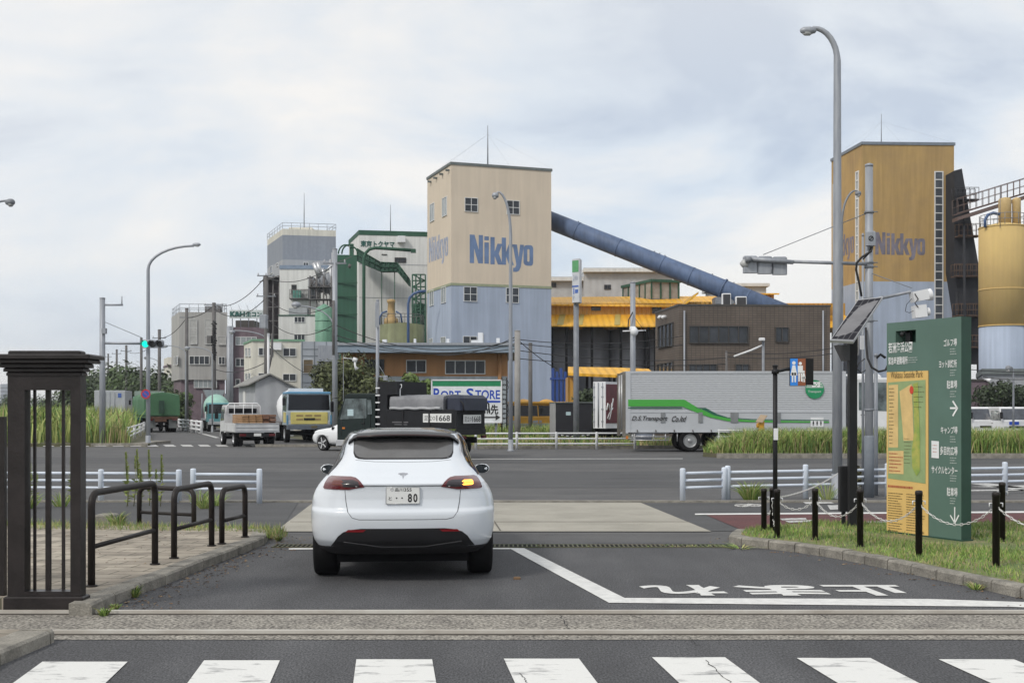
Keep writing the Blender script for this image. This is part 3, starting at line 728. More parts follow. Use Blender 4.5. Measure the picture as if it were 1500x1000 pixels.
# --- yellow works hall (between the towers)
D1 = 116
H = thing('works_hall', (X(960, D1), D1 + 10, 0), 'long works hall with bright yellow corrugated roofs behind the brown building', 'hall')
x0, x1, x2 = X(806, D1), X(1218, D1), X(1015, D1)
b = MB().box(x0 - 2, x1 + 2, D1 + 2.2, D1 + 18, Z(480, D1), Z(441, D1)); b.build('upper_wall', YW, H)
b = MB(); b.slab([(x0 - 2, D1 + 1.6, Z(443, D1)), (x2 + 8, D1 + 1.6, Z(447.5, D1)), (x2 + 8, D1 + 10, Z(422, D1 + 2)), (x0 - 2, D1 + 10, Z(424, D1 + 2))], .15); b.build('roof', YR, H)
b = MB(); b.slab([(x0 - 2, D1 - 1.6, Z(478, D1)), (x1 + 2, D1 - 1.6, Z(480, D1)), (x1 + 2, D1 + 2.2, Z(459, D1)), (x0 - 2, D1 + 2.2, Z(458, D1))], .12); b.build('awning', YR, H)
frH = Fr((x0, D1 + 2.2, 0), (1, 0, 0), (0, -1, 0))
for r in ((866, 445, 880, 455), (955, 448, 969, 459)): window(H, frH, *r, 2, 1, t=.08, fm=FRAMED)
for (px, w_) in ((815, 9), (846, 6), (898, 8), (972, 9)):
    m_ = MB(); k0, k1 = X(px, D1), X(px + w_, D1)
    za, zb_ = Z(477.8, D1), Z(458.3, D1)
    m_.slab([(k0, D1 - 1.5, za + .06), (k1, D1 - 1.5, za + .06), (k1 + .4, D1 + 2.1, zb_ + .05), (k0 + .4, D1 + 2.1, zb_ + .05)], .05); m_.build('roof_light', mat('translucent_sheet', (.42, .34, .10), .5, var=.1), H)
ytop = [(1070, 419, 1137, 446), (1137, 443.5, 1218, 452)]
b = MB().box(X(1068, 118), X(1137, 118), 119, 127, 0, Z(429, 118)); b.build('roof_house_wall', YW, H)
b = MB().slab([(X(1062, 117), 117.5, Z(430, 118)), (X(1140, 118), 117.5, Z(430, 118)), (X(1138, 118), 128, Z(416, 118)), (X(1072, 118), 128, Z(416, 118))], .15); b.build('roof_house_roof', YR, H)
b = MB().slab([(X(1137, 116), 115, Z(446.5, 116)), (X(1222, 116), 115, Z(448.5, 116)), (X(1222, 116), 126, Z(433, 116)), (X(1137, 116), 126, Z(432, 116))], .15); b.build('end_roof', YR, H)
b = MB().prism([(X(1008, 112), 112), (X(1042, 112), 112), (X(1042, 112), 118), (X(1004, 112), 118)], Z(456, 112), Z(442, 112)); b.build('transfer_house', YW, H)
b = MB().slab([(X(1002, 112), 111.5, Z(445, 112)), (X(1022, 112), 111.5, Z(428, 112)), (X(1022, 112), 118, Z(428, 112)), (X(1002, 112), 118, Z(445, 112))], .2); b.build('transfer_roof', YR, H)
b = MB()
for k in range(4):
    cx = X(818 + k * 52, D1 + 1); b.lathe((cx, D1 + 1.0 + 2.6, 0), [(1.78, 0), (1.78, Z(470, D1))], 40)
b.build('silo_shell', SILO, H)
b = MB(); 
for px in (808, 829, 866, 908, 948, 958): b.box(X(px, D1) - .12, X(px, D1) + .12, D1 - 1.2, D1 - .9, 0, Z(480, D1))
b.build('steel_column', BLACKM, H)
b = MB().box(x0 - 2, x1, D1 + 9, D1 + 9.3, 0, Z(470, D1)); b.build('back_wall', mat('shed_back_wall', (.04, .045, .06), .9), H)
b = MB()
for k in range(4): b.box(X(808 + k * 6, 105), X(812 + k * 6, 105), 105, 106, 0, Z(539 + k % 2 * 5, 105))
b.box(X(806, 105), X(832, 105), 104.9, 106, Z(556, 105), Z(553, 105)); b.build('blue_hopper', mat('royal_blue_paint', (.02, .06, .25), .5), H)

# pale grey upper building and old glazed lift house behind it
GB = thing('warehouse', (X(890, 135), 140, 0), 'pale grey metal warehouse with white eaves behind the yellow hall', 'warehouse')
LG = corr('light_grey_sheet', (0.44, 0.455, 0.47), sc=4, amt=.12)
b = MB().box(X(800, 135), X(858, 135), 135, 150, 0, Z(405, 135)).box(X(855, 134), X(985, 134), 134, 150, 0, Z(392, 134)); b.build('wall', LG, GB)
b = MB().slab([(X(798, 135), 134.3, Z(407, 135)), (X(858, 135), 134.3, Z(407, 135)), (X(858, 135), 150, Z(399, 135)), (X(798, 135), 150, Z(399, 135))], .4).slab([(X(854, 134), 133.3, Z(394, 134)), (X(1010, 134), 133.3, Z(394, 134)), (X(990, 134), 150, Z(384, 134)), (X(854, 134), 150, Z(384, 134))], .4)
b.build('roof', OFFW, GB)
fG = Fr((0, 134, 0), (1, 0, 0), (0, -1, 0)); fG2 = Fr((0, 135, 0), (1, 0, 0), (0, -1, 0))
window(GB, fG, 885, 417, 895, 424, 2, 1, t=.1, fm=FRAMED); window(GB, fG2, 807, 414, 815, 421, 2, 1, t=.1, fm=FRAMED)
b = MB().box(X(1055, 132), X(1128, 132), 134, 142, 0, Z(417, 132)); b.build('annex_wall', LG, GB)
b = MB().box(X(1050, 132), X(1132, 132), 133.5, 142.5, Z(417, 132), Z(412.5, 132)); b.build('annex_roof', OFFW, GB)
LH = Bld('glazed_shed', (954, 122), (994, 123), (913, 128), 'old glazed shed with green frame under the sloping blue tube', 'shed')
LH.body(0, LH.z(437), COPING, 'base'); LH.body(LH.z(437), LH.z(413), mat('dirty_glazing', (.24, .21, .18), .5, col2=(.36, .35, .33), scale=1.2), 'glazing')
b = MB()
for u in (0, .34, .68, 1.0): b.fbox(LH.front, u * LH.wf - .08, u * LH.wf + .08, LH.z(437), LH.z(413), 0, .1)
for u in (.0, .2, .4, .6, .8): b.fbox(LH.left, u * LH.wl - .06, u * LH.wl + .06, LH.z(437), LH.z(413), 0, .1)
b.build('glazing_frame', GREENT, LH.root)
LH.body(LH.z(413), LH.z(409), GREENT, 'roof', .35)

# --- brown tiled office
BT = bpy.data.materials.new('brown_wall_tile'); BT.use_nodes = True
def brickify(m, c1, c2, mo, bw, rh, ms, sx=1.0):
    t = m.node_tree; bs = t.nodes['Principled BSDF']; bs.inputs['Roughness'].default_value = .75
    g = t.nodes.new('ShaderNodeNewGeometry'); s = t.nodes.new('ShaderNodeSeparateXYZ'); cb = t.nodes.new('ShaderNodeCombineXYZ'); ad = t.nodes.new('ShaderNodeMath'); ad.operation = 'ADD'
    t.links.new(g.outputs['Position'], s.inputs[0]); t.links.new(s.outputs[0], ad.inputs[0]); t.links.new(s.outputs[1], ad.inputs[1]); t.links.new(ad.outputs[0], cb.inputs[0]); t.links.new(s.outputs[2], cb.inputs[1])
    br = t.nodes.new('ShaderNodeTexBrick'); br.inputs['Scale'].default_value = 1; br.inputs['Brick Width'].default_value = bw; br.inputs['Row Height'].default_value = rh; br.inputs['Mortar Size'].default_value = ms; br.offset = 0
    for i, c in enumerate((c1, c2, mo)): br.inputs[i + 1].default_value = (*c, 1)
    nz = t.nodes.new('ShaderNodeTexNoise'); nz.inputs['Scale'].default_value = .6; nz.inputs['Detail'].default_value = 6
    mr = t.nodes.new('ShaderNodeMapRange'); mr.inputs[1].default_value = .3; mr.inputs[2].default_value = .7; mr.inputs[3].default_value = .82; mr.inputs[4].default_value = 1.12
    vm = t.nodes.new('ShaderNodeVectorMath'); vm.operation = 'SCALE'
    t.links.new(cb.outputs[0], br.inputs[0]); t.links.new(g.outputs['Position'], nz.inputs[0]); t.links.new(nz.outputs[0], mr.inputs[0]); t.links.new(br.outputs[0], vm.inputs[0]); t.links.new(mr.outputs[0], vm.inputs[3]); t.links.new(vm.outputs[0], bs.inputs['Base Color'])
brickify(BT, (0.135, 0.108, 0.088), (0.115, 0.092, 0.076), (0.07, 0.058, 0.05), .30, .15, .02)
O = Bld('brown_office', (994, 74), (1216, 74.6), (960, 80), 'brown tiled office building with dark windows behind the silver truck', 'building')
zt = O.z(448)
O.body(0, zt, BT, 'wall'); O.body(zt, zt + .12, FRAMED, 'coping', .06)
for px0, py0, px1, py1, nx in ((1009, 477, 1096, 503, 6), (1135.5, 479, 1155, 501, 2), (1009, 533, 1050, 560, 4), (1077, 533, 1097, 560, 2)):
    window(O.root, O.front, px0, py0, px1, py1, nx, 1, fm=FRAMED, gm=GLASS_B, t=.07, proud=.1)
for r in ((965, 478, 987, 506, 4), (964, 533, 987, 560, 4)): window(O.root, O.left, *r, 1, fm=FRAMED, t=.06, proud=.1)
for px in (1002, 1205):
    u, z = O.front.hit(px, 455); b = MB(); b.tube([O.front.p(u, 0.1, .1), O.front.p(u, z, .1)], .06, 8); b.build('downpipe', GALV, O.root)
b = MB()
for px in (970.5, 976): u, z = O.left.hit(px, 464); b.tube([O.left.p(u, z, 0), O.left.p(u, z, .2), O.left.p(u, z - .12, .28)], .12, 8)
b.build('vent_cowl', WHITEP, O.root)
for px0, px1, pyt, dy in ((1058, 1071, 429.5, 77), (1078, 1094, 434, 77.5)):
    c = thing('air_conditioner', (X((px0 + px1) / 2, dy), dy, zt + .12), 'white rooftop air conditioner unit on the brown building, ' + ('the taller left one' if px0 < 1060 else 'the lower wide right one'), 'air conditioner', 'rooftop air conditioners')
    xa, xb = X(px0, dy), X(px1, dy); zz = Z(pyt, dy)
    b = MB().bbox(xa, xb, dy, dy + .35, zt + .12, zz, .03); b.build('casing', WHITEP, c)
    b = MB().box(xa + .06, xb - .06, dy - .015, dy, zt + .25, zz - .07); b.build('grille', mat('dark_grille', (.045, .045, .05), .7), c)

# --- ochre tower at the right with its window strip
Y = Bld('ochre_tower', (1263, 120), (1397.5, 120.4), (1218, 128.2), 'tall weathered ochre yellow tower with blue base and faded lettering at the right', 'tower')
zt = Y.z(212); zb = Y.z(412)
Y.body(0, zb, PBLUE, 'lower_wall'); Y.body(zb, zt, OCHRE, 'upper_wall'); Y.body(zt, zt + .3, mat('blue_grey_coping', (.17, .2, .24), .7), 'coping', .14)
b = MB(); block_word(b, Y.front, 1282, 340, 1355, 381, .01); b.build('lettering', LETG, Y.root, recalc=False)
b = MB(); block_word(b, Y.left, 1222, 347, 1251, 387, .01); b.build('lettering', LETG, Y.root, recalc=False)
u0, z1 = Y.front.hit(1368.5, 251); u1, z0 = Y.front.hit(1381.5, 520)
window_u(Y.root, Y.front, u0, u1, z0, z1, 1, 22, t=.10, gm=mat('dull_glass', (.07, .08, .095), .3, var=.3, scale=1.0), proud=.1, name='window_strip')
for px0, px1, y0, y1 in ((1254, 1258.5, 252, 520), (1221, 1224, 270, 520)):
    u0, z1 = Y.left.hit(px0, y0); u1, z0 = Y.left.hit(px1, y1); window_u(Y.root, Y.left, u0, u1, z0, z1, 1, 20, t=.12, gm=GLASS_P, proud=.1, name='window_strip')
mp_ = P(1291, 212, 124); mast(Y.root, (mp_.x, mp_.y, zt), P(1291, 167, 124).z - zt, [(p.x, p.y, zt + .3) for p in Y.poly()], .06)

# --- black leaning elevator tower and its gangway
K = thing('elevator_tower', (X(1425, 118), 118, 0), 'black steel conveyor tower with platforms leaning beside the ochre tower', 'conveyor')
BK = mat('sooty_black_steel', (.018, .019, .024), .8, var=.3, scale=1)
b = MB(); d = 118
pl = [(X(1398, d), Z(250, d)), (X(1409, d), Z(247, d)), (X(1436, d), Z(402, d)), (X(1450, d), Z(532, d)), (X(1420, d), Z(532, d)), (X(1398, d), Z(396, d))]
b.add([(x, d, z) for x, z in pl] + [(x, d + 3, z) for x, z in pl], [tuple(range(6)), tuple(range(11, 5, -1))] + [(i, i + 6, (i + 1) % 6 + 6, (i + 1) % 6) for i in range(6)])
b.build('casing', BK, K)
b = MB()
for x_, z_ in ((1405, 540), (1448, 540)): b.tube([(X(x_, d), d + .5, 0), (X(x_, d), d + .5, Z(380, d))], .16, 6); b.tube([(X(x_, d), d + 2.6, 0), (X(x_, d), d + 2.6, Z(380, d))], .16, 6)
b.build('leg', BK, K)
def gang(b, p, q, h=1.1, w=1.0, n=6):
    p, q = Vector(p), Vector(q); 
    for s in (0, w):
        o = Vector((0, s, 0))
        b.tube([p + o, q + o], .06, 5); b.tube([p + o + Vector((0, 0, h)), q + o + Vector((0, 0, h))], .035, 5); b.tube([p + o + Vector((0, 0, h * .5)), q + o + Vector((0, 0, h * .5))], .025, 5)
        for i in range(n + 1): a = p.lerp(q, i / n) + o; b.tube([a, a + Vector((0, 0, h))], .03, 5)
for (xa, xb, y) in ((1399, 1434, 292), (1398, 1438, 404), (1400, 1443, 462), (1404, 1447, 508), (1404, 1436, 345)):
    b = MB(); pa_, pb_ = P(xa, y, d - 1), P(xb, y, d - 1); b.box(pa_.x, pb_.x, d - 1, d, pa_.z - .1, pa_.z); gang(b, pa_, pb_, 1.2, .9, 5); b.build('platform', BK if y < 300 else mat('rusty_handrail', (.10, .06, .04), .8), K)
GW = thing('gangway', (X(1460, 116), 116, 0), 'brown steel gangway sloping up right from the black conveyor tower', 'gangway')
b = MB(); gang(b, P(1402, 388 - 75, 116) , P(1530, 274, 116), 1.5, 1.3, 14); b.build('railing', mat('brown_red_steel', (.13, .09, .08), .7), GW)
b = MB(); pa_, pb_ = P(1402, 318, 116), P(1530, 277, 116); b.slab([pa_, pb_, pb_ + Vector((0, 1.3, 0)), pa_ + Vector((0, 1.3, 0))], .35); b.build('deck', mat('brown_red_steel', (0, 0, 0)), GW)
b = MB(); b.tube([(X(1412, 117), 116.6, 0), P(1412, 318, 116.6)], .12, 6); b.tube([(X(1512, 117), 116.6, 0), P(1512, 284, 116.6)], .12, 6); b.build('support', BK, GW)

# --- yellow silo
S = thing('silo', (X(1469, 105), 105, 0), 'round yellow silo with pale blue base at the right edge', 'silo')
r_ = 33 / F * 105; YS = mat('yellow_silo_paint', (.62, .45, .18), .9, col2=(.56, .40, .17), scale=.4, streak=.06)
cx = X(1469, 105); zt = Z(334, 105); zb = Z(478, 105)
b = MB().lathe((cx, 105, 0), [(r_, 0), (r_, zb)], 48); b.build('base_shell', PBLUE, S)
b = MB().lathe((cx, 105, 0), [(r_ + .02, zb), (r_ + .02, zt), (r_ - .1, zt + .1), (.3, zt + .5)], 48); b.build('shell', YS, S)
for zz in (zb, zt, Z(425, 105)): b = MB().lathe((cx, 105, 0), [(r_ + .03, zz - .05), (r_ + .06, zz - .05), (r_ + .06, zz + .05), (r_ + .03, zz + .05)], 48); b.build('hoop', YS, S)
for px0, px1 in ((1463, 1481), (1483, 1495)):
    rr = (px1 - px0) / 2 / F * 105; c_ = X((px0 + px1) / 2, 105); b = MB().lathe((c_, 105, 0), [(rr, zt + .2), (rr, Z(294, 105)), (rr * .9, Z(291, 105)), (.05, Z(289, 105))], 24); b.build('filter_drum', mat('cream_yellow_drum', (.50, .36, .16), .6, var=.1), S)
b = MB(); n_ = 20; prev = None
for i in range(n_):
    q = 2 * math.pi * i / n_; p = Vector((cx + r_ * .97 * math.cos(q), 105 + r_ * .97 * math.sin(q), zt)); b.tube([p, p + Vector((0, 0, 1.1))], .03, 4)
ring = [Vector((cx + r_ * .97 * math.cos(2 * math.pi * i / 24), 105 + r_ * .97 * math.sin(2 * math.pi * i / 24), zt + 1.1)) for i in range(25)]
b.tube(ring, .03, 4); b.tube([p - Vector((0, 0, .5)) for p in ring], .025, 4); b.build('railing', GALV_D, S)
b = MB(); b.tube([P(1443, 333, 104), P(1443, 322, 104), P(1447, 315, 104), P(1455, 312, 104), P(1465, 314, 104)], .14, 8); b.build('pipe', mat('blue_pipe_paint', (.05, .10, .22), .5), S)
b = MB(); b.tube([P(1465, 334, 103), P(1465, 272, 103)], .03, 4); b.build('mast', GALV_D, S)
# low dark building and grey roof under the silo
q = Bld('dark_store', (1412, 86), (1450, 86), (1390, 90), 'low dark maroon building behind the green sign, next to the white vans', 'building')
q.body(0, q.z(558), PURP, 'wall'); q.body(q.z(558), q.z(555), FRAMED, 'coping', .1)
window(q.root, q.front, 1421, 597, 1436, 612, 2, 1, t=.08, gm=GLASS_P)
for px, py in ((1441, 556), (1447, 590)):
    u, z = q.front.hit(px, py); b = MB(); b.tube([q.front.p(u, z, 0), q.front.p(u, z, .5)], .04, 6); b.tube([q.front.p(u, z, .5), q.front.p(u + .25, z - .1, .75)], [.08, .2], 8); b.build('flood_lamp', WHITEP, q.root)
q = Bld('grey_shed', (1440, 97), (1560, 97), (1432, 110), 'low grey shed roof at the foot of the yellow silo', 'shed')
q.body(0, q.z(548), GREYB, 'wall'); q.body(q.z(548), q.z(540), COPING, 'roof', .3)

# --- stores behind the silver truck cab
q = Bld('white_store', (1278, 66), (1330, 66), (1262, 74), 'white shop front with a green fascia stripe behind the right hand poles', 'shop')
q.body(0, q.z(560), OFFW, 'wall'); q.body(q.z(574), q.z(565), mat('green_fascia', (.03, .2, .08), .5), 'fascia', .08); window(q.root, q.front, 1284, 580, 1300, 606, 2, 1, fm=FRAMED, t=.06)

# --- orange low building with the pale blue canopy
q = thing('orange_building', (X(620, 72), 76, 0), 'low orange building with a pale blue flat roof behind the black tipper truck', 'building')
OR = mat('orange_render', (.42, .22, .10), .8, var=.06, scale=.6, streak=.12)
xa, xb = X(500, 72), X(743, 72)
b = MB().box(xa, xb, 72, 82, Z(551, 72), Z(514, 72)); b.build('upper_wall', OR, q)
b = MB().box(xa, xb, 71.9, 82, 0, Z(551, 72)); b.build('lower_wall', mat('blue_grey_wall', (.30, .34, .38), .8, streak=.15), q)
b = MB().box(X(494, 71), X(757, 71), 70.6, 83, Z(516.5, 71), Z(503, 71)); b.build('roof', mat('pale_blue_fascia', (.23, .29, .36), .6, var=.08), q)
b = MB().box(X(494, 71), X(757, 71), 70.5, 70.62, Z(506, 71), Z(502.5, 71)); b.build('gutter', GALV, q)
fO = Fr((xa, 72, 0), (1, 0, 0), (0, -1, 0))
for r in ((534, 526, 563, 547, 3), (595, 527, 624.5, 546, 2), (652, 527.5, 711, 548, 4)): window(q, fO, *r, 1, t=.08, fm=FRAMED if r[0] == 534 else FRAMEW, gm=GLASS_D if r[0] != 652 else GLASS_B)
for px in (732, 507): b = MB(); b.tube([(X(px, 71.9), 71.85, .1), (X(px, 71.9), 71.85, Z(516, 72))], .12, 8); b.build('downpipe', OR, q)
b = MB()
for px, w_, h_ in ((606, 3, 4), (560, 6, 3), (654, 4, 4), (727, 5, 5), (690, 10, 2)): b.box(X(px, 74), X(px + w_, 74), 74, 74.5, Z(504, 74), Z(500 - h_, 74))
b.build('roof_vent', WHITEP, q)
# boxy duct rising at x=700
b = MB().box(X(700, 78), X(707, 78), 78, 78.5, Z(505, 78), Z(487, 78)); b.build('duct', WHITEP, q)

# --- white building with green roof trim, its panelled neighbour and grey gabled shed
q = Bld('cream_building', (370, 90), (445, 90.5), (357.5, 95), 'cream two storey building with a green roof edge above the grey shed', 'building')
q.body(0, q.z(499.5), CREAM, 'wall'); q.body(q.z(499.5), q.z(496.5), mat('pale_green_trim', (.16, .30, .20), .6), 'coping', .12)
for r in ((378.5, 509, 400, 521, 3), (414.5, 509.5, 434, 522, 2), (378, 546, 396, 552, 2), (414, 547, 434, 558, 2)): window(q.root, q.front, *r, 1, t=.08)
for r in ((360, 510, 363, 522, 1), (364.5, 510, 367.5, 522, 1), (360, 547, 363, 556, 1), (364.5, 546.5, 367.5, 556, 1)): window(q.root, q.left, *r, 1, t=.06, gm=GLASS_P)
u, z = q.front.hit(405, 507); b = MB().fbox(q.front, u - .3, u + .4, z - .3, z + .25, 0, .5); b.build('vent_box', WHITEP, q.root)
q = Bld('panelled_building', (442, 86), (497, 86.5), (440, 92), 'pale blue grey panelled building between the cream building and the round bush', 'building')
q.body(0, q.z(500), mat('blue_grey_panel', (.36, .39, .43), .6, var=.05), 'wall')
b = MB()
for px in (442.5, 460.5, 478, 496): u, _ = q.front.hit(px, 500); b.fbox(q.front, u - .03, u + .03, 0, q.z(500), 0, .03)
for py in (511, 521, 534, 547, 560, 574): b.fbox(q.front, 0, q.wf, q.z(py) - .02, q.z(py) + .02, 0, .032)
b.build('panel_joint', mat('joint_grey', (.18, .2, .22), .7), q.root)
b = MB(); u, z = q.front.hit(476, 518); b.fbox(q.front, u - .5, u + .6, z - .6, z + .6, 0, .5); b.build('fan_box', GALV, q.root)
window(q.root, q.front, 444, 526, 459, 547, 1, 1, t=.06, gm=mat('brown_louvre', (.16, .12, .07), .7, var=.2))
q = thing('grey_shed', (X(385, 78), 82, 0), 'grey gabled metal shed behind the white flatbed truck', 'shed')
SH = corr('grey_shed_sheet', (.36, .375, .40), sc=4, amt=.1)
A_, B_ = P(374, 560, 78), P(430, 566, 78.5); ap_ = P(397, 549, 78.2); L_ = Vector((X(348, 86), 86, 0)) - Vector((X(372, 78), 78, 0))
fr3 = [Vector((A_.x, A_.y, 0)), Vector((B_.x, B_.y, 0)), B_, ap_, A_]
fr3b = [p + L_ for p in fr3]
b = MB().add(fr3 + fr3b, [(0, 1, 2, 3, 4), (9, 8, 7, 6, 5), (0, 5, 6, 1), (1, 6, 7, 2), (4, 9, 5, 0)]); b.build('wall', SH, q)
e1 = Vector((0, -.3, 0)); b = MB().slab([A_ + e1 + Vector((-.4, 0, -.1)), ap_ + e1 + Vector((0, 0, .12)), ap_ + L_ + Vector((0, 0, .12)), A_ + L_ + Vector((-.4, 0, -.1))], .1).slab([ap_ + e1 + Vector((0, 0, .12)), B_ + e1 + Vector((.4, 0, -.1)), B_ + L_ + Vector((.4, 0, -.1)), ap_ + L_ + Vector((0, 0, .12))], .1); b.build('roof', mat('moss_grey_roof', (.24, .24, .23), .9, var=.2), q)
fS = Fr(fr3b[4] * 1, fr3[0] - fr3b[0]); 
b = MB(); 
u0, z1 = Fr(fr3b[0], fr3[0] - fr3b[0]).hit(357, 573); fS = Fr(fr3b[0], fr3[0] - fr3b[0]); b.fbox(fS, u0, u0 + 1.1, 0, z1, 0, .06); b.build('door', OFFW, q)

# --- grey overhanging building, mauve one and roof sign, far left of the row
q = Bld('grey_building', (264, 128), (331, 128.5), (253, 135), 'grey rendered building overhanging a mauve ground floor, left of the roof sign', 'building')
zt = q.z(457); z3 = q.z(556)
q.body(z3, zt, GREYR, 'upper_wall', .25); q.body(0, z3, PURP, 'lower_wall', -.2)
for r in ((278, 468, 289, 504, 1, 3), (300, 468, 312, 504, 1, 3), (319, 492, 332 - 1, 505, 1, 1)): window(q.root, q.front, *r[:4], r[4], r[5], t=.05, gm=mat('blind_panel', (.40, .40, .39), .6), off=.27)
for r in ((277, 521, 307, 534, 4), (320, 522, 330, 534, 2)): window(q.root, q.front, *r, 1, t=.1, off=.27)
window(q.root, q.front, 284, 556, 318, 568, 5, 1, t=.08, gm=GLASS_P, proud=.05)
for r in ((255, 522, 256.5, 534), (258, 522, 261, 534)): window(q.root, q.left, *r, 1, 1, t=.1, off=.27)
b = MB(); P4 = [Vector((p.x, p.y, zt)) for p in q.poly(.1)]
for i in range(4):
    a_, c_ = P4[i], P4[(i + 1) % 4]
    for k in range(5): t_ = a_.lerp(c_, k / 5); b.tube([t_, t_ + Vector((0, 0, .9))], .03, 4)
    for hh in (.45, .9): b.tube([a_ + Vector((0, 0, hh)), c_ + Vector((0, 0, hh))], .03, 4)
b.build('roof_railing', GALV, q.root)
b = MB().box(X(300, 131), X(322, 131), 131, 132, zt, zt + .9); b.build('roof_unit', POLE_D, q.root)
q = Bld('mauve_building', (338, 124), (392, 124.5), (331, 130), 'mauve brick building under the white roof sign board', 'building')
q.body(0, q.z(479), PURP, 'wall')
for r in ((345, 493, 376, 506, 4), (345, 524.5, 366, 537, 3), (345, 555, 352, 567, 1)): window(q.root, q.front, *r, 1, t=.1, gm=GLASS_P if r[1] == 493 else GLASS_B)
b = MB().box(X(345, 127), X(372, 127), 127, 130, q.z(479), q.z(466)); b.build('roof_house', FRAMED, q.root)
b = MB(); b.tube([(X(334, 123), 123.6, 0), (X(334, 123), 123.6, q.z(478))], .3, 8); b.tube([(X(338, 123), 123.6, 0), (X(338, 123), 123.6, q.z(478))], .15, 8); b.build('duct', GALV, q.root)
q2 = thing('roof_sign', (X(360, 124), 125, q.z(479)), 'white roof sign board with dark green Latin and Japanese letters on the mauve building', 'sign')
fr_ = Fr((X(335, 124.5), 124.5, 0), (1, .0, 0), (0, -1, 0)); u0, z1 = fr_.hit(336, 454); u1, z0 = fr_.hit(385, 466)
b = MB().fbox(fr_, u0, u1, z0, z1, -.25, 0); b.build('board', mat('pale_sign_white', (.55, .60, .60), .6), q2)
b = MB(); face_text(b, fr_, 'K&H', 337, 456, 359, 464, .03, bold=.06); face_text(b, fr_, '生コン', 360, 456, 383.5, 464, .03, bold=.05); b.build('lettering', mat('dark_green_lettering', (.01, .09, .075), .6), q2, recalc=False)
b = MB()
for px in (340, 352, 364, 376): b.tube([(X(px, 125), 125.1, q.z(479)), (X(px, 125), 125.1, z1)], .05, 5); b.tube([(X(px, 125), 125.1, z1), (X(px, 125), 124.2, z1 + .5)], .02, 4)
b.build('frame', GALV, q2)
q = Bld('far_white_house', (246, 190), (257, 190), (240, 196), 'far off pale two storey building just left of the grey building', 'building')
q.body(0, q.z(523), CREAM, 'wall'); q.body(q.z(537), q.z(534), PURP, 'balcony_band', .5); q.body(q.z(555), q.z(548), OFFW, 'band', .6)

# --- concrete plant: grey stepped building
q = Bld('concrete_plant', (414, 150), (492, 151.5), (391.5, 160), 'tall stepped grey and white concrete plant with roof railing, left of the green tower', 'building')
zt = q.z(335); 
q.body(0, q.z(380), GREYB, 'wall'); q.body(q.z(380), q.z(344), mat('slate_grey_cladding', (.26, .285, .33), .8, var=.05, streak=.08), 'grey_band'); q.body(q.z(344), zt, CREAM, 'cream_band')
b = MB(); P4 = [Vector((p.x, p.y, zt)) for p in q.poly(.0)]
for i in range(4):
    a_, c_ = P4[i], P4[(i + 1) % 4]
    for k in range(6): t_ = a_.lerp(c_, k / 6); b.tube([t_, t_ + Vector((0, 0, .8))], .03, 4)
    for hh in (.4, .8): b.tube([a_ + Vector((0, 0, hh)), c_ + Vector((0, 0, hh))], .03, 4)
b.build('roof_railing', GALV, q.root)
b = MB().box(X(423, 154), X(457, 154), 154, 157, zt, zt + .8); b.build('roof_hatch', CREAM, q.root)
mp_ = P(445.5, 330, 155); mast(q.root, (mp_.x, mp_.y, zt + .8), P(445.5, 283, 155).z - zt - .8, None, .07)
for r in ((444, 384, 452, 392, 2), (481, 387, 488, 394, 1)): window(q.root, q.front, *r, 1, t=.1)
for r in ((395.5, 391, 399.5, 400), (405, 386, 407.5, 390)): window(q.root, q.left, *r, 1, 1, t=.1)
fr_ = Fr((X(409.5, 144), 144, 0), (1, 0, 0), (0, -1, 0)); 
b = MB().box(X(409.5, 144), X(485, 144), 144, 150, 0, Z(394, 144)); b.build('lower_block', OFFW, q.root)
b = MB().box(X(409.3, 143.9), X(487, 143.9), 143.9, 150.2, Z(394, 144), Z(388.5, 144)); b.build('blue_band', mat('dull_blue_trim', (.21, .27, .36), .7), q.root)
b = MB().box(X(408, 138), X(466, 138), 138, 144, 0, Z(462.5, 138)); b.build('annex', OFFW, q.root)
b = MB().box(X(407.5, 138), X(466.5, 138), 137.9, 144, Z(462.5, 138), Z(461, 138)); b.build('annex_coping', GREENT, q.root)
b = MB().box(X(423, 140), X(450, 140), 140, 142, Z(461, 138), Z(451, 140)); b.build('fan_unit', GREYB, q.root)
f2 = Fr((0, 138, 0), (1, 0, 0), (0, -1, 0))
for r in ((431, 463.5, 447, 472.5, 3), (430.5, 489, 447, 498, 3)): window(q.root, f2, *r, 1, t=.1)
window(q.root, fr_, 427, 417, 434.5, 430, 1, 1, fm=FRAMED, gm=GLASS_D, t=.1)
b = MB(); p_, q_ = P(424, 437, 143), P(460, 437, 143); gang(b, p_, q_, 1.1, .9, 8); b.box(p_.x, q_.x, 143, 144, p_.z - .1, p_.z); b.build('balcony', POLE_D, q.root)
b = MB().box(X(429, 143.2), X(440, 143.2), 143.2, 143.8, Z(437, 143), Z(425, 143)); b.build('green_box', mat('sea_green_paint', (.12, .33, .27), .6), q.root)
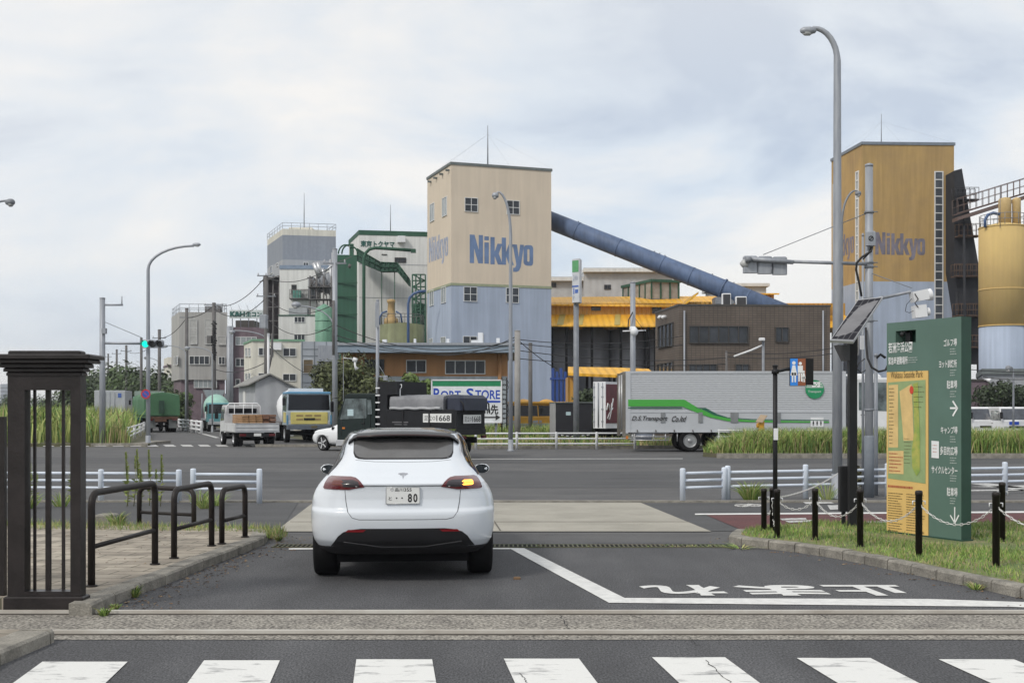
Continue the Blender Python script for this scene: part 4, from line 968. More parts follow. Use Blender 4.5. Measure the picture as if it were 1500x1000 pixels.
# hoppers and pipework
q = thing('hopper_cluster', (X(470, 141), 141, 0), 'tangle of grey hoppers, pipes and platforms on the concrete plant', 'hoppers')
b = MB()
for (px, py0, py1, r) in ((457, 408, 438, .45), (464, 412, 440, .5), (472, 404, 428, .7), (482, 402, 430, .65)): b.lathe((X(px, 141), 141, 0), [(r, Z(py1, 141)), (r, Z(py0, 141)), (r * .3, Z(py0 - 3, 141))], 14)
b.build('hopper', GALV_D, q)
b = MB()
for (xa, ya, xb, yb, r) in ((460, 385, 468, 406, .3), (465, 384, 471, 403, .25), (472, 393, 476, 408, .18), (488, 370, 488, 470, .2), (484, 380, 484, 440, .12), (474, 400, 490, 385, .12)): b.tube([P(xa, ya, 140.5), P(xb, yb, 140.5)], r, 8)
b.build('pipe', ALU, q)
b = MB(); rnd = random.Random(4)
for k in range(26):
    px, py = rnd.uniform(453, 486), rnd.uniform(404, 446); b.tube([P(px, py, 140), P(px + rnd.choice((0, 0, 8, -8)), py + rnd.choice((10, 14, 0)), 140)], .07, 4)
for y in (438, 420): b.box(X(452, 140), X(486, 140), 139.5, 141.5, Z(y, 140) - .08, Z(y, 140))
for px in (454, 464, 474, 485): b.tube([(X(px, 140), 140, 0), P(px, 404, 140)], .1, 5)
b.build('framework', POLE_D, q)
q = thing('mint_tank', (X(475, 136), 136, 0), 'mint green round tank left of the dark green tower', 'tank')
b = MB().lathe((X(475, 136), 136, 0), [(1.05, 0), (1.05, Z(452, 136)), (.1, Z(445, 136))], 28); b.build('shell', mat('mint_tank_paint', (.16, .34, .24), .6, streak=.2), q)
b = MB(); 
for y in (470, 484): b.lathe((X(475, 136), 136, 0), [(1.06, Z(y, 136) - .05), (1.09, Z(y, 136) - .05), (1.09, Z(y, 136) + .05), (1.06, Z(y, 136) + .05)], 28)
b.build('hoop', mat('mint_tank_paint', (0, 0, 0)), q)
q = thing('lattice_tower', (X(397, 146), 146, 0), 'dark brown enclosed steel lift tower at the left of the concrete plant', 'tower')
b = MB().box(X(388, 146), X(408, 146), 146, 149, 0, Z(406, 146)); b.build('cladding', mat('dark_brown_sheet', (.035, .028, .032), .8, var=.4, scale=.8), q)
b = MB()
for px in (386.5, 392, 400, 409): b.tube([(X(px, 145.6), 145.6, 0), P(px, 404, 145.6)], .1, 5)
for y in (410, 430, 450, 470, 490): b.tube([P(386.5, y, 145.6), P(409, y, 145.6)], .07, 5)
b.slab([P(380, 412, 145), P(409, 403, 145), P(409, 403, 150), P(380, 412, 150)], .15); b.build('frame', POLE_D, q)

# --- dark green tower, white hall with green edge
GD = mat('dark_green_cladding', (.028, .105, .065), .6, var=.08, scale=.5, streak=.15)
q = Bld('green_tower', (493, 128), (523, 128.3), (488.5, 131), 'narrow dark green steel tower in front of the white hall', 'tower')
q.body(0, q.z(373), GD, 'cladding')
b = MB()
for y in (414, 434, 460): b.box(X(492.5, 127.9), X(523.5, 127.9), 127.85, 128.0, Z(y, 128) - .04, Z(y, 128) + .04)
b.build('joint', GREENT, q.root)
b = MB()
for dx in (0, 5): b.tube(arc(P(506 + dx, 372, 129), .78, 180, 60, (1, 0, 0), (0, 0, 1.3)), .09, 6)
b.tube(arc(P(516, 372, 129), .6, 120, 0, (1, 0, 0), (0, 0, 1.3)), .09, 6); b.build('pipe', GREENT, q.root)
b = MB().box(X(512, 129), X(517.5, 129), 129, 129.5, q.z(373), q.z(355)); b.build('stack', GD, q.root)
q = Bld('white_hall', (526, 136), (632, 137.5), (511, 144), 'large white plant hall with a green roof edge and Japanese lettering', 'building')
q.body(0, q.z(344), OFFW, 'wall'); q.body(q.z(344), q.z(337), GREENT, 'fascia', .06)
b = MB(); face_text(b, q.front, '東京トクヤマ', 528, 352, 578, 361.5, .05, bold=.03); b.build('lettering', mat('dark_green_lettering', (0, 0, 0)), q.root, recalc=False)
for r in ((578, 377, 595, 385, 2), (559, 372, 567, 373.5, 1)): window(q.root, q.front, *r, 1, t=.1, fm=FRAMED)
u0, z1 = q.front.hit(582, 346.5); u1, z0 = q.front.hit(593, 356); b = MB().fbox(q.front, u0, u1, z0, z1, 0, .8); b.build('vent_hood', WHITEP, q.root)
mp_ = P(572, 340, 140); mast(q.root, (mp_.x, mp_.y, q.z(337)), P(572, 300, 140).z - q.z(337), None, .06)
b = MB()
for py in (387, 436): _, z_ = q.front.hit(560, py); b.fbox(q.front, 0, q.wf, z_ - .03, z_ + .03, 0, .03)
b.build('joint', GREYB, q.root)
sp = [(523, 364, 382), (557, 384, 397), (582, 385, 397), (600, 409, 419)]
b = MB()
for i in range(3):
    (xa, ya, za), (xb, yb, zb_) = sp[i], sp[i + 1]
    va = [P(xa, ya, 133.5), P(xb, yb, 133.5), P(xb, zb_, 133.5), P(xa, za, 133.5)]; b.add(va + [v + Vector((0, 1.5, 0)) for v in va], [(0, 1, 2, 3), (7, 6, 5, 4), (0, 4, 5, 1), (3, 2, 6, 7), (0, 3, 7, 4), (1, 5, 6, 2)])
q3 = thing('covered_stair', (X(560, 133), 134, 0), 'dark green covered stair running down the white hall front', 'stairs'); b.build('casing', mat('green_mesh_sheet', (.03, .085, .06), .7, var=.3, scale=3), q3)
b = MB(); 
for i in range(3):
    (xa, ya, za), (xb, yb, zb_) = sp[i], sp[i + 1]
    for k in (0, .5, 1): b.tube([P(xa, ya + (za - ya) * k, 133.4), P(xb, yb + (zb_ - yb) * k, 133.4)], .06, 4)
    for k in range(5): t_ = k / 4; b.tube([P(xa + (xb - xa) * t_, ya + (yb - ya) * t_, 133.4), P(xa + (xb - xa) * t_, za + (zb_ - za) * t_, 133.4)], .05, 4)
for px in (559, 578): b.tube([(X(px, 133.6), 134, 0), P(px, 396, 134)], .05, 5)
b.build('frame', GREENT, q3)
q3 = thing('green_lattice_tower', (X(613, 128), 129, 0), 'green steel lattice tower between the white hall and the beige tower', 'tower')
b = MB()
for y_ in (128, 130):
    for px in (604, 609, 616, 623): b.tube([(X(px, 128), y_, 0), P(px, 402, y_)], .08, 5)
    for i, py in enumerate(range(402, 500, 9)):
        b.tube([P(604, py, y_), P(623, py, y_)], .07, 4); b.tube([P(604 + (i % 2) * 19, py, y_), P(623 - (i % 2) * 19, py + 9, y_)], .06, 4); b.tube([P(609 + (i % 2) * 7, py, y_), P(616 - (i % 2) * 7, py + 9, y_)], .05, 4)
b.build('frame', GREENT, q3)
b = MB().box(X(606, 129), X(622, 129), 128.7, 129.6, 0, Z(445, 129)); b.build('casing', GD, q3)
q3 = thing('olive_tank', (X(589, 118), 118, 0), 'olive green round tank with a tan filter drum on top', 'tank')
b = MB().lathe((X(589, 118), 118, 0), [(2.25, 0), (2.25, Z(476, 118)), (.3, Z(472, 118))], 32); b.build('shell', mat('olive_tank_paint', (.22, .24, .13), .7, col2=(.16, .17, .09), scale=.8, streak=.25), q3)
b = MB().lathe((X(573, 117), 117, 0), [(.75, Z(476, 117)), (.7, Z(467, 117)), (.38, Z(464, 117)), (.33, Z(444, 117)), (.42, Z(443, 117)), (.42, Z(439, 117)), (.1, Z(438, 117))], 20); b.build('filter_drum', mat('tan_paint', (.45, .31, .14), .6, streak=.2), q3)
b = MB(); 
for k in range(14):
    a_ = math.pi * 2 * k / 14; p = Vector((X(589, 118) + 2.15 * math.cos(a_), 118 + 2.15 * math.sin(a_), Z(476, 118))); b.tube([p, p + Vector((0, 0, 1))], .03, 4)
b.tube([Vector((X(589, 118) + 2.15 * math.cos(a_ / 10), 118 + 2.15 * math.sin(a_ / 10), Z(476, 118) + 1)) for a_ in range(0, 64, 3)], .03, 4); b.build('railing', POLE_D, q3)
b = MB(); b.tube([P(556, 476, 116.6), P(556, 465, 116.6), P(560, 458, 116.6), P(567, 456, 116.6)], .09, 6); b.tube([P(580, 456, 116.6), P(587, 460, 116.6), P(589, 474, 116.6)], .09, 6); b.build('pipe', mat('blue_pipe_paint', (0, 0, 0)), q3)
q3 = thing('blue_pipe', (X(598, 112), 112, 0), 'curved blue pipe rising beside the olive tank and turning right', 'pipe')
b = MB(); b.tube([(X(598, 112), 112, 0), P(598, 445, 112), P(600, 436, 112), P(606, 430, 112), P(614, 427, 112), P(624, 426, 112)], .13, 8); b.build('tube', mat('blue_pipe_paint', (0, 0, 0)), q3)

# --- skyline far off at the left
SK = mat('far_tower_block', (.26, .28, .31), .8, var=.1, scale=.01)
for i, (xa, xb, yt, d) in enumerate(((160, 178, 553, 1900), (181, 186, 546, 2000), (187, 206, 548, 2100), (206, 222, 556, 1900), (0, 12, 562, 2000), (100, 112, 570, 1900), (228, 240, 566, 1800))):
    q = thing('far_block', (X((xa + xb) / 2, d), d, 0), 'hazy tower block on the far skyline, ' + ('leftmost of the tall group', 'slimmest one of the tall group', 'widest of the tall group', 'right neighbour of the widest block', 'at the left picture edge', 'seen low beyond the field', 'low one just left of the pale house')[i], 'building', 'far skyline blocks')
    b = MB().bbox(X(xa, d), X(xb, d), d, d + 20, -2, Z(yt, d), 1.0); b.build('wall', SK, q)
    b = MB(); 
    for k in range(1, 7): zz = Z(yt, d) * k / 7.2; b.box(X(xa, d) + 1, X(xb, d) - 1, d - .4, d - .1, zz, zz + 2)
    b.build('window_band', GLASS_B, q)

# ------------------------------------------------------------------ trees and bushes
random.seed(11)
tree('round_bush', (X(509, 68), 68, 0), 4.9, 4.9, 3.6, 30000, .115, 'olive', (.072, .085, .03), 'large round olive green bush in front of the orange building', 'bush', clumps=60, zlow=.08)
tree('round_bush', (X(616, 68), 69, 0), 4.2, 2.9, 2.4, 5500, .14, 'fresh', (.13, .19, .05), 'bright leafy small tree between bush and billboard', 'tree', clumps=24, zlow=.2)
tree('shrub', (X(868, 66), 66, 0), 3.2, 3.4, 2.6, 3000, .12, 'dark', (.035, .055, .022), 'dark green shrub beside the red delivery truck', 'bush', clumps=14, zlow=.1)
for i, (px, d, h, w, l) in enumerate(((1462, 82, 4.0, 3.6, 'dark tree right behind the left white van'), (1486, 84, 3.4, 3.4, 'dark tree behind the lamp post at the right edge'), (1440, 88, 3.0, 3.0, 'small dark tree beside the maroon building'), (1512, 84, 3.8, 3.6, 'dark tree cut by the right picture edge'))):
    tree('roadside_tree', (X(px, d), d, 0), h, w, w * .8, 2200, .15, 'dark', (.035, .055, .022), l, 'tree', 'dark trees behind the vans', clumps=12, zlow=.15)
b = MB(); rr = random.Random(5); cl = []
for i in range(240):
    d = rr.uniform(150, 330); px = rr.uniform(96, 262); h = rr.uniform(.25, 1) * (Z(548 if px > 165 else 556, d) if px < 235 else Z(556, d)); cl.append((Vector((X(px, d), d, h)), rr.uniform(1.6, 3.2), rr.choice((0, 1, 1, 2))))
for i in range(60):
    d = rr.uniform(280, 380); px = rr.uniform(-60, 110); cl.append((Vector((X(px, d), d, rr.uniform(.2, .9) * Z(580, d))), rr.uniform(1.6, 2.6), 1))
for c, r, m in cl:
    for k in range(120):
        v = Vector((rr.gauss(0, 1), rr.gauss(0, 1), rr.gauss(0, 1))).normalized() * r * rr.uniform(.4, 1.1); p = c + v
        if p.z < .1: continue
        n_ = (v.normalized() + Vector((rr.uniform(-.6, .6), rr.uniform(-.6, .6), rr.uniform(-.2, .8)))).normalized(); t1 = n_.orthogonal().normalized(); t2 = n_.cross(t1); s_ = .32 * rr.uniform(.6, 1.4)
        b.cur = max(0, min(2, m + rr.choice((-1, 0, 1)))); b.add([p - t1 * s_, p - t2 * s_ * .6, p + t1 * s_, p + t2 * s_ * .6], [(0, 1, 2, 3)])
stuff(b, 'distant_wood', leafmats('wood', (.055, .085, .03)), 'dark distant wood behind the field and the green truck', 'wood')
tree('roadside_tree', (X(262, 118), 118, 0), 4.2, 3.6, 3, 2600, .17, 'mid', (.07, .11, .03), 'green tree right of the green tarpaulin truck', 'tree', clumps=14, zlow=.12)
# tall seeding weeds at the left guardrail
hd = mat('weed_seed_head', (.22, .27, .07), .8, var=.3, scale=20); hs = mat('weed_stem', (.20, .20, .09), .8, var=.3)
for i, (px, pt, pb_, k) in enumerate(((187, 664, 740, 1), (196, 670, 741, 0), (203, 660, 740, 1), (219, 661, 741, 1), (235, 668, 742, 1), (226, 690, 741, 0), (104, 672, 742, 1), (52, 676, 743, 1), (186, 700, 742, 0), (44, 668, 743, 1), (112, 690, 742, 0), (207, 690, 741, 1))):
    c = G(px, pb_); d = c.y; top = P(px + random.uniform(-3, 3), pt, d); q = thing('tall_weed', tuple(c), 'tall seeding weed stalk growing at the left guardrail', 'weed', 'tall weeds at the left guardrail')
    b = MB(); b.tube([c, c.lerp(top, .5) + Vector((.03, 0, 0)), top], [.008, .006, .003], 5); b.build('stem', hs, q)
    b = MB(); lo = .5 if k else .75
    for j in range(190 if k else 70):
        t = random.uniform(lo, 1); p = c.lerp(top, t); a = random.uniform(0, 6.28); r = .075 * (1.05 - t) * 2 + .012; r = min(r, .07); e_ = p + Vector((r * math.cos(a), r * math.sin(a), .05)); s_ = .010
        b.add([p, p + Vector((s_, 0, .02)), e_, p + Vector((-s_, 0, .03))], [(0, 1, 2, 3)])
    for j in range(10):
        t = random.uniform(.1, .55); p = c.lerp(top, t); a = random.uniform(0, 6.28); e_ = p + Vector((.09 * math.cos(a), .09 * math.sin(a), .03)); b.add([p, p + Vector((.01, 0, .03)), e_, p + Vector((-.01, 0, -.01))], [(0, 1, 2, 3)])
    b.build('seed_head', hd, q, recalc=False)
tree('scrub_bush', (X(1262, 24.5), 24.6, 0), .75, .95, .5, 700, .045, 'scrub', (.09, .085, .04), 'scraggly brownish bush between the two tall grey poles', 'bush', clumps=9, trunk=False)
b = MB(); tuft(b, G(1100, 733), 220, .42, .32, .014); tuft(b, G(1212, 731), 60, .4, .3)
stuff(b, 'pavement_tuft', GR, 'clumps of grass growing at the foot of the right guardrail', 'grass')

# ------------------------------------------------------------------ gate pillar at the left
q = thing('gate_pillar', (X(68, 10.25), 10.35, 0), 'blurred dark bronze gate pillar with vertical bars and a moulded cap', 'pillar')
d0 = 10.2; dep = .13
xl, xr = X(11, d0), X(118, d0); zc = Z(547, d0); z0 = 0.005
b = MB()
sw = .15; 
for xa, xb in ((xl, X(36, d0)), (X(103, d0), xr)): b.box(xa, xb, d0, d0 + dep, Z(866, d0), Z(571, d0))
b.box(xl, xr, d0, d0 + dep, Z(571, d0), Z(550, d0)); b.box(xl, xr, d0, d0 + dep, .14, Z(866, d0)); b.build('frame', BRONZE, q)
b = MB().bbox(xl - .03, xr + .03, d0 - .03, d0 + dep + .03, z0, .14, .01); b.build('plinth', BRONZE, q)
b = MB(); zz = Z(550, d0)
for g_, h_ in ((.012, .035), (.03, .035), (.055, .04), (.10, .035), (.125, .04)):
    b.bbox(xl - g_, xr + g_, d0 - g_, d0 + dep + g_, zz, zz + h_, .012); zz += h_
b.bbox(xl + .0, xr - .0, d0, d0 + dep, zz, zz + .035, .01); b.build('cap', BRONZE, q)
for px, r in ((51, .011), (71, .020), (93, .012)):
    b = MB(); xx = X(px, d0 + .12); b.box(xx - r, xx + r, d0 + .12 - r, d0 + .12 + r, Z(866, d0), Z(571, d0)); b.build('bar', BRONZE, q)
q = thing('sliding_gate', (X(-60, 10.2), 10.2, 0), 'dark gate leaf edge at the far left behind the pillar', 'gate')
b = MB(); d1 = 10.45
b.box(X(-6, d1), X(6, d1), d1, d1 + .06, .03, Z(610, d1)); b.box(X(-400, d1), X(-8, d1), d1, d1 + .06, Z(640, d1), Z(610, d1)); b.box(X(-400, d1), X(-8, d1), d1, d1 + .06, .06, .16); b.build('frame', BRONZE, q)
for k in range(10): b = MB(); xx = X(-30 - k * 30, d1 + .03); b.box(xx - .015, xx + .015, d1 + .015, d1 + .045, .16, Z(640, d1)); b.build('bar', BRONZE, q)

# ------------------------------------------------------------------ brown hoop barriers on the paving
def hoop(pa, pb, pyt, label, low=.42, z=KH, r=.035):
    a, c = G(*pa, z), G(*pb, z); h = Z(pyt, a.y) - z
    q = thing('hoop_barrier', ((a.x + c.x) / 2, (a.y + c.y) / 2, z), label, 'barrier', 'brown hoop barriers')
    u = (c - a).normalized(); L_ = (c - a).length; rr_ = .12; up = Vector((0, 0, 1))
    pts = [a, a + up * (h - rr_)] + arc(a + u * rr_ + up * (h - rr_), rr_, 180, 90, u, up, 6)[1:] + arc(c - u * rr_ + up * (h - rr_), rr_, 90, 0, u, up, 6) + [c]
    b = MB().tube(pts, r, 12); b.build('hoop', BROWNPOST, q)
    b = MB().tube([a + u * r + up * h * low, c - u * r + up * h * low], r * .7, 10); b.build('crossbar', BROWNPOST, q)
    b = MB()
    for p in (a, c): b.lathe(p, [(r * 1.6, 0), (r * 1.6, .01), (r, .012)], 12)
    b.build('base_flange', BROWNPOST, q)
hoop((134, 858), (227, 826), 722, 'brown hoop barrier on the paving, largest and nearest the gate pillar')
hoop((255, 817), (310, 799), 717, 'brown hoop barrier on the paving, middle of the row along the kerb')
hoop((325, 796), (359, 786), 717, 'brown hoop barrier on the paving, smallest at the far end by the kerb')
hoop((204, 776), (284, 781), 713, 'brown hoop barrier standing crossways behind the row', z=.02)
tag(MB().bbox(G(145, 764).x, G(170, 764).x, 18.2, 18.6, 0, .13, .02).build('concrete_block', KERB), 'low concrete block on the ground behind the hoop barriers', 'block')

# ------------------------------------------------------------------ white guardrails
def guardrail(name, posts, rails, label, h=.66, r=.055, rr=.027, m=RAILP, z=0.006):
    """posts: list of (px, d); rails: heights"""
    P_ = [Vector((X(px, d), d, z)) for px, d in posts]; c = (P_[0] + P_[-1]) / 2
    q = thing(name, tuple(c), label, 'guardrail')
    for p in P_:
        b = MB(); b.lathe(p, [(r, 0), (r, h - .03), (r * .9, h - .008), (r * .4, h)], 14); b.build('post', m, q)
    for hh in rails:
        b = MB(); e_ = (P_[-1] - P_[0]).normalized() * .05; b.tube([P_[0] - e_] + [p + Vector((0, 0, 0)) for p in P_[1:-1]] + [P_[-1] + e_], rr, 8)
        for v in b.v: v.z += hh
        b.build('rail', m, q)
    return q
HR = (.55, .41, .27)
guardrail('guardrail', [(-230, 22.7), (-100, 22.6), (34, 22.5), (148, 22.4), (262, 22.3)], HR, 'pale three bar guardrail at the left, passing behind the gate pillar', h=.63)
guardrail('guardrail', [(283, 22.1), (380, 22.0)], HR, 'short pale three bar guardrail panel at the left end of the crossing gap', h=.66)
guardrail('guardrail', [(1000, 22.4), (1061, 22.75)], HR, 'short angled guardrail panel at the right side of the crossing gap', h=.65)
guardrail('guardrail', [(1066, 22.8), (1180, 23.3), (1300, 23.8), (1390, 24.1), (1472, 24.4), (1600, 25)], HR, 'long pale guardrail at the right, passing behind the big poles and sign', h=.68)
guardrail('guardrail', [(697, 52.2), (757, 52.3), (815, 52.4), (874, 52.5), (930, 52.6)], (.72, .48, .25), 'low white guardrail across the junction below the billboard', h=.78, r=.06, rr=.035, m=WHITEP, z=0)
b_ = guardrail('guardrail', [(1053, 46.8), (1168, 46.8), (1290, 46.8), (1410, 46.8), (1530, 46.8)], (.95, .7), 'thin white railing above the tall median grass in front of the silver truck', h=1.0, r=.03, rr=.025, m=WHITEP, z=0)
guardrail('guardrail', [(188, 60), (197, 66), (205, 74), (211, 84)][::-1], (.75, .5, .3), 'white slatted fence along the kerb left of the green truck', h=.8, r=.09, rr=.05, m=WHITEP, z=.1)
guardrail('guardrail', [(262, 103), (268, 99), (275, 95), (281, 91), (288, 88), (295, 85)], (.9, .6, .3), 'white slatted fence in front of the grey building', h=1.0, r=.10, rr=.07, m=WHITEP, z=0)

# ------------------------------------------------------------------ bollards and chains
def bollard(p, h, label):
    q = thing('bollard', tuple(p), label, 'bollard', 'dark bollards with white chains')
    b = MB().lathe(p, [(.038, 0), (.038, h - .05), (.042, h - .05), (.042, h - .01), (.03, h), (0.001, h + .004)], 16); b.build('post', BROWNPOST, q)
    b = MB().lathe(p, [(.055, 0), (.055, .012), (.04, .016)], 16); b.build('base_flange', BROWNPOST, q)
    b = MB(); 
    for s in (-1, 1): b.tube([p + Vector((s * .042, 0, h - .12)), p + Vector((s * .07, 0, h - .12)), p + Vector((s * .07, 0, h - .16))], .007, 6)
    b.build('hook', WHITEP, q); return p + Vector((0, 0, h - .15))
bl = [(1119, 715, 777, 'rearmost bollard of the trio at the lawn corner'), (1131.5, 714, 776.5, 'middle bollard of the trio at the lawn corner'), (1138.5, 716, 787, 'front bollard of the trio at the lawn corner'), (1194, 715, 790, 'bollard just left of the black solar lamp post'), (1260, 716, 800, 'bollard just right of the black solar lamp post'), (1346, 718, 815, 'bollard in front of the yellow map panel'), (1459, 720, 830, 'nearest bollard, right of the green sign'), (1468, 706, 792, 'bollard standing behind the nearest one, right of the sign')]
tops = []
for px, pt, pb_, lb in bl:
    p = G(px, pb_, KH if px > 1135 or 1 else 0); h = Z(pt, p.y) - KH; tops.append(bollard(p, h, lb))
CH = mat('white_chain_plastic', (.62, .62, .60), .5, var=.05)
def chain(a, c, sag, label, r=.011):
    q = MB(); n = max(10, int((c - a).length / .045)); pts = []
    for i in range(n + 1):
        t = i / n; p = a.lerp(c, t); p.z -= sag * 4 * t * (1 - t); pts.append(p)
    for i in range(n):
        p, s = pts[i], pts[i + 1]; u = (s - p).normalized(); w = u.cross(Vector((0, 0, 1))).normalized() if i % 2 else u.cross(u.cross(Vector((0, 0, 1)))).normalized()
        m = (p + s) / 2; l = (s - p).length * .66; e_ = .012
        q.tube([m + u * l * .8 * math.cos(k * 1.0472) + w * e_ * math.sin(k * 1.0472) for k in range(7)], .0045, 4, cap=False)
    o = q.build('chain', CH, None, recalc=False); tag(o, label, 'chain', 'white plastic chains'); return o
lb = ['slack chain on the trio of bollards, leftmost', 'chain hanging steeply between two bollards of the trio', 'chain from the trio to the bollard left of the lamp post', 'chain passing in front of the black solar lamp post', 'chain from the lamp post bollard across the yellow map panel', 'chain crossing the green half of the big sign', 'chain running off the right picture edge']
chain(tops[0], tops[1], .22, lb[0]); chain(tops[1], tops[2], .36, lb[1]); chain(tops[2], tops[3], .12, lb[2])
chain(tops[3], tops[4], .20, lb[3]); chain(tops[4], tops[5], .22, lb[4]); chain(tops[5], tops[6], .22, lb[5])
p8 = G(1600, 852, KH) + Vector((0, 0, .72)); chain(tops[6], p8, .22, lb[6])
tops.append(bollard(G(1600, 852, KH), .87, 'bollard')) if False else None
chain(tops[0], Vector((X(1240, 21), 21, .75)), .12, 'thin chain running back from the trio towards the tall grey pole')

# ------------------------------------------------------------------ big green park sign
a = Vector((X(1299, 15.9), 15.9, 0)); c = Vector((X(1409, 14.75), 14.75, 0))
q = thing('park_sign', ((a.x + c.x) / 2, (a.y + c.y) / 2, KH), 'big green park sign with a yellow map panel and white Japanese lettering', 'sign')
f = Fr(a, c - a); wS = (c - a).length; zt = Z(463.5, 14.75)
us = f.hit(1361.5, 600)[0]; hu0, hz1 = f.hit(1312, 485); hu1, hz0 = f.hit(1341.5, 501)
T_ = .16
b = MB(); b.fbox(f, 0, hu0, .0, zt, -T_, 0); b.fbox(f, hu1, us - .003, 0, zt, -T_, 0); b.fbox(f, hu0, hu1, 0, hz0, -T_, 0); b.fbox(f, hu0, hu1, hz1, zt, -T_, 0); b.build('panel', GREEN_SIGN, q)
b = MB(); b.fbox(f, us + .003, wS, 0, zt, -T_, .012); b.build('panel', GREEN_SIGN, q)
b = MB(); b.fbox(f, wS, wS + .006, 0, zt, -T_, .012); b.fbox(f, hu0, hu1, hz0, hz1, -T_, -T_ + .01); b.build('edge', GREEN_SIDE, q)
b = MB(); um = (hu0 + hu1) / 2 - .02; b.fbox(f, um - .05, um + .03, hz0 + .0, hz1, -.11, -.07); b.tube([f.p(um, hz1 - .01, -.1), f.p(um, hz1 - .03, .01), f.p(um, hz1 - .06, .03)], .014, 8); b.tube([f.p(um, hz1 - .03, .03), f.p(um + .0, hz1 - .08, .05)], .028, 10); b.build('light_fitting', BLACK, q)
yu0, yz1 = f.hit(1299.5, 545); _, yz0 = f.hit(1299.5, 781)
b = MB(); b.fbox(f, 0.01, us - .012, yz0, yz1, 0, .012); b.build('map_panel', YELLOW_SIGN, q)
ym = mat('map_green', (.27, .36, .17), .5, var=.1, scale=5)
def uu(px, py): u, z = f.hit(px, py); return f.p(u, z, .0155)
b = MB(); b.poly([uu(1302, 560), uu(1357, 556), uu(1357, 708), uu(1302, 700)]); b.build('map', ym, q)
b = MB(); mpm = mat('map_sand', (.66, .47, .20), .5, var=.1, scale=6)
def u2(px, py, o=.018): u, z = f.hit(px, py); return f.p(u, z, o)
b.poly([u2(1303, 564), u2(1317, 563), u2(1317, 655), u2(1303, 655)]); b.poly([u2(1303, 660), u2(1325, 660), u2(1325, 694), u2(1303, 693)]); b.poly([u2(1319, 573), u2(1337, 562), u2(1340, 645), u2(1325, 645)]); b.build('map_legend', mpm, q)
b = MB(); b.poly([u2(1339, 562, .02), u2(1346, 560, .02), u2(1349, 640, .02), u2(1349, 690, .02), u2(1344, 697, .02), u2(1338, 685, .02), u2(1337, 660, .02), u2(1341, 630, .02)]); b.build('map_island', mat('map_grass', (.22, .34, .07), .5, col2=(.45, .42, .10), scale=9), q)
b = MB(); cc = u2(1337, 571, .022); b.add([cc] + [cc + f.u * .036 * math.cos(k * .4488) + Vector((0, 0, .055 * math.sin(k * .4488))) for k in range(14)], [(0, k + 1, (k + 1) % 14 + 1) for k in range(14)]); b.build('map_marker', mat('map_red', (.55, .06, .03), .5), q, recalc=False)
rs = random.Random(3)
def fakelines(b, px0, px1, py0, py1, n, o, hgt=.010, gap=.25):
    """rows of illegibly small print"""
    for i in range(n):
        y = py0 + (py1 - py0) * (i + .5) / n; x = px0
        u, z = f.hit(px0, y); ue, _ = f.hit(px1 - (px1 - px0) * rs.random() * .4, y)
        while u < ue:
            w_ = rs.uniform(.008, .03); b.add([f.p(u, z, o), f.p(min(u + w_, ue), z, o), f.p(min(u + w_, ue), z + hgt, o), f.p(u, z + hgt, o)], [(0, 1, 2, 3)]); u += w_ + .007
b = MB(); u0, z0_ = u2(1303, 555), 0
face_text(b, f, 'Wakasu Seaside Park', 1306, 544, 1353, 554, .016); 
fakelines(b, 1304, 1312, 567, 652, 16, .021); fakelines(b, 1302, 1325, 720, 778, 16, .016); fakelines(b, 1329, 1357, 722, 778, 15, .016); fakelines(b, 1340, 1356, 563, 600, 5, .0225, .006); fakelines(b, 1326, 1338, 640, 680, 8, .0225, .006); fakelines(b, 1344, 1358, 778, 786, 2, .016, .014)
b.build('small_print', mat('brown_print', (.12, .08, .03), .6), q, recalc=False)
b = MB(); fakelines(b, 1304, 1324, 662, 692, 6, .021, .014); fakelines(b, 1302, 1346, 710, 716, 1, .016, .03); b.build('red_print', mat('red_print', (.42, .10, .05), .6), q, recalc=False)
b = MB()
face_text(b, f, '若洲海浜公園', 1302, 502, 1337, 517.5, .008, bold=.012); face_text(b, f, '緊急時避難場所', 1302, 523, 1330, 534.5, .008, bold=.01)
for s, xa, ya, xb, yb in (('ゴルフ場', 1384, 496.5, 1403, 508), ('ヨット訓練所', 1377, 527.5, 1403, 539), ('駐車場', 1388.5, 557, 1403.5, 569.5), ('キャンプ場', 1379.5, 624, 1404, 635), ('多目的広場', 1378.5, 653, 1404, 666), ('サイクルセンター', 1366, 681.5, 1404, 692.5), ('駐車場', 1388.5, 713, 1404, 726)):
    face_text(b, f, s, xa, ya, xb, yb, .018, bold=.012)
def arrow(b, pts, w, o=.018):
    for (p, s) in pts:
        (ua, za), (ub, zb_) = f.hit(*p), f.hit(*s); d_ = Vector((ub - ua, zb_ - za, 0)).normalized(); n_ = Vector((-d_.y, d_.x, 0)) * w
        b.poly([f.p(ua - n_.x, za - n_.y, o), f.p(ub - n_.x, zb_ - n_.y, o), f.p(ub + n_.x, zb_ + n_.y, o), f.p(ua + n_.x, za + n_.y, o)])
arrow(b, (((1393, 597.5), (1403, 597.5)), ((1397, 587), (1404, 598)), ((1404, 597), (1397, 609))), .012)
arrow(b, (((1400, 742), (1400, 764)), ((1393.5, 754), (1400.5, 766)), ((1400, 766), (1406, 754))), .009, .0186)
b.build('lettering', TEXTW, q, recalc=False)
b = MB(); rs = random.Random(9)
for y in (510, 541, 572, 638, 669, 695, 728): fakelines(b, 1393, 1403, y, y + 11, 3, .018, .011)
fakelines(b, 1330, 1350, 523, 533, 3, .008, .010)
b.build('small_white_print', TEXTG, q, recalc=False)
b = MB(); 
b.poly([u2(1366, 645, .02), u2(1377, 646, .02), u2(1377, 671, .02), u2(1366, 670, .02)]); nt_ = b.build('notice', WHITEP, q)
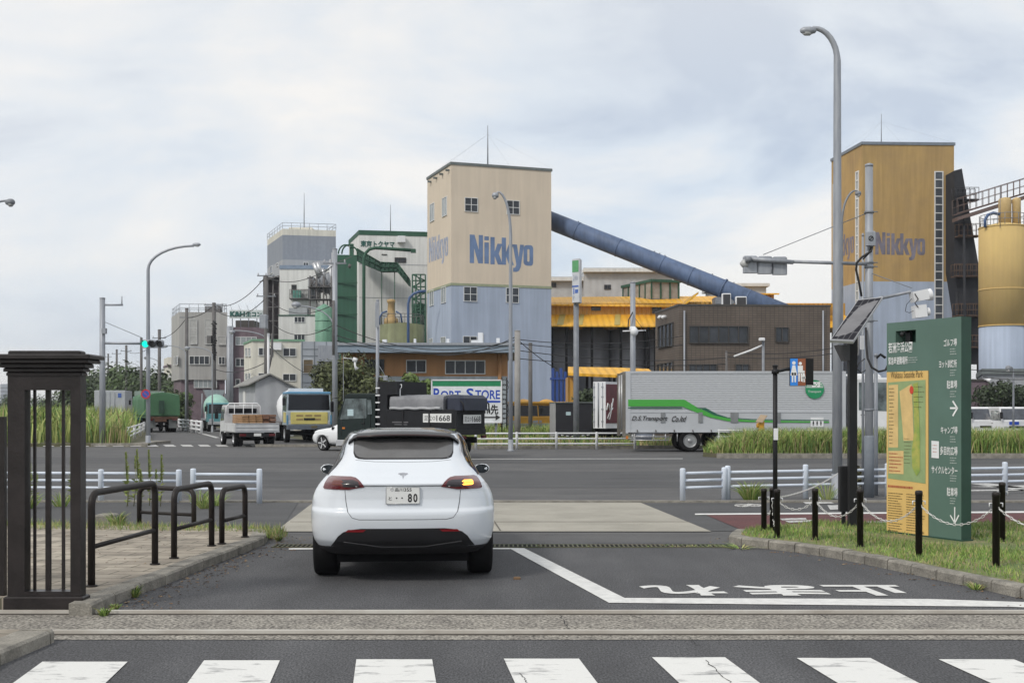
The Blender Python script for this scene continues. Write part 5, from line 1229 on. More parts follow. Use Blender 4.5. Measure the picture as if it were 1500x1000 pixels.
b = MB(); fakelines(b, 1368, 1376, 650, 664, 3, .0225, .008); b.build('notice_print', mat('red_print', (0, 0, 0)), nt_, recalc=False)
b = MB().fbox(f, -.02, wS + .02, -.02 + KH, KH + .02, -T_ - .02, .02); b.build('base_plate', GREEN_SIDE, q)

# ------------------------------------------------------------------ toilet direction sign
p = G(1135.5, 779, KH); q = thing('toilet_sign', tuple(p), 'black post with a blue and brown restroom sign arm', 'sign')
zt = Z(537, p.y); b = MB().tube([p, p + Vector((0, 0, zt - KH))], .032, 12); b.lathe((p.x, p.y, zt), [(.038, 0), (.038, .02), (.012, .03)], 12); b.build('post', BLACK, q)
za = Z(542, p.y); b = MB().tube([(p.x, p.y, za - .02), (X(1157, p.y), p.y, za + .02)], .022, 8); b.lathe((p.x, p.y, za - .05), [(.05, 0), (.05, .06)], 12); b.build('arm', BLACK, q)
x0_, x1_ = X(1157, p.y), X(1180, p.y); z0_, z1_ = Z(565, p.y), Z(524.5, p.y)
fs = Fr((x0_, p.y, 0), (1, .0, 0), (0, -1, 0)); w_ = x1_ - x0_
b = MB().fbox(fs, 0, w_, z0_, z1_, -.03, 0); b.build('board', BLACK, q)
b = MB().prism([(x1_ + .003, p.y + .003), (X(1193, p.y), p.y + .05), (X(1193, p.y), p.y + .08), (x1_ + .003, p.y + .033)], z0_ + .01, z1_ - .003); b.build('rear_board', BLACK, q)
b = MB().poly([fs.p(.004, z0_ + .005, .003), fs.p(w_ * .5, z0_ + .005, .003), fs.p(w_ * .5, z1_ - .005, .003), fs.p(.004, z1_ - .005, .003)]); b.build('blue_half', mat('sign_blue', (.03, .24, .75), .4), q)
b = MB().poly([fs.p(w_ * .5, z0_ + .005, .003), fs.p(w_, z0_ + .005, .003), fs.p(w_, z1_ - .005, .003), fs.p(w_ * .5, z1_ - .005, .003)]); b.build('brown_half', mat('sign_brown', (.27, .09, .04), .4), q)
def man(b, fr, u, z, h, o, skirt=False):
    n = 10; r = h * .085; b.add([fr.p(u, z + h * .91, o)] + [fr.p(u + r * math.cos(2 * math.pi * k / n), z + h * .91 + r * math.sin(2 * math.pi * k / n), o) for k in range(n)], [(0, k + 1, (k + 1) % n + 1) for k in range(n)])
    w = h * .13
    if skirt: b.poly([fr.p(u - w * 1.25, z + h * .32, o), fr.p(u + w * 1.25, z + h * .32, o), fr.p(u + w * .5, z + h * .8, o), fr.p(u - w * .5, z + h * .8, o)])
    else: b.poly([fr.p(u - w, z + h * .42, o), fr.p(u + w, z + h * .42, o), fr.p(u + w, z + h * .8, o), fr.p(u - w, z + h * .8, o)])
    for s in (-1, 1): b.poly([fr.p(u + s * w * .25, z, o), fr.p(u + s * w * .75, z, o), fr.p(u + s * w * .8, z + h * .45, o), fr.p(u + s * w * .1, z + h * .45, o)])
b = MB(); man(b, fs, w_ * .25, z0_ + .05, .29, .006, True); man(b, fs, w_ * .66, z0_ + .06, .27, .006); man(b, fs, w_ * .88, z0_ + .05, .16, .006, True); b.build('pictogram', TEXTW, q, recalc=False)
b = MB().box(p.x - .03, p.x + .03, p.y - .045, p.y - .035, Z(644, p.y), Z(627, p.y)); b.build('sticker', WHITEP, q)

# ------------------------------------------------------------------ solar lamp post
p = G(1248.5, 772, KH); d = p.y
q = thing('solar_lamp_post', tuple(p), 'square black post carrying a tilted solar panel', 'lamp post')
b = MB().box(p.x - .055, p.x + .055, d - .055, d + .055, KH, Z(497, d)); b.box(p.x - .09, p.x + .09, d - .09, d + .09, KH, KH + .015); b.build('post', BLACK, q)
A_ = P(1216, 498, d - .45); B_ = P(1250, 499.5, d - .55); C_ = P(1293.5, 434.5, d + .45); D_ = P(1257, 438.5, d + .55)
n_ = (B_ - A_).cross(D_ - A_).normalized(); 
if n_.z < 0: n_ = -n_
def pp(s, t, o=0): return A_.lerp(B_, s).lerp(D_.lerp(C_, s), t) + n_ * o
b = MB(); b.add([pp(0, 0, -.04), pp(1, 0, -.04), pp(1, 1, -.04), pp(0, 1, -.04), pp(0, 0), pp(1, 0), pp(1, 1), pp(0, 1)], [(3, 2, 1, 0), (4, 5, 6, 7), (0, 1, 5, 4), (1, 2, 6, 5), (2, 3, 7, 6), (3, 0, 4, 7)]); b.build('panel_frame', ALU, q)
b = MB(); 
for i in range(4):
    for j in range(6):
        s0, s1 = .04 + i * .235, .04 + i * .235 + .215; t0, t1 = .03 + j * .158, .03 + j * .158 + .148; b.poly([pp(s0, t0, .004), pp(s1, t0, .004), pp(s1, t1, .004), pp(s0, t1, .004)])
b.build('solar_cells', mat('solar_cell', (.022, .022, .028), .6, var=.2, spec=.08), q)
b = MB(); b.poly([pp(.02, .015, .002), pp(.98, .015, .002), pp(.98, .985, .002), pp(.02, .985, .002)]); b.build('backing_sheet', mat('cell_gap', (.20, .20, .21), .8, spec=.05), q)
b = MB(); b.tube([(p.x, d, Z(500, d)), pp(.5, .4, -.04)], .04, 8); b.build('bracket', BLACK, q)
b = MB(); xx = X(1240, d)
tp = [P(1227, 505, d - .1), P(1245, 505, d - .1), P(1245, 528, d - .1), P(1238, 528, d - .1)]; b.add(tp + [v + Vector((0, .2, 0)) for v in tp], [(0, 1, 2, 3), (7, 6, 5, 4), (0, 4, 5, 1), (1, 5, 6, 2), (2, 6, 7, 3), (3, 7, 4, 0)]); b.build('lamp_head', mat('dark_grey_casting', (.06, .06, .065), .5), q)
p2 = G(1235, 748 + 22, KH); q = thing('control_box', tuple(p2), 'dark upright control cabinet on a stub post left of the black lamp post', 'cabinet')
b = MB().bbox(X(1229, p2.y), X(1242, p2.y), p2.y - .06, p2.y + .06, Z(748, p2.y), Z(682, p2.y), .01); b.build('casing', BLACK, q)
b = MB().box(X(1233, p2.y), X(1238, p2.y), p2.y - .025, p2.y + .025, KH, Z(748, p2.y)); b.build('leg', BLACK, q)

# ------------------------------------------------------------------ street lamps and poles
def lamp(px, pyb, d, ytop, xe, ye, r, label, m=GALV, head=(12, 5), yarc=None, group='street lamps', z=0, hang=.0, name='street_lamp'):
    """pole with an arm that bends over towards photo x = xe at height ye"""
    p = Vector((X(px, d), d, z)); q = thing(name, tuple(p), label, 'street lamp', group)
    xa = X(xe, d); zt = Z(ytop, d); ze = Z(ye, d); s = 1 if xa > p.x else -1; w = abs(xa - p.x); zb = Z(yarc, d) if yarc else zt - w * .9
    pts = [p, (p.x, d, zb * .5), (p.x, d, zb)]
    for k in range(1, 9):
        t = k / 8; pts.append((p.x + s * w * (1 - math.cos(t * math.pi / 2)), d, zb + (zt - zb) * math.sin(t * math.pi / 2)))
    pts.append((xa, d, ze))
    rs_ = [r, r * .85, r * .7] + [r * .6 - r * .02 * k for k in range(8)] + [r * .4]
    b = MB().tube(pts, rs_, 10); b.build('pole', m, q)
    b = MB().lathe(tuple(p), [(r * 1.6, 0), (r * 1.6, .03), (r * 1.12, .05), (r * 1.1, .5)], 12); b.build('base', m, q)
    hw, hh = head[0] / F * d, head[1] / F * d
    b = MB(); n = 8; c = Vector((xa + s * hw * .35, d, ze))
    prof = [(-.5, .25), (-.42, .55), (-.1, .8), (.25, .75), (.45, .4), (.5, 0)]
    b.tube([c + Vector((s * hw * t, 0, hh * .1)) for t, _ in prof], [hh * k * .8 + .002 for _, k in prof], 10); b.build('lamp_head', m, q)
    b = MB(); b.tube([c + Vector((s * hw * .05 + s * hw * t, 0, -hh * .25)) for t in (-.3, -.15, .15, .3)], [hh * .2, hh * .5, hh * .5, hh * .2], 8); b.build('lens', mat('lamp_lens', (.45, .46, .46), .3), q)
    return q
lamp(1226.5, 731, 23.2, 41.5, 1192, 46, .105, 'tallest grey street lamp in the photo, right, bending left', head=(24, 9), yarc=90, group=None)
lamp(217, 650, 58, 360, 284, 358.5, .12, 'tall grey street lamp on the left corner behind the no parking disc', head=(12, 4), yarc=395)
lamp(748, 640, 50, 281, 729, 287, .10, 'grey street lamp in front of the beige tower, bending left', head=(10, 7), yarc=345)
lamp(1233, 600, 52, 279, 1254, 284, .09, 'dark grey lamp peeping between tall pole and ochre tower', head=(9, 6), yarc=330, m=GALV_D)
lamp(-30, 650, 45, 294, 10, 297, .09, 'street lamp whose head alone shows at the left edge', head=(14, 8), yarc=330, m=GALV_D)
lamp(393, 600, 85, 484, 343, 486.5, .08, 'lamp arm reaching left in front of the mauve building', head=(9, 4), yarc=500)
lamp(311, 600, 92, 508, 277, 510, .07, 'lamp arm in front of the grey building windows', head=(8, 4), yarc=520)
lamp(272, 600, 100, 506, 245, 507, .07, 'lamp right of the green traffic light, bending left', head=(7, 3), yarc=518)
lamp(233, 600, 150, 524, 215, 524, .08, 'small far lamp above the green tarpaulin truck', head=(5, 3), yarc=533)
lamp(205, 600, 200, 532, 190, 532, .08, 'farthest small lamp above the distant wood', head=(4, 2.5), yarc=540)
lamp(489, 600, 66, 448, 438, 447, .07, 'lamp with a long arm in front of the mint tank', head=(13, 7), yarc=480)
lamp(1484.5, 625, 66, 537, 1480, 540, .07, 'short lamp post among the trees at the right edge', head=(8, 7), yarc=545, m=GALV_D)
# green mast with a long arm beside the white hall
q = thing('green_mast', (X(533, 120), 120, 0), 'dark green bent mast with a long horizontal arm before the white hall', 'mast')
b = MB().tube([(X(533, 120), 120, 0), P(533, 380, 120), P(535.5, 371, 120), P(541, 365, 120), P(550, 363, 120), P(602, 366.5, 120)], .17, 10); b.build('tube', GREENT, q)
b = MB().box(X(602, 120), X(609, 120), 119.7, 120.3, Z(370, 120), Z(365, 120)); b.build('lamp_head', GREENT, q)

def pole(name, px, d, yt, r, label, m, cat='pole', group=None, z=0, cap=True):
    p = Vector((X(px, d), d, z)); q = thing(name, tuple(p), label, cat, group); zt = Z(yt, d)
    b = MB().tube([p, (p.x, d, zt * .5), (p.x, d, zt)], [r, r * .94, r * .88], 14); b.build('shaft', m, q)
    if cap: b = MB().lathe((p.x, d, zt), [(r * .92, -.02), (r * .94, .03), (r * .4, .05)], 14); b.build('cap', m, q)
    return q, p, zt
def crossarm(q, px, d, y, w, n=3, m=GALV_D, ins=True):
    b = MB().box(X(px - w, d), X(px + w, d), d - .12, d - .04, Z(y, d) - .04, Z(y, d) + .04); b.build('crossarm', m, q)
    if ins:
        for k in range(n):
            b = MB(); xx = X(px - w + 2 * w * (k + .15) / (n - .7), d); b.lathe((xx, d - .08, Z(y, d) + .04), [(.03, 0), (.05, .05), (.035, .08), (.05, .12), (.02, .16)], 8); b.build('insulator', mat('grey_porcelain', (.4, .4, .42), .3), q)

# right hand signal pole
q, p, zt = pole('signal_pole', 1273, 23.6, 243, .088, 'thick grey pole at the right carrying the traffic signal arms', GALV, 'signal pole')
d = 23.6
b = MB().lathe(tuple(p), [(.10, 0), (.10, Z(640, d)), (.089, Z(638, d))], 14); b.build('sleeve', POLE_D if False else mat('blue_grey_sleeve', (.20, .225, .26), .7), q)
b = MB().tube([(p.x - .07, d - .05, Z(387, d)), P(1155, 383, d)], .035, 8); b.tube([P(1290, 437, d - .4), P(1335, 427, d - .9)], .03, 8); b.tube([(p.x, d, Z(441, d)), P(1293, 435, d - .4)], .03, 8); b.build('signal_arm', GALV, q)
b = MB(); b.tube([P(1162, 384, d - .03), P(1088 + 8, 379, d)], .045, 8); b.build('arm_end', GALV, q)
b = MB().tube([P(1118, 373, d), (p.x, d, Z(311, d))], .008, 4); b.tube([(p.x, d, Z(399, d)), P(1336, 422, d - .9)], .008, 4); b.build('stay_wire', GALV_D, q)
b = MB().bbox(X(1269, d - .2), X(1282, d - .2), d - .26, d - .1, Z(362, d), Z(341, d), .02); b.build('control_box', WHITEP if False else GALV, q)
b = MB(); cc = P(1276, 349, d - .27)
b.tube([cc + Vector((.045 * math.cos(k * .524), 0, .045 * math.sin(k * .524))) for k in range(13)], .007, 4); b.tube([cc + Vector((-.03, 0, -.03)), cc + Vector((.03, 0, .03))], .007, 4); b.build('emblem', TEXTK, q)
b = MB(); b.tube([P(1278, 362, d - .2), P(1276, 368, d - .25), P(1262, 377, d - .22), P(1255, 385, d - .2), P(1254, 395, d - .15), P(1258, 412, d - .12), P(1262, 434, d - .12)], .022, 8)
b.tube([P(1276, 362, d - .15), P(1272, 372, d - .2), P(1264, 380, d - .2)], .015, 6)
b.tube([P(1268, 480, d - .1), P(1269, 505, d - .2), P(1271, 525, d - .25), P(1277, 538, d - .3), P(1287, 544, d - .3), P(1297, 542, d - .3), P(1303, 530, d - .3)], .024, 8)
b.tube([P(1267, 525, d - .15), P(1258, 532, d - .2), P(1255, 540, d - .2), P(1262, 546, d - .15), P(1268, 542, d - .12)], .010, 6)
b.build('cable', CABLE, q)
for y in (311, 385, 391, 437, 470, 600):
    b = MB().lathe((p.x, p.y, Z(y, d)), [(.093, -.02), (.097, -.02), (.097, .02), (.093, .02)], 14); b.tube([(p.x + .09, d - .05, Z(y, d)), (p.x + .16, d - .05, Z(y, d))], .012, 5); b.build('clamp', GALV_D, q)
# signal heads seen from behind
s = thing('traffic_light', tuple(P(1121, 400, d)), 'grey traffic light seen from behind at the end of the left arm', 'traffic light')
b = MB(); 
for k in range(3):
    xa = X(1090 + k * 21.7, d); xb = X(1090 + k * 21.7 + 20.9, d); za = Z(401.5 - 1.5 * (2 - k) * .8, d) ; b.bbox(xa, xb, d + .05, d + .17, za - .0, Z(375 - .6 * (2 - k), d), .025)
b.build('housing', GALV, s)
b = MB(); 
for k in range(3):
    c_ = P(1100 + k * 21.7, 387, d + .17); b.lathe(tuple(c_), [(.13, 0), (.13, .14), (.125, .14), (.125, .0)], 18, 'y')
b.build('visor', GALV, s)
b = MB().lathe(tuple(P(1091, 386, d + .1)), [(.02, -.1), (.08, -.05), (.10, .05)], 12, 'x'); b.build('side_lamp', mat('lamp_lens', (0, 0, 0)), s)
b = MB(); b.tube([P(1130, 388, d + .04), P(1130, 400, d + .03)], .01, 5); b.tube([P(1092, 380, d - .05), P(1100, 380, d - .05)], .06, 8); b.build('clamp', GALV_D, s)
s = thing('traffic_light', tuple(P(1350, 440, d - .9)), 'pale grey pedestrian signal pair seen from behind above the green sign', 'traffic light')
dd = d - .9
M_ = Matrix.Translation(P(1348, 433, dd)) @ Matrix.Rotation(R(14), 4, 'Y').inverted() if False else Matrix.Translation(P(1348, 433, dd)) @ Matrix.Rotation(R(-12), 4, 'Y')
b = MB().box(-.17, .13, -.12, .12, -.10, .10, M_); b.build('housing', WHITEP, s)
b = MB(); b.box(-.12, .11, -.11, .11, -.12, .12, Matrix.Translation(P(1347, 456, dd)) @ Matrix.Rotation(R(-6), 4, 'Y')); b.build('housing', WHITEP, s)
b = MB(); b.tube([P(1356, 433, dd), P(1364, 431, dd)], [.10, .12], 12, cap=False); b.tube([P(1354, 457, dd), P(1361, 456, dd)], [.07, .08], 12, cap=False); b.build('visor', WHITEP, s)
b = MB(); b.tube([P(1340, 430, dd - .13), P(1345, 438, dd - .14), P(1340, 444, dd - .13), P(1345, 450, dd - .13)], .01, 5); b.tube([P(1337, 436, dd), P(1328, 446, dd), P(1326, 456, dd), P(1332, 458, dd), P(1338, 455, dd)], .006, 5); b.build('cable', CABLE, s)
q, p, _ = pole('sign_pole', 1264, 24.4, 345, .028, 'thin grey tube pole right beside the thick signal pole', GALV, 'pole')
b = MB().box(X(1258, 24.3), X(1264, 24.3), 24.2, 24.23, Z(512, 24.3), Z(492, 24.3)); b.build('round_sign', WHITEP, q)
q, p, _ = pole('sign_pole', 1283, 24.2, 521, .045, 'short grey pole with a bent cable between signal pole and green sign', GALV, 'pole')
b = MB(); b.tube([P(1283, 525, 24.2), P(1290, 519, 24.1), P(1297, 524, 24.1)], .03, 6); b.build('cable', CABLE, q)

# left hand signal pole with the green light
q, p, zt = pole('signal_pole', 150, 57.6, 437, .15, 'grey signal pole on the left corner carrying the green traffic light', GALV, 'signal pole', z=.1)
d = 57.6; b = MB().tube([(p.x, d, Z(502.5, d)), P(208, 503, d)], .06, 8); b.tube([(p.x, d, Z(446.5, d)), P(180, 446.5, d)], .05, 6); b.tube([P(178.5, 446.5, d), P(178.5, 434, d)], .03, 6); b.build('signal_arm', GALV, q)
b = MB().tube([(p.x, d, Z(470, d)), P(207, 494, d)], .015, 4); b.build('stay_wire', GALV_D, q)
b = MB().box(X(151, d), X(157, d), d - .25, d, Z(489, d), Z(481, d)); b.build('control_box', GALV, q)
s = thing('traffic_light', tuple(P(224, 510, d)), 'traffic light showing green above the left corner', 'traffic light')
b = MB().bbox(X(208, d), X(240.5, d), d - .1, d + .1, Z(509.5, d), Z(497.5, d), .08); b.build('housing', GALV, s)
for k in range(3):
    c_ = P(213 + k * 10.7, 503.7, d - .1)
    b = MB().lathe(tuple(c_), [(.165, -.02), (.165, .0)], 18, 'y'); b.build('lens', mat('green_signal_lens', (.0, .85, .55), .4, var=0, emit=1.1) if k == 0 else mat('unlit_lens', (.015, .015, .018), .3, var=0), s)
    b = MB(); n = 12
    vs = []; 
    for y_ in (0, -.28):
        for j in range(n + 1): a_ = R(-20 + 220 * j / n); vs.append(c_ + Vector((.18 * math.cos(a_), y_, .18 * math.sin(a_))))
    b.add(vs, [(j, j + 1, n + 2 + j, n + 1 + j) for j in range(n)]); b.build('visor', GALV_D, s, recalc=False)
# no parking disc
p = P(214.3, 577, 57.8); q = thing('no_parking_sign', (p.x, 57.8, Z(585, 57.8)), 'round blue and red no parking disc on the left street lamp pole', 'sign')
def disc(b, c, r0, r1, y, n=28):
    vs = []; 
    for rr_ in (r0, r1):
        for j in range(n): vs.append(Vector((c.x + rr_ * math.cos(2 * math.pi * j / n), y, c.z + rr_ * math.sin(2 * math.pi * j / n))))
    b.add(vs, [(j, (j + 1) % n, n + (j + 1) % n, n + j) for j in range(n)])
b = MB().lathe((p.x, 57.7, p.z), [(.24, 0), (.24, .03)], 28, 'y'); b.build('backplate', mat('traffic_blue', (.03, .08, .38), .4), q)
b = MB(); disc(b, p, .17, .24, 57.695); w_ = .03; b.poly([(p.x - .13, 57.694, p.z + .11), (p.x - .11, 57.694, p.z + .13), (p.x + .13, 57.694, p.z - .11), (p.x + .11, 57.694, p.z - .13)]); b.build('red_ring', mat('traffic_red', (.45, .03, .04), .4), q, recalc=False)

# utility poles
UP = [(390, 84, 404, .17, POLE_D, 'dark utility pole with a grey transformer in front of the mauve building', [(404, 13), (434, 14)]),
      (490.5, 62, 365, .15, GALV, 'tall grey pole left of the green tower, passing the round bush', [(386, 17)]),
      (313.5, 104, 444, .19, POLE_D, 'dark utility pole wound with cables in front of the grey building', [(447, 14)]),
      (273.5, 108, 452, .17, POLE_D, 'utility pole at the left part of the grey building', [(465, 10)]),
      (233.5, 118, 483, .18, POLE_D, 'utility pole just right of the green traffic light', [(495, 10)]),
      (207, 130, 495, .16, POLE_D, 'slim utility pole rising behind the tall left street lamp', []),
      (185, 160, 506, .18, POLE_D, 'distant utility pole with two crossarms over the wood', [(514, 8)]),
      (171, 190, 512, .18, POLE_D, 'more distant utility pole left of the one with two crossarms', [(518, 7)]),
      (158.5, 220, 518, .18, POLE_D, 'most distant utility pole, next to the left signal pole', [(523, 5)]),
      (758, 58, 485, .16, POLE_C, 'pale concrete utility pole right of the billboard', [(497, 0)]),
      (777, 64, 503, .12, POLE_D, 'dark wooden pole below the beige tower', []),
      (553, 56, 440, .09, GALV, 'thin grey pole with a camera arm right of the round bush', []),
      (927, 55, 414, .14, GALV, 'grey pole with white cameras left of the brown building', []),
      (1118, 60, 500, .08, GALV_D, 'dark service pole with a lamp in front of the brown building', []),
      (1064, 62, 515, .07, POLE_D, 'small dark post of the brown building yard', [])]
UPO = {}
for px, d, yt, r, m, lb_, arms in UP:
    q, p, zt = pole('utility_pole', px, d, yt, r, lb_, m, 'pole', 'utility poles')
    UPO[px] = (q, p, zt)
    for y, w in arms:
        if w: crossarm(q, px, d, y, w, 3 if w > 6 else 2)
q, p, zt = UPO[390]; b = MB().bbox(X(382, 83), X(392, 83), 82.5, 83.2, Z(481, 83), Z(461, 83), .05); b.build('transformer', GALV, q)
b = MB(); b.tube([P(404 - 5, 488, 84), P(398, 520, 84), P(380, 600, 84)], .09, 6); b.build('stay_tube', POLE_D, q)
b = MB(); b.tube([P(393, 488, 83.5), P(393, 600, 83.5)], .09, 8); b.build('riser_pipe', WHITEP, q)
q, p, zt = UPO[313.5]; b = MB().box(X(305, 104), X(311, 104), 103.5, 104, Z(503, 104), Z(492, 104)); b.build('transformer', POLE_D, q); b = MB(); rr = random.Random(2)
for k in range(16): y = 470 + k * 3.5; b.tube([P(311 + rr.uniform(-1, 1), y, 103.7), P(316.5 + rr.uniform(-1, 1), y + 5, 103.7)], .08, 5)
b.build('cable_winding', CABLE, q)
q, p, zt = UPO[553]; b = MB(); b.tube([P(553, 551, 56), P(564, 552, 56)], .03, 6); b.tube([P(555, 535, 56), P(565, 551, 56)], .015, 4); b.bbox(X(562, 56), X(568, 56), 55.8, 56.1, Z(557, 56), Z(550, 56), .03); b.build('camera_arm', GALV, q)
b = MB().box(X(550, 55.8), X(555.5, 55.8), 55.7, 55.85, Z(479, 55.8), Z(443, 55.8)); b.build('upper_sleeve', GALV, q)
q, p, zt = UPO[927]; b = MB(); b.lathe(tuple(P(929, 486, 54.5)), [(.05, -.2), (.16, -.1), (.2, .05), (.1, .2)], 12); b.bbox(X(922, 54.6), X(931, 54.6), 54.5, 54.7, Z(483, 54.6), Z(478, 54.6), .03); b.tube([P(912, 485, 54.8), P(946, 484, 54.8)], .03, 6); b.build('camera', WHITEP, q)
b = MB(); b.tube([P(925, 483, 54.6), P(920, 478, 54.6), P(921, 468, 54.7), P(927, 457, 54.8)], .03, 5); b.tube([P(931, 467, 54.7), P(946, 487, 54.7)], .012, 4); b.build('cable', CABLE, q)
q, p, zt = UPO[490.5]; b = MB(); b.tube([P(488.5, 440, 61.7), P(488.5, 520, 61.7)], .07, 6); b.tube([P(515, 376, 62), P(491, 386, 62)], .02, 4); b.tube([P(513, 387, 62), P(511, 392, 62)], .08, 6); b.build('conduit', POLE_D, q)
q, p, zt = UPO[1118]; b = MB().bbox(X(1111, 60), X(1119, 60), 59.7, 60, Z(499, 60), Z(495, 60), .03); b.tube([P(1118, 505, 60), P(1100, 513, 60), P(1075, 522, 60)], .05, 6); b.build('lamp', WHITEP, q)
q = thing('loudspeaker_pole', (X(520, 63), 63, 0), 'thin pole with a small white loudspeaker in front of the round bush', 'pole')
b = MB().tube([(X(503, 63), 63, 0), P(503, 520, 63)], .02, 6); b.build('shaft', GALV_D, q)
b = MB(); b.tube([P(503, 524, 63), P(520, 526, 62.5)], .025, 5); b.tube([P(517, 526, 62.5), P(523, 528, 62.5)], .12, 8); b.tube([P(520, 530, 62.5), P(520, 536, 62.5), P(523, 541, 62.5)], [.06, .05, .12], 8); b.build('speaker', WHITEP, q)

# convenience pole sign
q, p, zt = pole('sign_pole', 844, 54.1, 445, .14, 'grey pole with the tall green and white shop sign', GALV_D, 'sign', cap=False)
f4 = Fr((X(838, 54), 54, 0), (1, .0, 0), (0, -1, 0)); w4 = X(848, 54) - X(838, 54)
b = MB().prism([(X(838, 54), 53.9), (X(848, 54), 53.6), (X(852.5, 54), 54.2), (X(843, 54), 54.5)], Z(443.5, 54), Z(380, 54)); b.build('sign_box', mat('white_sign_box', (.55, .57, .60), .4), q)
f4 = Fr((X(838, 54), 53.9, 0), Vector((X(848, 54), 53.6, 0)) - Vector((X(838, 54), 53.9, 0)))
def rect(b, f_, px0, py0, px1, py1, o): 
    (ua, za), (ub, zb_) = f_.hit(px0, py0), f_.hit(px1, py1); b.poly([f_.p(ua, zb_, o), f_.p(ub, zb_, o), f_.p(ub, za, o), f_.p(ua, za, o)])
b = MB(); rect(b, f4, 838.3, 382, 847.7, 398, .01); b.build('green_field', mat('sign_green', (.10, .33, .14), .5), q)
b = MB(); rect(b, f4, 838.3, 418.5, 847.7, 420, .01); rect(b, f4, 840, 422, 841.5, 431, .01); rect(b, f4, 842.5, 424, 847, 429, .01); b.build('blue_print', mat('sign_blue_print', (.06, .13, .42), .5), q)
b = MB(); face_text(b, f4, '24h', 839.5, 403, 846.5, 411, .012); face_text(b, f4, 'P', 839.3, 433, 841.8, 440, .012) ; b.build('faint_print', mat('faint_print', (.33, .37, .45), .5), q, recalc=False)

# billboard
q = thing('billboard', (X(683, 58), 58, 0), 'white roadside billboard with blue capital letters and a black arrow', 'sign')
f5 = Fr((X(632, 58), 58, 0), (1, 0, 0), (0, -1, 0)); w5 = X(735, 58) - X(632, 58); z0, z1 = Z(619, 58), Z(556, 58)
b = MB().fbox(f5, 0, w5, z0, z1, -.1, 0); b.build('board', mat('sign_white', (.70, .73, .76), .5), q)
b = MB()
for (a_, c_, e_, g_) in ((0, w5, z1 - .05, z1 + .01), (0, w5, z0 - .01, z0 + .04), (-.02, .04, z0, z1), (w5 - .04, w5 + .02, z0, z1)): b.fbox(f5, a_, c_, e_, g_, -.12, .03)
b.build('frame', WHITEP, q)
b = MB(); rect(b, f5, 633.5, 557.5, 733.5, 565.5, .006); b.build('green_band', mat('green_band_paint', (.01, .22, .09), .5), q)
b = MB(); face_text(b, f5, 'P', 635, 568.5, 643.5, 585, .008, bold=.02); face_text(b, f5, 'ORT', 645.5, 572, 675, 585, .008, bold=.02); face_text(b, f5, 'S', 683, 568.5, 694, 585, .008, bold=.02); face_text(b, f5, 'TORE', 696, 571, 732.5, 584.5, .008, bold=.02); rect(b, f5, 634, 586.5, 733, 589.5, .006); b.build('blue_lettering', mat('sign_royal_blue', (.01, .06, .42), .5), q, recalc=False)
b = MB(); face_text(b, f5, '200', 672, 592, 709, 606, .008, bold=.04); face_text(b, f5, 'm先', 709.5, 592.5, 730, 607, .008, bold=.03)
rect(b, f5, 660, 610, 727, 612, .008); (ua, za), (ub, zb_), (uc, zc_) = f5.hit(726, 606.5), f5.hit(734 - 1, 611), f5.hit(726, 615.5); b.poly([f5.p(ua, za, .008), f5.p(uc, zc_, .008), f5.p(ub, zb_, .008)]); b.build('black_lettering', TEXTK, q, recalc=False)
b = MB()
for u in (.3, w5 - .3): b.fbox(f5, u - .05, u + .05, 0, z1, -.22, -.12)
b.build('post', GALV_D, q)

# overhead cables
def cable(p, s, sag, label, r=.02):
    n = 14; b = MB(); pts = []
    for i in range(n + 1):
        t = i / n; v = p.lerp(s, t); v.z -= sag * 4 * t * (1 - t); pts.append(v)
    b.tube(pts, r, 5); o = b.build('overhead_cable', CABLE); tag(o, label, 'cable', 'overhead cables')
k = 0
NM = ['from the transformer pole to the tall grey pole, upper line', 'from the transformer pole to the tall grey pole, middle line', 'from the transformer pole to the tall grey pole, lower line', 'from the tall grey pole past the orange roof to the concrete pole', 'second line from the tall grey pole to the concrete pole', 'third line from the tall grey pole to the concrete pole', 'top line from the concrete pole across the grey silos', 'second line from the concrete pole across the grey silos', 'third line from the concrete pole across the grey silos', 'lowest line from the concrete pole across the grey silos', 'drooping line from the concrete pole to the yard post', 'line across the brown building to the right poles', 'lower line across the brown building to the right poles', 'from the wound pole to the transformer pole, upper line', 'from the wound pole to the transformer pole, lower line', 'between the two poles before the grey building', 'from the traffic light side pole to the grey building pole', 'drooping far line beside the green traffic light', 'line at the right edge in front of the silo', 'lower line at the right edge in front of the silo', 'steep line down from the transformer pole to the shed', 'line rising left from the concrete pole over the orange roof', 'low line between transformer pole and the grey building']
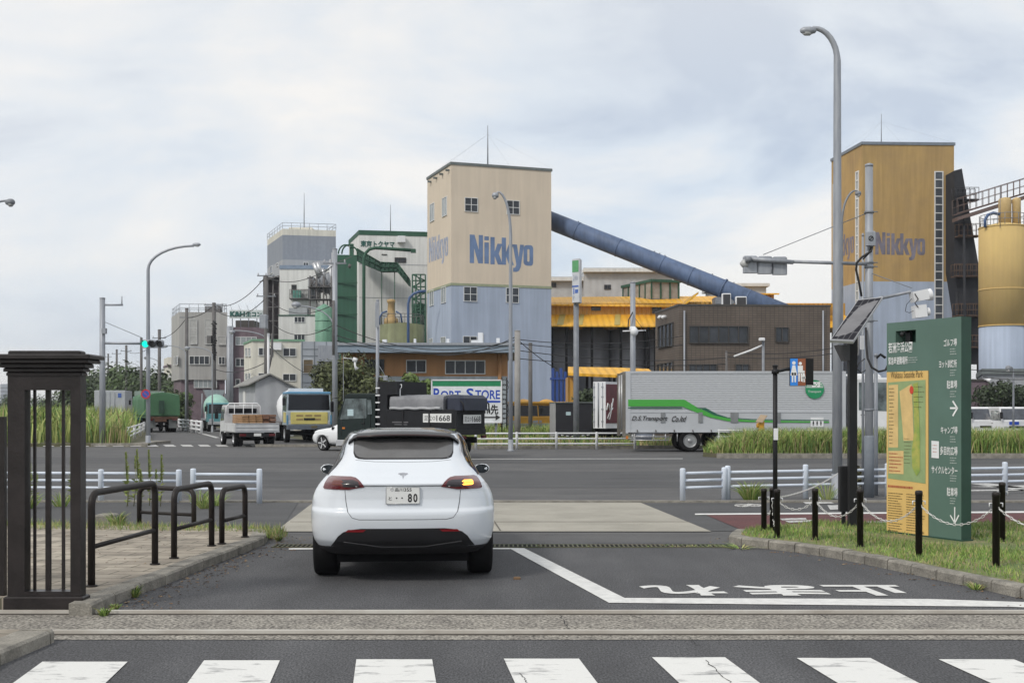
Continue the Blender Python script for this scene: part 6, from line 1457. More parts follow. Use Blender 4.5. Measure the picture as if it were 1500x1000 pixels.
for (xa, ya, da, xb, yb, db, sg) in ((390, 406, 84, 490, 388, 62, .6), (390, 436, 84, 490, 445, 62, .8), (390, 465, 84, 490, 475, 62, .9), (490, 475, 62, 758, 497, 58, .9), (490, 490, 62, 758, 503, 58, .7), (490, 498, 62, 758, 510, 58, .5), (758, 497, 58, 1000, 492, 60, .3), (758, 503, 58, 1000, 505, 60, .25), (758, 513, 58, 1064, 524, 62, .3), (758, 525, 58, 1064, 533, 62, .2), (758, 497, 58, 816, 540, 64, .1), (1064, 516, 62, 1230, 508, 60, .2), (1064, 522, 62, 1230, 516, 60, .2), (313.5, 447, 104, 390, 404, 84, .8), (313.5, 452, 104, 390, 436, 84, 1.0), (273.5, 465, 108, 313.5, 447, 104, .3), (233.5, 495, 118, 273.5, 465, 108, .5), (185, 514, 160, 233.5, 496, 118, .8), (1420, 541, 60, 1560, 543, 60, .1), (1440, 552, 60, 1560, 548, 60, .2), (390, 500, 84, 445, 545, 80, .2), (758, 492, 58, 640, 520, 66, .3), (313.5, 540, 104, 390, 530, 84, .5)):
    cable(P(xa, ya, da), P(xb, yb, db), sg, 'dark overhead cable ' + NM[k], .022 if da < 100 else .03); k += 1

# ------------------------------------------------------------------ vehicles
HEAD_L = mat('headlamp_glass', (.45, .47, .5), .15, var=0)
RED_L = mat('tail_lamp_red', (.10, .006, .010), .12, var=0, coat=.8)
def vloc(p, hx, hy): return math.atan2(-hx, hy)
def wheel(q, x, y, r, w, side, rim=ALU, rimr=.62, dark=False):
    """wheel centred at (x, y, r); side = +1 right, -1 left"""
    e = .02; b = MB(); 
    prof = [(.02, -w / 2 + .10), (r * rimr * 1.0, -w / 2 + .09), (r * rimr * 1.03, -w / 2), (r * .93, -w / 2), (r * .985, -w / 2 + .02), (r, -w / 2 + .05), (r, w / 2 - .05), (r * .985, w / 2 - .02), (r * .93, w / 2), (r * rimr * 1.03, w / 2), (r * rimr, w / 2 - .09), (.02, w / 2 - .10)]
    b.lathe((x, y, r), prof, 28, 'x'); wo_ = b.build('wheel', RUBBER, q, world=False)
    b = MB(); s = side
    b.lathe((x, y, r), [(.02, s * (w / 2 - .01)), (r * .16, s * (w / 2 - .005)), (r * .2, s * (w / 2 - .05)), (r * rimr * .8, s * (w / 2 - .07)), (r * rimr * .95, s * (w / 2 - .015)), (r * rimr, s * (w / 2 + .004)), (r * rimr * 1.02, s * (w / 2 - .05))], 28, 'x')
    b.build('rim', rim, wo_, world=False)
    return wo_
def spokes(wo_, x, y, r, w, side, n=5, m=ALU, rr=.78):
    b = MB(); s = side; o = s * (w / 2 + .002)
    for k in range(n):
        a = 2 * math.pi * k / n; u = Vector((0, math.cos(a), math.sin(a))); v = Vector((0, -math.sin(a), math.cos(a))); c = Vector((x + o, y, r))
        b.poly([c + u * r * .12 + v * r * .09, c + u * r * rr + v * r * .12, c + u * r * rr - v * r * .05, c + u * r * .12 - v * r * .09])
    b.build('spoke', m, wo_, world=False, recalc=False)

def GT(z):
    K = ((1.03, 0), (1.10, .05), (1.18, .13), (1.27, .24), (1.40, .22), (1.50, .18), (1.62, .10))
    if z <= K[0][0]: return 0
    for (a, p_), (c, q_) in zip(K, K[1:]):
        if z <= c: return p_ + (q_ - p_) * (z - a) / (c - a)
    return K[-1][1]
def flare(t): t = max(0.0, min(1.0, t)); return t * (2 - t)
class Stack:
    """car body as stacked plan outlines; level = (z, half width, rear y, front y, corner x, corner y)"""
    def __init__(s, lv, crown=.10, n=7):
        s.c = crown; L_ = []
        for i in range(len(lv) - 1):
            p0 = lv[max(i - 1, 0)]; p1 = lv[i]; p2 = lv[i + 1]; p3 = lv[min(i + 2, len(lv) - 1)]
            for k in range(n):
                t = k / n; row = []
                for a in range(6):
                    m1 = (p2[a] - p0[a]) / 2; m2_ = (p3[a] - p1[a]) / 2; dlt = p2[a] - p1[a]
                    if dlt == 0 or m1 * dlt <= 0: m1 = 0
                    if dlt == 0 or m2_ * dlt <= 0: m2_ = 0
                    m1 = max(-3 * abs(dlt), min(3 * abs(dlt), m1)); m2_ = max(-3 * abs(dlt), min(3 * abs(dlt), m2_))
                    row.append((2 * t ** 3 - 3 * t * t + 1) * p1[a] + (t ** 3 - 2 * t * t + t) * m1 + (-2 * t ** 3 + 3 * t * t) * p2[a] + (t ** 3 - t * t) * m2_)
                row[0] = p1[0] + (p2[0] - p1[0]) * t
                L_.append(row)
        L_.append(list(lv[-1])); s.L = L_
    def at(s, z):
        L_ = s.L
        if z <= L_[0][0]: return L_[0]
        for i in range(len(L_) - 1):
            if L_[i][0] <= z <= L_[i + 1][0]:
                t = (z - L_[i][0]) / max(1e-9, L_[i + 1][0] - L_[i][0]); return [a + (b_ - a) * t for a, b_ in zip(L_[i], L_[i + 1])]
        return L_[-1]
    def ring(s, l):
        z, w, yr, yf, ax, ay = l; pts = []; cr_ = s.c
        ax = min(ax, w * .95)
        def cy(x): return cr_ * (x / .95) ** 2
        for k in range(7): x = (w - ax) * k / 6; pts.append((x, yr + cy(x)))
        for k in range(1, 9):
            a = math.pi / 2 * k / 8; x = w - ax + ax * math.sin(a); pts.append((x, yr + cy(w - ax) + ay * (1 - math.cos(a)) + (cy(x) - cy(w - ax)) * .5))
        ys = pts[-1][1]; ye = yf - cy(w - ax) - ay * 1.2
        for k in range(1, 13): pts.append((w, ys + (ye - ys) * k / 13))
        for k in range(0, 9):
            a = math.pi / 2 * k / 8; pts.append((w - ax + ax * math.cos(a), ye + ay * 1.2 * math.sin(a)))
        for k in range(1, 7): x = (w - ax) * (1 - k / 6); pts.append((x, yf - cy(x)))
        pts = [(x * (1 + GT(z) * flare((y - yr - ay * .7) / 1.3)), y) for x, y in pts]
        full = [Vector((x, y, z)) for x, y in pts] + [Vector((-x, y, z)) for x, y in pts[-2:0:-1]]
        return full
    def rear(s, x, z):
        z_, w, yr, yf, ax, ay = s.at(z); ax = min(ax, w * .95); x = min(abs(x), w * .999)
        cy = lambda q: s.c * (q / .95) ** 2
        if x <= w - ax: return yr + cy(x)
        a = math.asin((x - (w - ax)) / ax); return yr + cy(w - ax) + ay * (1 - math.cos(a)) + (cy(x) - cy(w - ax)) * .5
    def mesh(s):
        b = MB(); r = [s.ring(l) for l in s.L]; n = len(r[0])
        vs = [v for q in r for v in q]; fs = []
        for i in range(len(r) - 1):
            for j in range(n): j2 = (j + 1) % n; fs.append((i * n + j, i * n + j2, (i + 1) * n + j2, (i + 1) * n + j))
        b.add(vs, fs, True)
        b.f.append(list(range(n))[::-1]); b.m.append(0); b.sm.append(False)
        b.f.append([(len(r) - 1) * n + j for j in range(n)]); b.m.append(0); b.sm.append(True)
        return b
    def rpatch(s, rows, off=.004, nx=24, thick=None):
        """patch of the rear surface; rows = (z, xleft, xright)"""
        b = MB(); n = nx + 1; R_ = []
        rows2 = []
        for i in range(len(rows) - 1):
            a, c = rows[i], rows[i + 1]
            k_ = max(1, int(abs(c[0] - a[0]) / .012))
            for k in range(k_): t = k / k_; rows2.append([u + (v - u) * t for u, v in zip(a, c)])
        rows2.append(rows[-1])
        for z, xa, xb in rows2:
            for k in range(n):
                x = xa + (xb - xa) * k / nx; e = .01
                y = s.rear(x, z); gx = (s.rear(x + e if x >= 0 else x - e, z) - y) / e * (1 if x >= 0 else -1); gz = (s.rear(x, z + e) - s.rear(x, z - e)) / (2 * e)
                nn = Vector((gx, -1, gz)).normalized(); b.v.append(Vector((x, y, z)) + nn * off)
        for i in range(len(rows2) - 1):
            for k in range(nx): b.f.append([i * n + k, i * n + k + 1, (i + 1) * n + k + 1, (i + 1) * n + k]); b.m.append(0); b.sm.append(True)
        return b
    def rline(s, pts, r=.004, off=.001):
        q = []
        for i in range(len(pts) - 1):
            (xa, za), (xb, zb_) = pts[i], pts[i + 1]; k_ = max(2, int(math.hypot(xb - xa, zb_ - za) / .03))
            for k in range(k_): t = k / k_; x = xa + (xb - xa) * t; z = za + (zb_ - za) * t; q.append(Vector((x, s.rear(x, z) - off, z)))
        x, z = pts[-1]; q.append(Vector((x, s.rear(x, z) - off, z)))
        return q
def cut_arches(o, ys, r, xin):
    """real wheel arches, cut out of the body shell"""
    dg = None; cuts = []
    for y in ys:
        for s in (-1, 1):
            b = MB().lathe((0, y, r[1]), [(r[0], s * xin), (r[0], s * 1.3)], 36, 'x'); c = b.build('arch_cutter', BLACKM); c.location = o.matrix_world.translation; cuts.append(c)
            m = o.modifiers.new('arch', 'BOOLEAN'); m.operation = 'DIFFERENCE'; m.object = c; m.solver = 'EXACT'
            c.parent = o.parent; c.location = (0, 0, 0)
    bpy.context.view_layer.update(); me = bpy.data.meshes.new_from_object(o.evaluated_get(bpy.context.evaluated_depsgraph_get()))
    o.modifiers.clear(); o.data = me
    for c in cuts: bpy.data.objects.remove(c)

LV = [(.30, .80, -.70, 3.50, .30, .30), (.36, .88, -.80, 3.60, .34, .34), (.45, .93, -.88, 3.66, .36, .36), (.58, .955, -.925, 3.70, .40, .40), (.70, .958, -.945, 3.68, .42, .42), (.745, .957, -.940, 3.64, .42, .42), (.78, .955, -.915, 3.60, .43, .43),
      (.87, .945, -.900, 3.58, .43, .43), (.95, .915, -.90, 3.40, .42, .42), (1.00, .885, -.905, 3.08, .40, .42), (1.028, .862, -.912, 2.90, .40, .42), (1.045, .845, -.885, 2.72, .40, .42), (1.10, .785, -.77, 2.55, .36, .38), (1.18, .690, -.60, 2.32, .26, .28), (1.27, .610, -.42, 2.10, .18, .20),
      (1.38, .592, -.22, 1.82, .15, .18), (1.48, .570, -.04, 1.55, .15, .20), (1.52, .545, .10, 1.32, .20, .26), (1.555, .47, .34, 1.05, .28, .30), (1.572, .34, .55, .85, .25, .15)]

p = Vector((X(591.5, 12.66), 12.66, 0)); CARH = (-.083, 1)
q = thing('suv', tuple(p), 'white electric hatchback suv seen from behind with its right indicator lit', 'car', rz=vloc(p, *CARH))
st_ = Stack(LV); b = st_.mesh(); body = b.build('body', CARW, q, world=False); cut_arches(body, (0, 2.89), (.395, .365), .66)
b = MB().box(-.68, .68, -.55, 3.4, .2, .42); b.build('underbody', BLACKM, q, world=False)
b = MB().box(-.80, .80, -.40, 3.2, .40, .80); b.build('wheel_housing', BLACKM, q, world=False)
for y in (0, 2.89):
    for s in (-1, 1): w_ = wheel(q, s * .825, y, .362, .255, s, rim=mat('dark_alloy', (.09, .09, .095), .4, metal=.5, var=0), rimr=.74); spokes(w_, s * .825, y, .362, .255, s, m=ALU, rr=.7)
rows = [(1.268, -.40, .40), (1.275, -.455, .455), (1.29, -.49, .49), (1.32, -.515, .515), (1.36, -.528, .528), (1.42, -.527, .527), (1.49, -.515, .515)]
st_.rpatch(rows, .004).build('rear_window', GLASS_R, q, world=False)
# glass seal
st_.rpatch([(1.258, -.41, .41), (1.263, -.47, .47), (1.28, -.51, .51), (1.32, -.53, .53), (1.42, -.538, .538), (1.50, -.53, .53)], .0015).build('window_seal', BLACK, q, world=False)
# roof and side glass
b = MB(); ri = [st_.ring([l[0], l[1] + .004, l[2] - .004, l[3] + .004, l[4], l[5]]) for l in st_.L if l[0] > 1.515]; n = len(ri[0])
b.add([v + Vector((0, 0, .003)) for r_2 in ri for v in r_2], [(i * n + j, i * n + (j + 1) % n, (i + 1) * n + (j + 1) % n, (i + 1) * n + j) for i in range(len(ri) - 1) for j in range(n)], True); b.f.append([(len(ri) - 1) * n + j for j in range(n)]); b.m.append(0); b.sm.append(True)
b.build('glass_roof', GLASS_D, q, world=False)
for s in (-1, 1):
    b = MB(); Z_ = [1.10 + .045 * k for k in range(10)]; nn = 16; 
    for z in Z_:
        l = st_.at(z); ya = l[2] + .34 + (z - 1.1) * .25; yb = l[3] - .62 - (z - 1.1) * .12
        for k in range(nn + 1):
            yy = ya + (yb - ya) * k / nn; b.v.append(Vector((s * (l[1] * (1 + GT(z) * flare((yy - l[2] - l[5] * .7) / 1.3)) + .006), yy, z)))
    for i in range(len(Z_) - 1):
        for k in range(nn): b.f.append([i * (nn + 1) + k, i * (nn + 1) + k + 1, (i + 1) * (nn + 1) + k + 1, (i + 1) * (nn + 1) + k]); b.m.append(0); b.sm.append(True)
    b.build('side_window', GLASS_D, q, world=False)
# windscreen
b = MB(); Z_ = [1.06 + .05 * k for k in range(10)]
for z in Z_:
    l = st_.at(z); hw = l[1] - l[4] * .6
    for k in range(13): x = -hw + 2 * hw * k / 12; b.v.append(Vector((x, l[3] - .1 * (x / .95) ** 2 + .004, z)))
for i in range(len(Z_) - 1):
    for k in range(12): b.f.append([i * 13 + k, i * 13 + k + 1, (i + 1) * 13 + k + 1, (i + 1) * 13 + k]); b.m.append(0); b.sm.append(True)
b.build('windscreen', GLASS_D, q, world=False)
# rear spoiler
b = MB(); nx = 24; sec = lambda x: [(.30, 1.545), (.05, 1.54), (-.16, 1.512), (-.185, 1.50), (-.17, 1.492), (-.02, 1.472), (.20, 1.49)]
for k in range(nx + 1):
    x = -.60 + 1.20 * k / nx; e_ = abs(x) / .60; dz = -.028 * e_ ** 2 - (.055 * max(0, e_ - .88) / .12 if e_ > .88 else 0); dy = .16 * max(0, e_ - .55) / .45 * e_
    for (y, z) in sec(x): b.v.append(Vector((x, y + dy, z + dz)))
m_ = 7
for k in range(nx):
    for i in range(m_): j = (i + 1) % m_; b.f.append([k * m_ + i, (k + 1) * m_ + i, (k + 1) * m_ + j, k * m_ + j]); b.m.append(0); b.sm.append(i not in (3, 4))
b.f.append(list(range(m_))); b.m.append(0); b.sm.append(False); b.f.append([nx * m_ + i for i in range(m_)]); b.m.append(0); b.sm.append(False)
b.build('spoiler', mat('gloss_black', (.010, .010, .011), .4, var=0, spec=.25), q, world=False)
b = MB(); b.tube([Vector((-.50 + 1.0 * k / 20, -.165 + .16 * max(0, abs(-.5 + k / 20) / .60 - .55) / .45 * abs(-.5 + k / 20) / .6, 1.508 - .028 * (abs(-.5 + k / 20) / .6) ** 2)) for k in range(21)], .010, 6); b.build('brake_light', mat('dim_brake_lens', (.03, .008, .008), .3, var=0), q, world=False)
# lower bumper
rows = [(.30, -.78, .78), (.345, -.84, .84), (.385, -.88, .88), (.392, -.735, .735), (.45, -.69, .69), (.50, -.655, .655), (.545, -.60, .60), (.57, -.52, .52), (.582, -.42, .42)]
st_.rpatch(rows, .006, 40).build('lower_bumper', mat('black_bumper_plastic', (.014, .014, .016), .55, var=.1), q, world=False)
for s in (-1, 1):
    xa, xb = sorted((s * .37, s * .58)); st_.rpatch([(.548, xa + (.03 if s > 0 else 0), xb - (0 if s > 0 else .03)), (.572, xa, xb - .03 * s)] if s > 0 else [(.548, xa, xb - .03), (.572, xa + .03, xb)], .011, 10).build('reflector', mat('reflector_red', (.22, .01, .015), .3, var=0), q, world=False)
b = MB(); b.tube(st_.rline([(-.60, .44), (-.35, .405), (-.22, .385), (.22, .385), (.35, .405), (.60, .44)], off=.010), .007, 6); b.build('diffuser_edge', mat('satin_black', (.035, .035, .038), .35, var=0), q, world=False)
# tailgate shut lines and lip
DG = mat('shut_line', (.05, .055, .06), .8, var=0)
b = MB(); b.tube(st_.rline([(-.585, .965), (-.575, .85), (-.555, .75), (-.51, .69), (-.44, .672), (.44, .672), (.51, .69), (.555, .75), (.575, .85), (.585, .965)], off=-.001), .0035, 5); b.build('shut_line', DG, q, world=False)
b = MB(); b.tube(st_.rline([(-.40, 1.010), (.40, 1.010)], off=-.002), .006, 5); b.build('tailgate_lip', mat('grey_lip_trim', (.10, .11, .12), .5, var=0), q, world=False)  # dark grey line drawn along the tailgate lip
b = MB(); b.tube(st_.rline([(-.50, 1.252), (-.3, 1.236), (0, 1.231), (.3, 1.236), (.50, 1.252)], off=-.001), .0025, 5); b.build('shut_line', DG, q, world=False)
# tail lamps
for s in (-1, 1):
    L1 = [(.972, .545, .800), (.985, .48, .812), (1.000, .385, .806), (1.02, .40, .80), (1.045, .425, .79), (1.07, .455, .775), (1.085, .48, .762), (1.095, .53, .735)]
    rows = [(z, a, c) if s > 0 else (z, -c, -a) for z, a, c in L1]
    lampo = st_.rpatch(rows, .007, 20).build('tail_light', RED_L, q, world=False)
    ins = [(1.00, .43, .60), (1.02, .44, .61), (1.045, .455, .62), (1.06, .50, .62)]
    st_.rpatch([(z, a, c) if s > 0 else (z, -c, -a) for z, a, c in ins], .010, 12).build('inner_lens', mat('smoked_lens', (.035, .03, .035), .15, var=0), lampo, world=False)
    st_.rpatch([(z, a, c) if s > 0 else (z, -c, -a) for z, a, c in ((1.003, .46, .475), (1.012, .458, .48))], .012, 3).build('reversing_lamp', mat('clear_lens', (.6, .6, .6), .3, var=0), lampo, world=False)
    ind = [(z, a, c) if s > 0 else (z, -c, -a) for z, a, c in ((1.012, .615, .70), (1.02, .60, .715), (1.042, .60, .715), (1.055, .62, .70))]
    st_.rpatch(ind, .011, 8).build('indicator', mat('lit_indicator', (1.0, .36, .04), .4, var=0, emit=3.0) if s > 0 else mat('unlit_indicator', (.12, .03, .02), .2, var=0), lampo, world=False, label='lit orange indicator' if s > 0 else None)
# number plate
yr_ = st_.rear(0, .92) - .022; fp = Fr((-.165, yr_, 0), (1, 0, 0), (0, -1, 0))
b = MB().fbox(fp, -.005, .335, .830, 1.000, -.03, 0); pl_ = b.build('number_plate', mat('plate_white', (.72, .73, .72), .4, var=0), q, world=False)
b = MB()
def lt(s_, u, z, w, h, bold=0): add_text(b, s_, fp.p(u, z, .002), fp.u * w, Vector((0, 0, h)), bold=bold)
lt('品川', .085, .955, .085, .035, .01); lt('355', .178, .955, .075, .034, .01); lt('と', .022, .868, .032, .034, .01); lt('8', .215, .845, .042, .088, .03); lt('0', .27, .845, .042, .088, .03)
for u in (.095, .150): b.poly([fp.p(u, .882, .002), fp.p(u + .014, .882, .002), fp.p(u + .014, .896, .002), fp.p(u, .896, .002)])
b.build('plate_lettering', TEXTK, pl_, world=False, recalc=False)
b = MB(); b.tube([fp.p(.055 + .014 * math.cos(k * .524), .976 + .012 * math.sin(k * .524), .003) for k in range(13)], .003, 4); b.tube([fp.p(-.005, .83, .001), fp.p(.335, .83, .001), fp.p(.335, 1, .001), fp.p(-.005, 1, .001), fp.p(-.005, .83, .001)], .004, 4); b.build('plate_rim', ALU, pl_, world=False)
# emblem
def sp_(x, z, o=.006): return Vector((x, st_.rear(x, z) - o, z + o * .5))
b = MB(); b.poly([sp_(-.012, 1.118), sp_(0, 1.075), sp_(.012, 1.118)]); 
for s in (-1, 1): b.poly([sp_(0, 1.123), sp_(s * .045, 1.118), sp_(s * .05, 1.127), sp_(0, 1.133)]); b.poly([sp_(s * .02, 1.117), sp_(s * .012, 1.113), sp_(s * .02, 1.108), sp_(s * .036, 1.114)])
b.build('emblem', CHROME, q, world=False, recalc=False)
# mirrors and handles
for s in (-1, 1):
    b = MB(); b.tube([Vector((s * x, 2.15 + dy, z)) for x, dy, z in ((.76, 0, .985), (.86, .02, .985), (.91, 0, 1.0))], [.03, .025, .03], 8)
    n = 14; vs = []
    for k, (dx, ky) in enumerate(((0, .2), (.03, .7), (.10, 1.), (.16, .85), (.195, .4))):
        for j in range(n): a = 2 * math.pi * j / n; vs.append(Vector((s * (.875 + dx), 2.18 + .07 * math.cos(a) * ky, 1.03 + .062 * math.sin(a) * ky - .0 * dx)))
    b.add(vs, [(k * n + j, k * n + (j + 1) % n, (k + 1) * n + (j + 1) % n, (k + 1) * n + j) for k in range(4) for j in range(n)] , True); b.f.append([len(b.v) - n + j for j in range(n)]); b.m.append(0); b.sm.append(False)
    mo = b.build('wing_mirror', CARW, q, world=False)
    b = MB(); n = 16; c_ = Vector((s * .972, 2.105, 1.03)); b.add([c_] + [c_ + Vector((.090 * math.cos(2 * math.pi * j / n), abs(.03 * math.cos(2 * math.pi * j / n)) , .058 * math.sin(2 * math.pi * j / n))) for j in range(n)], [(0, j + 1, (j + 1) % n + 1) for j in range(n)]); b.build('mirror_glass', mat('mirror_glass', (.02, .025, .03), .25, var=0, spec=.3), mo, world=False, recalc=False)

def bevel(o, w, seg=3):
    m = o.modifiers.new('bevel', 'BEVEL'); m.width = w; m.segments = seg; m.limit_method = 'ANGLE'; m.angle_limit = R(35)
# --- generic forward-control truck cab
def cab(q, w, y0, y1, z0, z1, m, zs=None, slope=.25, screen=GLASS_D, bumper=None, bm=BLACK, win=True):
    zs = zs or z0 + (z1 - z0) * .45; h = w / 2
    b = MB(); prof = [(y0, z0), (y0, z1 - .03), (y0 + .04, z1), (y1 - slope - .12, z1), (y1 - slope, z1 - .06), (y1 - .03, zs), (y1, zs - .06), (y1, z0)]
    tp_ = [1, 1, .95, .95, .97, 1, 1, 1]; b.exx(prof, -h, h, tp_); c = b.build('cab', m, q, world=False); bevel(c, .05)
    b = MB(); def_ = lambda t, x: Vector((x, (y1 - .03) + ((y1 - slope) - (y1 - .03)) * t + .012, zs + (z1 - .06 - zs) * t + .002))
    b.poly([def_(.04, -h * .93), def_(.04, h * .93), def_(.93, h * .90), def_(.93, -h * .90)]); b.build('windscreen', screen, q, world=False)
    for s in (-1, 1):
        if win:
            x = s * (h + .006); b = MB(); ya, yb = y0 + (y1 - y0) * .22, y1 - .12
            b.poly([Vector((x, ya, zs + .02)), Vector((x, yb - .02, zs - .04)), Vector((x, yb - slope * .75, z1 - .2)), Vector((x, ya, z1 - .2))]); b.build('side_window', mat('cab_side_glass', (.10, .125, .13), .15, var=.6, scale=2.5, spec=.5), q, world=False)
            b = MB(); b.tube([Vector((s * (h + .004), y0 + .12 * (y1 - y0), z0 + .1)), Vector((s * (h + .004), y0 + .12 * (y1 - y0), z1 - .12)), Vector((s * (h + .004), y1 - slope - .05, z1 - .12))], .008, 4); b.tube([Vector((s * (h + .01), ya + .08, zs - .18)), Vector((s * (h + .01), ya + .25, zs - .18))], .015, 5); b.build('door_handle', BLACK, q, world=False)
        b = MB(); b.tube([Vector((s * h, y1 - .1, z1 - .15)), Vector((s * (h + .16), y1 + .12, z1 - .2)), Vector((s * (h + .16), y1 + .12, z1 - .6))], .018, 5); b.bbox(s * (h + .16) - .09, s * (h + .16) + .09, y1 + .09, y1 + .15, z1 - .7, z1 - .3, .02); b.build('mirror', BLACK, q, world=False)
        b = MB().bbox(*sorted((s * h * .58, s * h * .92)), y1 - .01, y1 + .03, z0 + .05, z0 + .23, .01); b.build('headlight', HEAD_L, q, world=False)
    b = MB().bbox(-h * 1.0, h * 1.0, y1 - .15, y1 + .08, z0 - .22, z0 + .02, .03); b.build('bumper', bumper or m, q, world=False)
    return c
def chassis(q, w, y0, y1, z0, z1, wheels, r, ww=.26, dual=(), rim=ALU, rimr=.55):
    b = MB(); 
    for s in (-1, 1): b.box(s * w * .2 - .05, s * w * .2 + .05, y0, y1, z0, z1)
    for k in range(5): y = y0 + (y1 - y0) * (k + .5) / 5; b.box(-w * .2, w * .2, y - .05, y + .05, z0 + .02, z1 - .02)
    b.build('chassis', BLACKM, q, world=False)
    for y in wheels:
        for s in (-1, 1):
            if y in dual: wheel(q, s * (w / 2 - ww * .55), y, r, ww, s, rim, rimr); wheel(q, s * (w / 2 - ww * 1.65), y, r, ww, s, rim, rimr)
            else: wheel(q, s * (w / 2 - ww * .6), y, r, ww, s, rim, rimr)
        b = MB(); b.tube([(-w * .4, y, r), (w * .4, y, r)], .07, 8); b.build('axle', BLACKM, q, world=False)

# --- black tipper truck in the middle
DKG = mat('dark_green_black_paint', (.010, .019, .018), .45, var=0, spec=.3); BKB = mat('dusty_black_paint', (.012, .013, .016), .6, var=.2, scale=3, spec=.3)
FRT = Vector((X(492, 44.3), 44.3, 0)); hx = Vector((-.885, .465, 0)).normalized(); TL = 5.5
rt = Vector((hx.y, -hx.x, 0))    # vehicle's right
org = FRT - hx * TL + rt * 1.1 - hx * 0 ; org = Vector((org.x, org.y, 0))
q = thing('tipper_truck', tuple(org), 'black tipper truck with a tarpaulin over its load, turning across the junction', 'truck', rz=vloc(None, hx.x, hx.y))
w = 2.1
cab(q, 2.05, TL - 1.75, TL, .62, 2.40, DKG, zs=1.45, slope=.35, bumper=ALU)
for s in (-1, 1): b = MB(); x = s * 1.035; b.poly([Vector((x, TL - 1.62, 1.62)), Vector((x, TL - 1.42, 1.60)), Vector((x, TL - 1.40, 2.15)), Vector((x, TL - 1.58, 2.15))]); b.build('quarter_window', mat('cab_side_glass', (0, 0, 0)), q, world=False)
for s in (-1, 1):
    b = MB(); b.tube([(s * 1.035, TL - .95 + .50 * math.cos(a_ * .314), .40 + .50 * math.sin(a_ * .314)) for a_ in range(11)], .035, 6); b.build('wheel_arch', BLACKM, q, world=False)
    b = MB(); b.tube([(s * 1.03, TL - .20, .75), (s * 1.03, TL - .20, 1.40), (s * 1.03, TL - .12, 1.48)], .008, 4); b.tube([(s * 1.03, TL - 1.25, .75), (s * 1.03, TL - 1.25, 2.2)], .008, 4); b.build('door_seam', mat('worn_black_edge', (.07, .07, .075), .5), q, world=False)
    b = MB().bbox(*sorted((s * .88, s * 1.05)), TL - .45, TL + .02, .42, .64, .03); b.build('step', ALU, q, world=False)
    b = MB().box(*sorted((s * 1.03, s * 1.05)), TL - .38, TL - .26, 1.05, 1.12); b.build('side_marker', mat('amber_lens', (.5, .16, .02), .3), q, world=False)
b = MB(); b.box(-1.03, -1.05, TL - .78, TL - .5, 1.55, 1.80); b.build('window_sticker', mat('pale_blue_sticker', (.45, .58, .62), .5), q, world=False)
chassis(q, w, .2, TL - .3, .55, .78, (1.15, TL - .95), .40, .22, dual=(1.15,))
b = MB(); b.box(-1.03, 1.03, TL - 2.30, TL - 1.86, .9, 2.83); b.box(-1.03, 1.03, TL - 2.75, TL - 2.30, 2.34, 2.83); b.build('headboard', BKB, q, world=False)
b = MB()
for k in range(7): b.box(-1.07, -1.03, TL - 1.98, TL - 1.80, .95 + k * .27, 1.0 + k * .27)
b.build('ladder_rung', WHITEP, q, world=False)
b = MB().tube([(-1.02, TL - 1.92, .85), (-1.02, TL - 1.92, 2.85)], .04, 8); b.tube([(-1.02, TL - 1.92, 2.85), (-1.02, TL - 1.92, 3.0)], .03, 6); b.build('mast', BLACK, q, world=False)
b = MB().bbox(-1.05, 1.05, .28, TL - 2.25, 1.12, 1.80, .03); b.build('bed', BKB, q, world=False)
b = MB(); b.box(-1.075, -1.05, .3, TL - 2.3, 1.08, 1.14); 
for y in (1.3, 2.45): b.box(-1.085, -1.05, y, y + .07, 1.14, 1.77)
b.build('side_rib', BLACK, q, world=False)
b = MB(); b.box(-1.05, 1.05, .2, .30, 1.08, 1.76); b.box(-1.05, 1.05, .17, .2, 1.06, 1.14); b.box(-1.05, 1.05, .17, .2, 1.70, 1.76); b.build('tailgate', BKB, q, world=False)
tar = mat('grey_tarpaulin', (.24, .245, .26), .6, col2=(.15, .155, .17), scale=2.5, bump=.4, bscale=5)
def tarp(q, x0, x1, y0, y1, z0, z1, m, name='tarpaulin', seed=1, amp=.05, nx=14, ny=30, ov=.03):
    rn = random.Random(seed); b = MB(); ph = [rn.uniform(0, 6) for _ in range(6)]
    def hgt(u, v): return amp * (math.sin(v * 9 + ph[0] + u * 3) * .5 + math.sin(v * 17 + ph[1]) * .3 + math.sin(u * 7 + ph[2] + v * 4) * .5)
    prof = [(0, 0), (0, .35), (0, .7), (.02, .93), (.10, 1.0), (.3, 1.06), (.5, 1.08), (.7, 1.06), (.9, 1.0), (.98, .93), (1, .7), (1, .35), (1, 0)]
    m_ = len(prof); vs = []
    for j in range(ny + 1):
        v = j / ny
        for u, zz in prof:
            sg = -1 if u < .5 else 1
            wob = hgt(u * 3, v * 3); x = x0 + (x1 - x0) * u + (sg * abs(wob) * .8 if zz < .95 else 0); z = z0 + (z1 - z0) * zz + (wob * .6 if zz > .9 else 0)
            if zz == 0: z += .03 * math.sin(v * 21)
            vs.append(Vector((x, y0 + (y1 - y0) * v + wob * .2, z)))
    b.add(vs, [(j * m_ + i, j * m_ + i + 1, (j + 1) * m_ + i + 1, (j + 1) * m_ + i) for j in range(ny) for i in range(m_ - 1)], True)
    for j in (0, ny): b.f.append([j * m_ + i for i in range(m_)]); b.m.append(0); b.sm.append(False)
    return b.build(name, m, q, world=False)
tarp(q, -1.02, 1.02, .75, TL - 2.4, 1.76, 2.30, tar, seed=3, amp=.022)
b = MB(); 
for s in (-1.07,): 
    pts = [(s, .85 + (TL - 3.3) * k / 20, 1.83 + .012 * math.sin(k * 1.1)) for k in range(21)]; b.tube(pts, .055, 6)
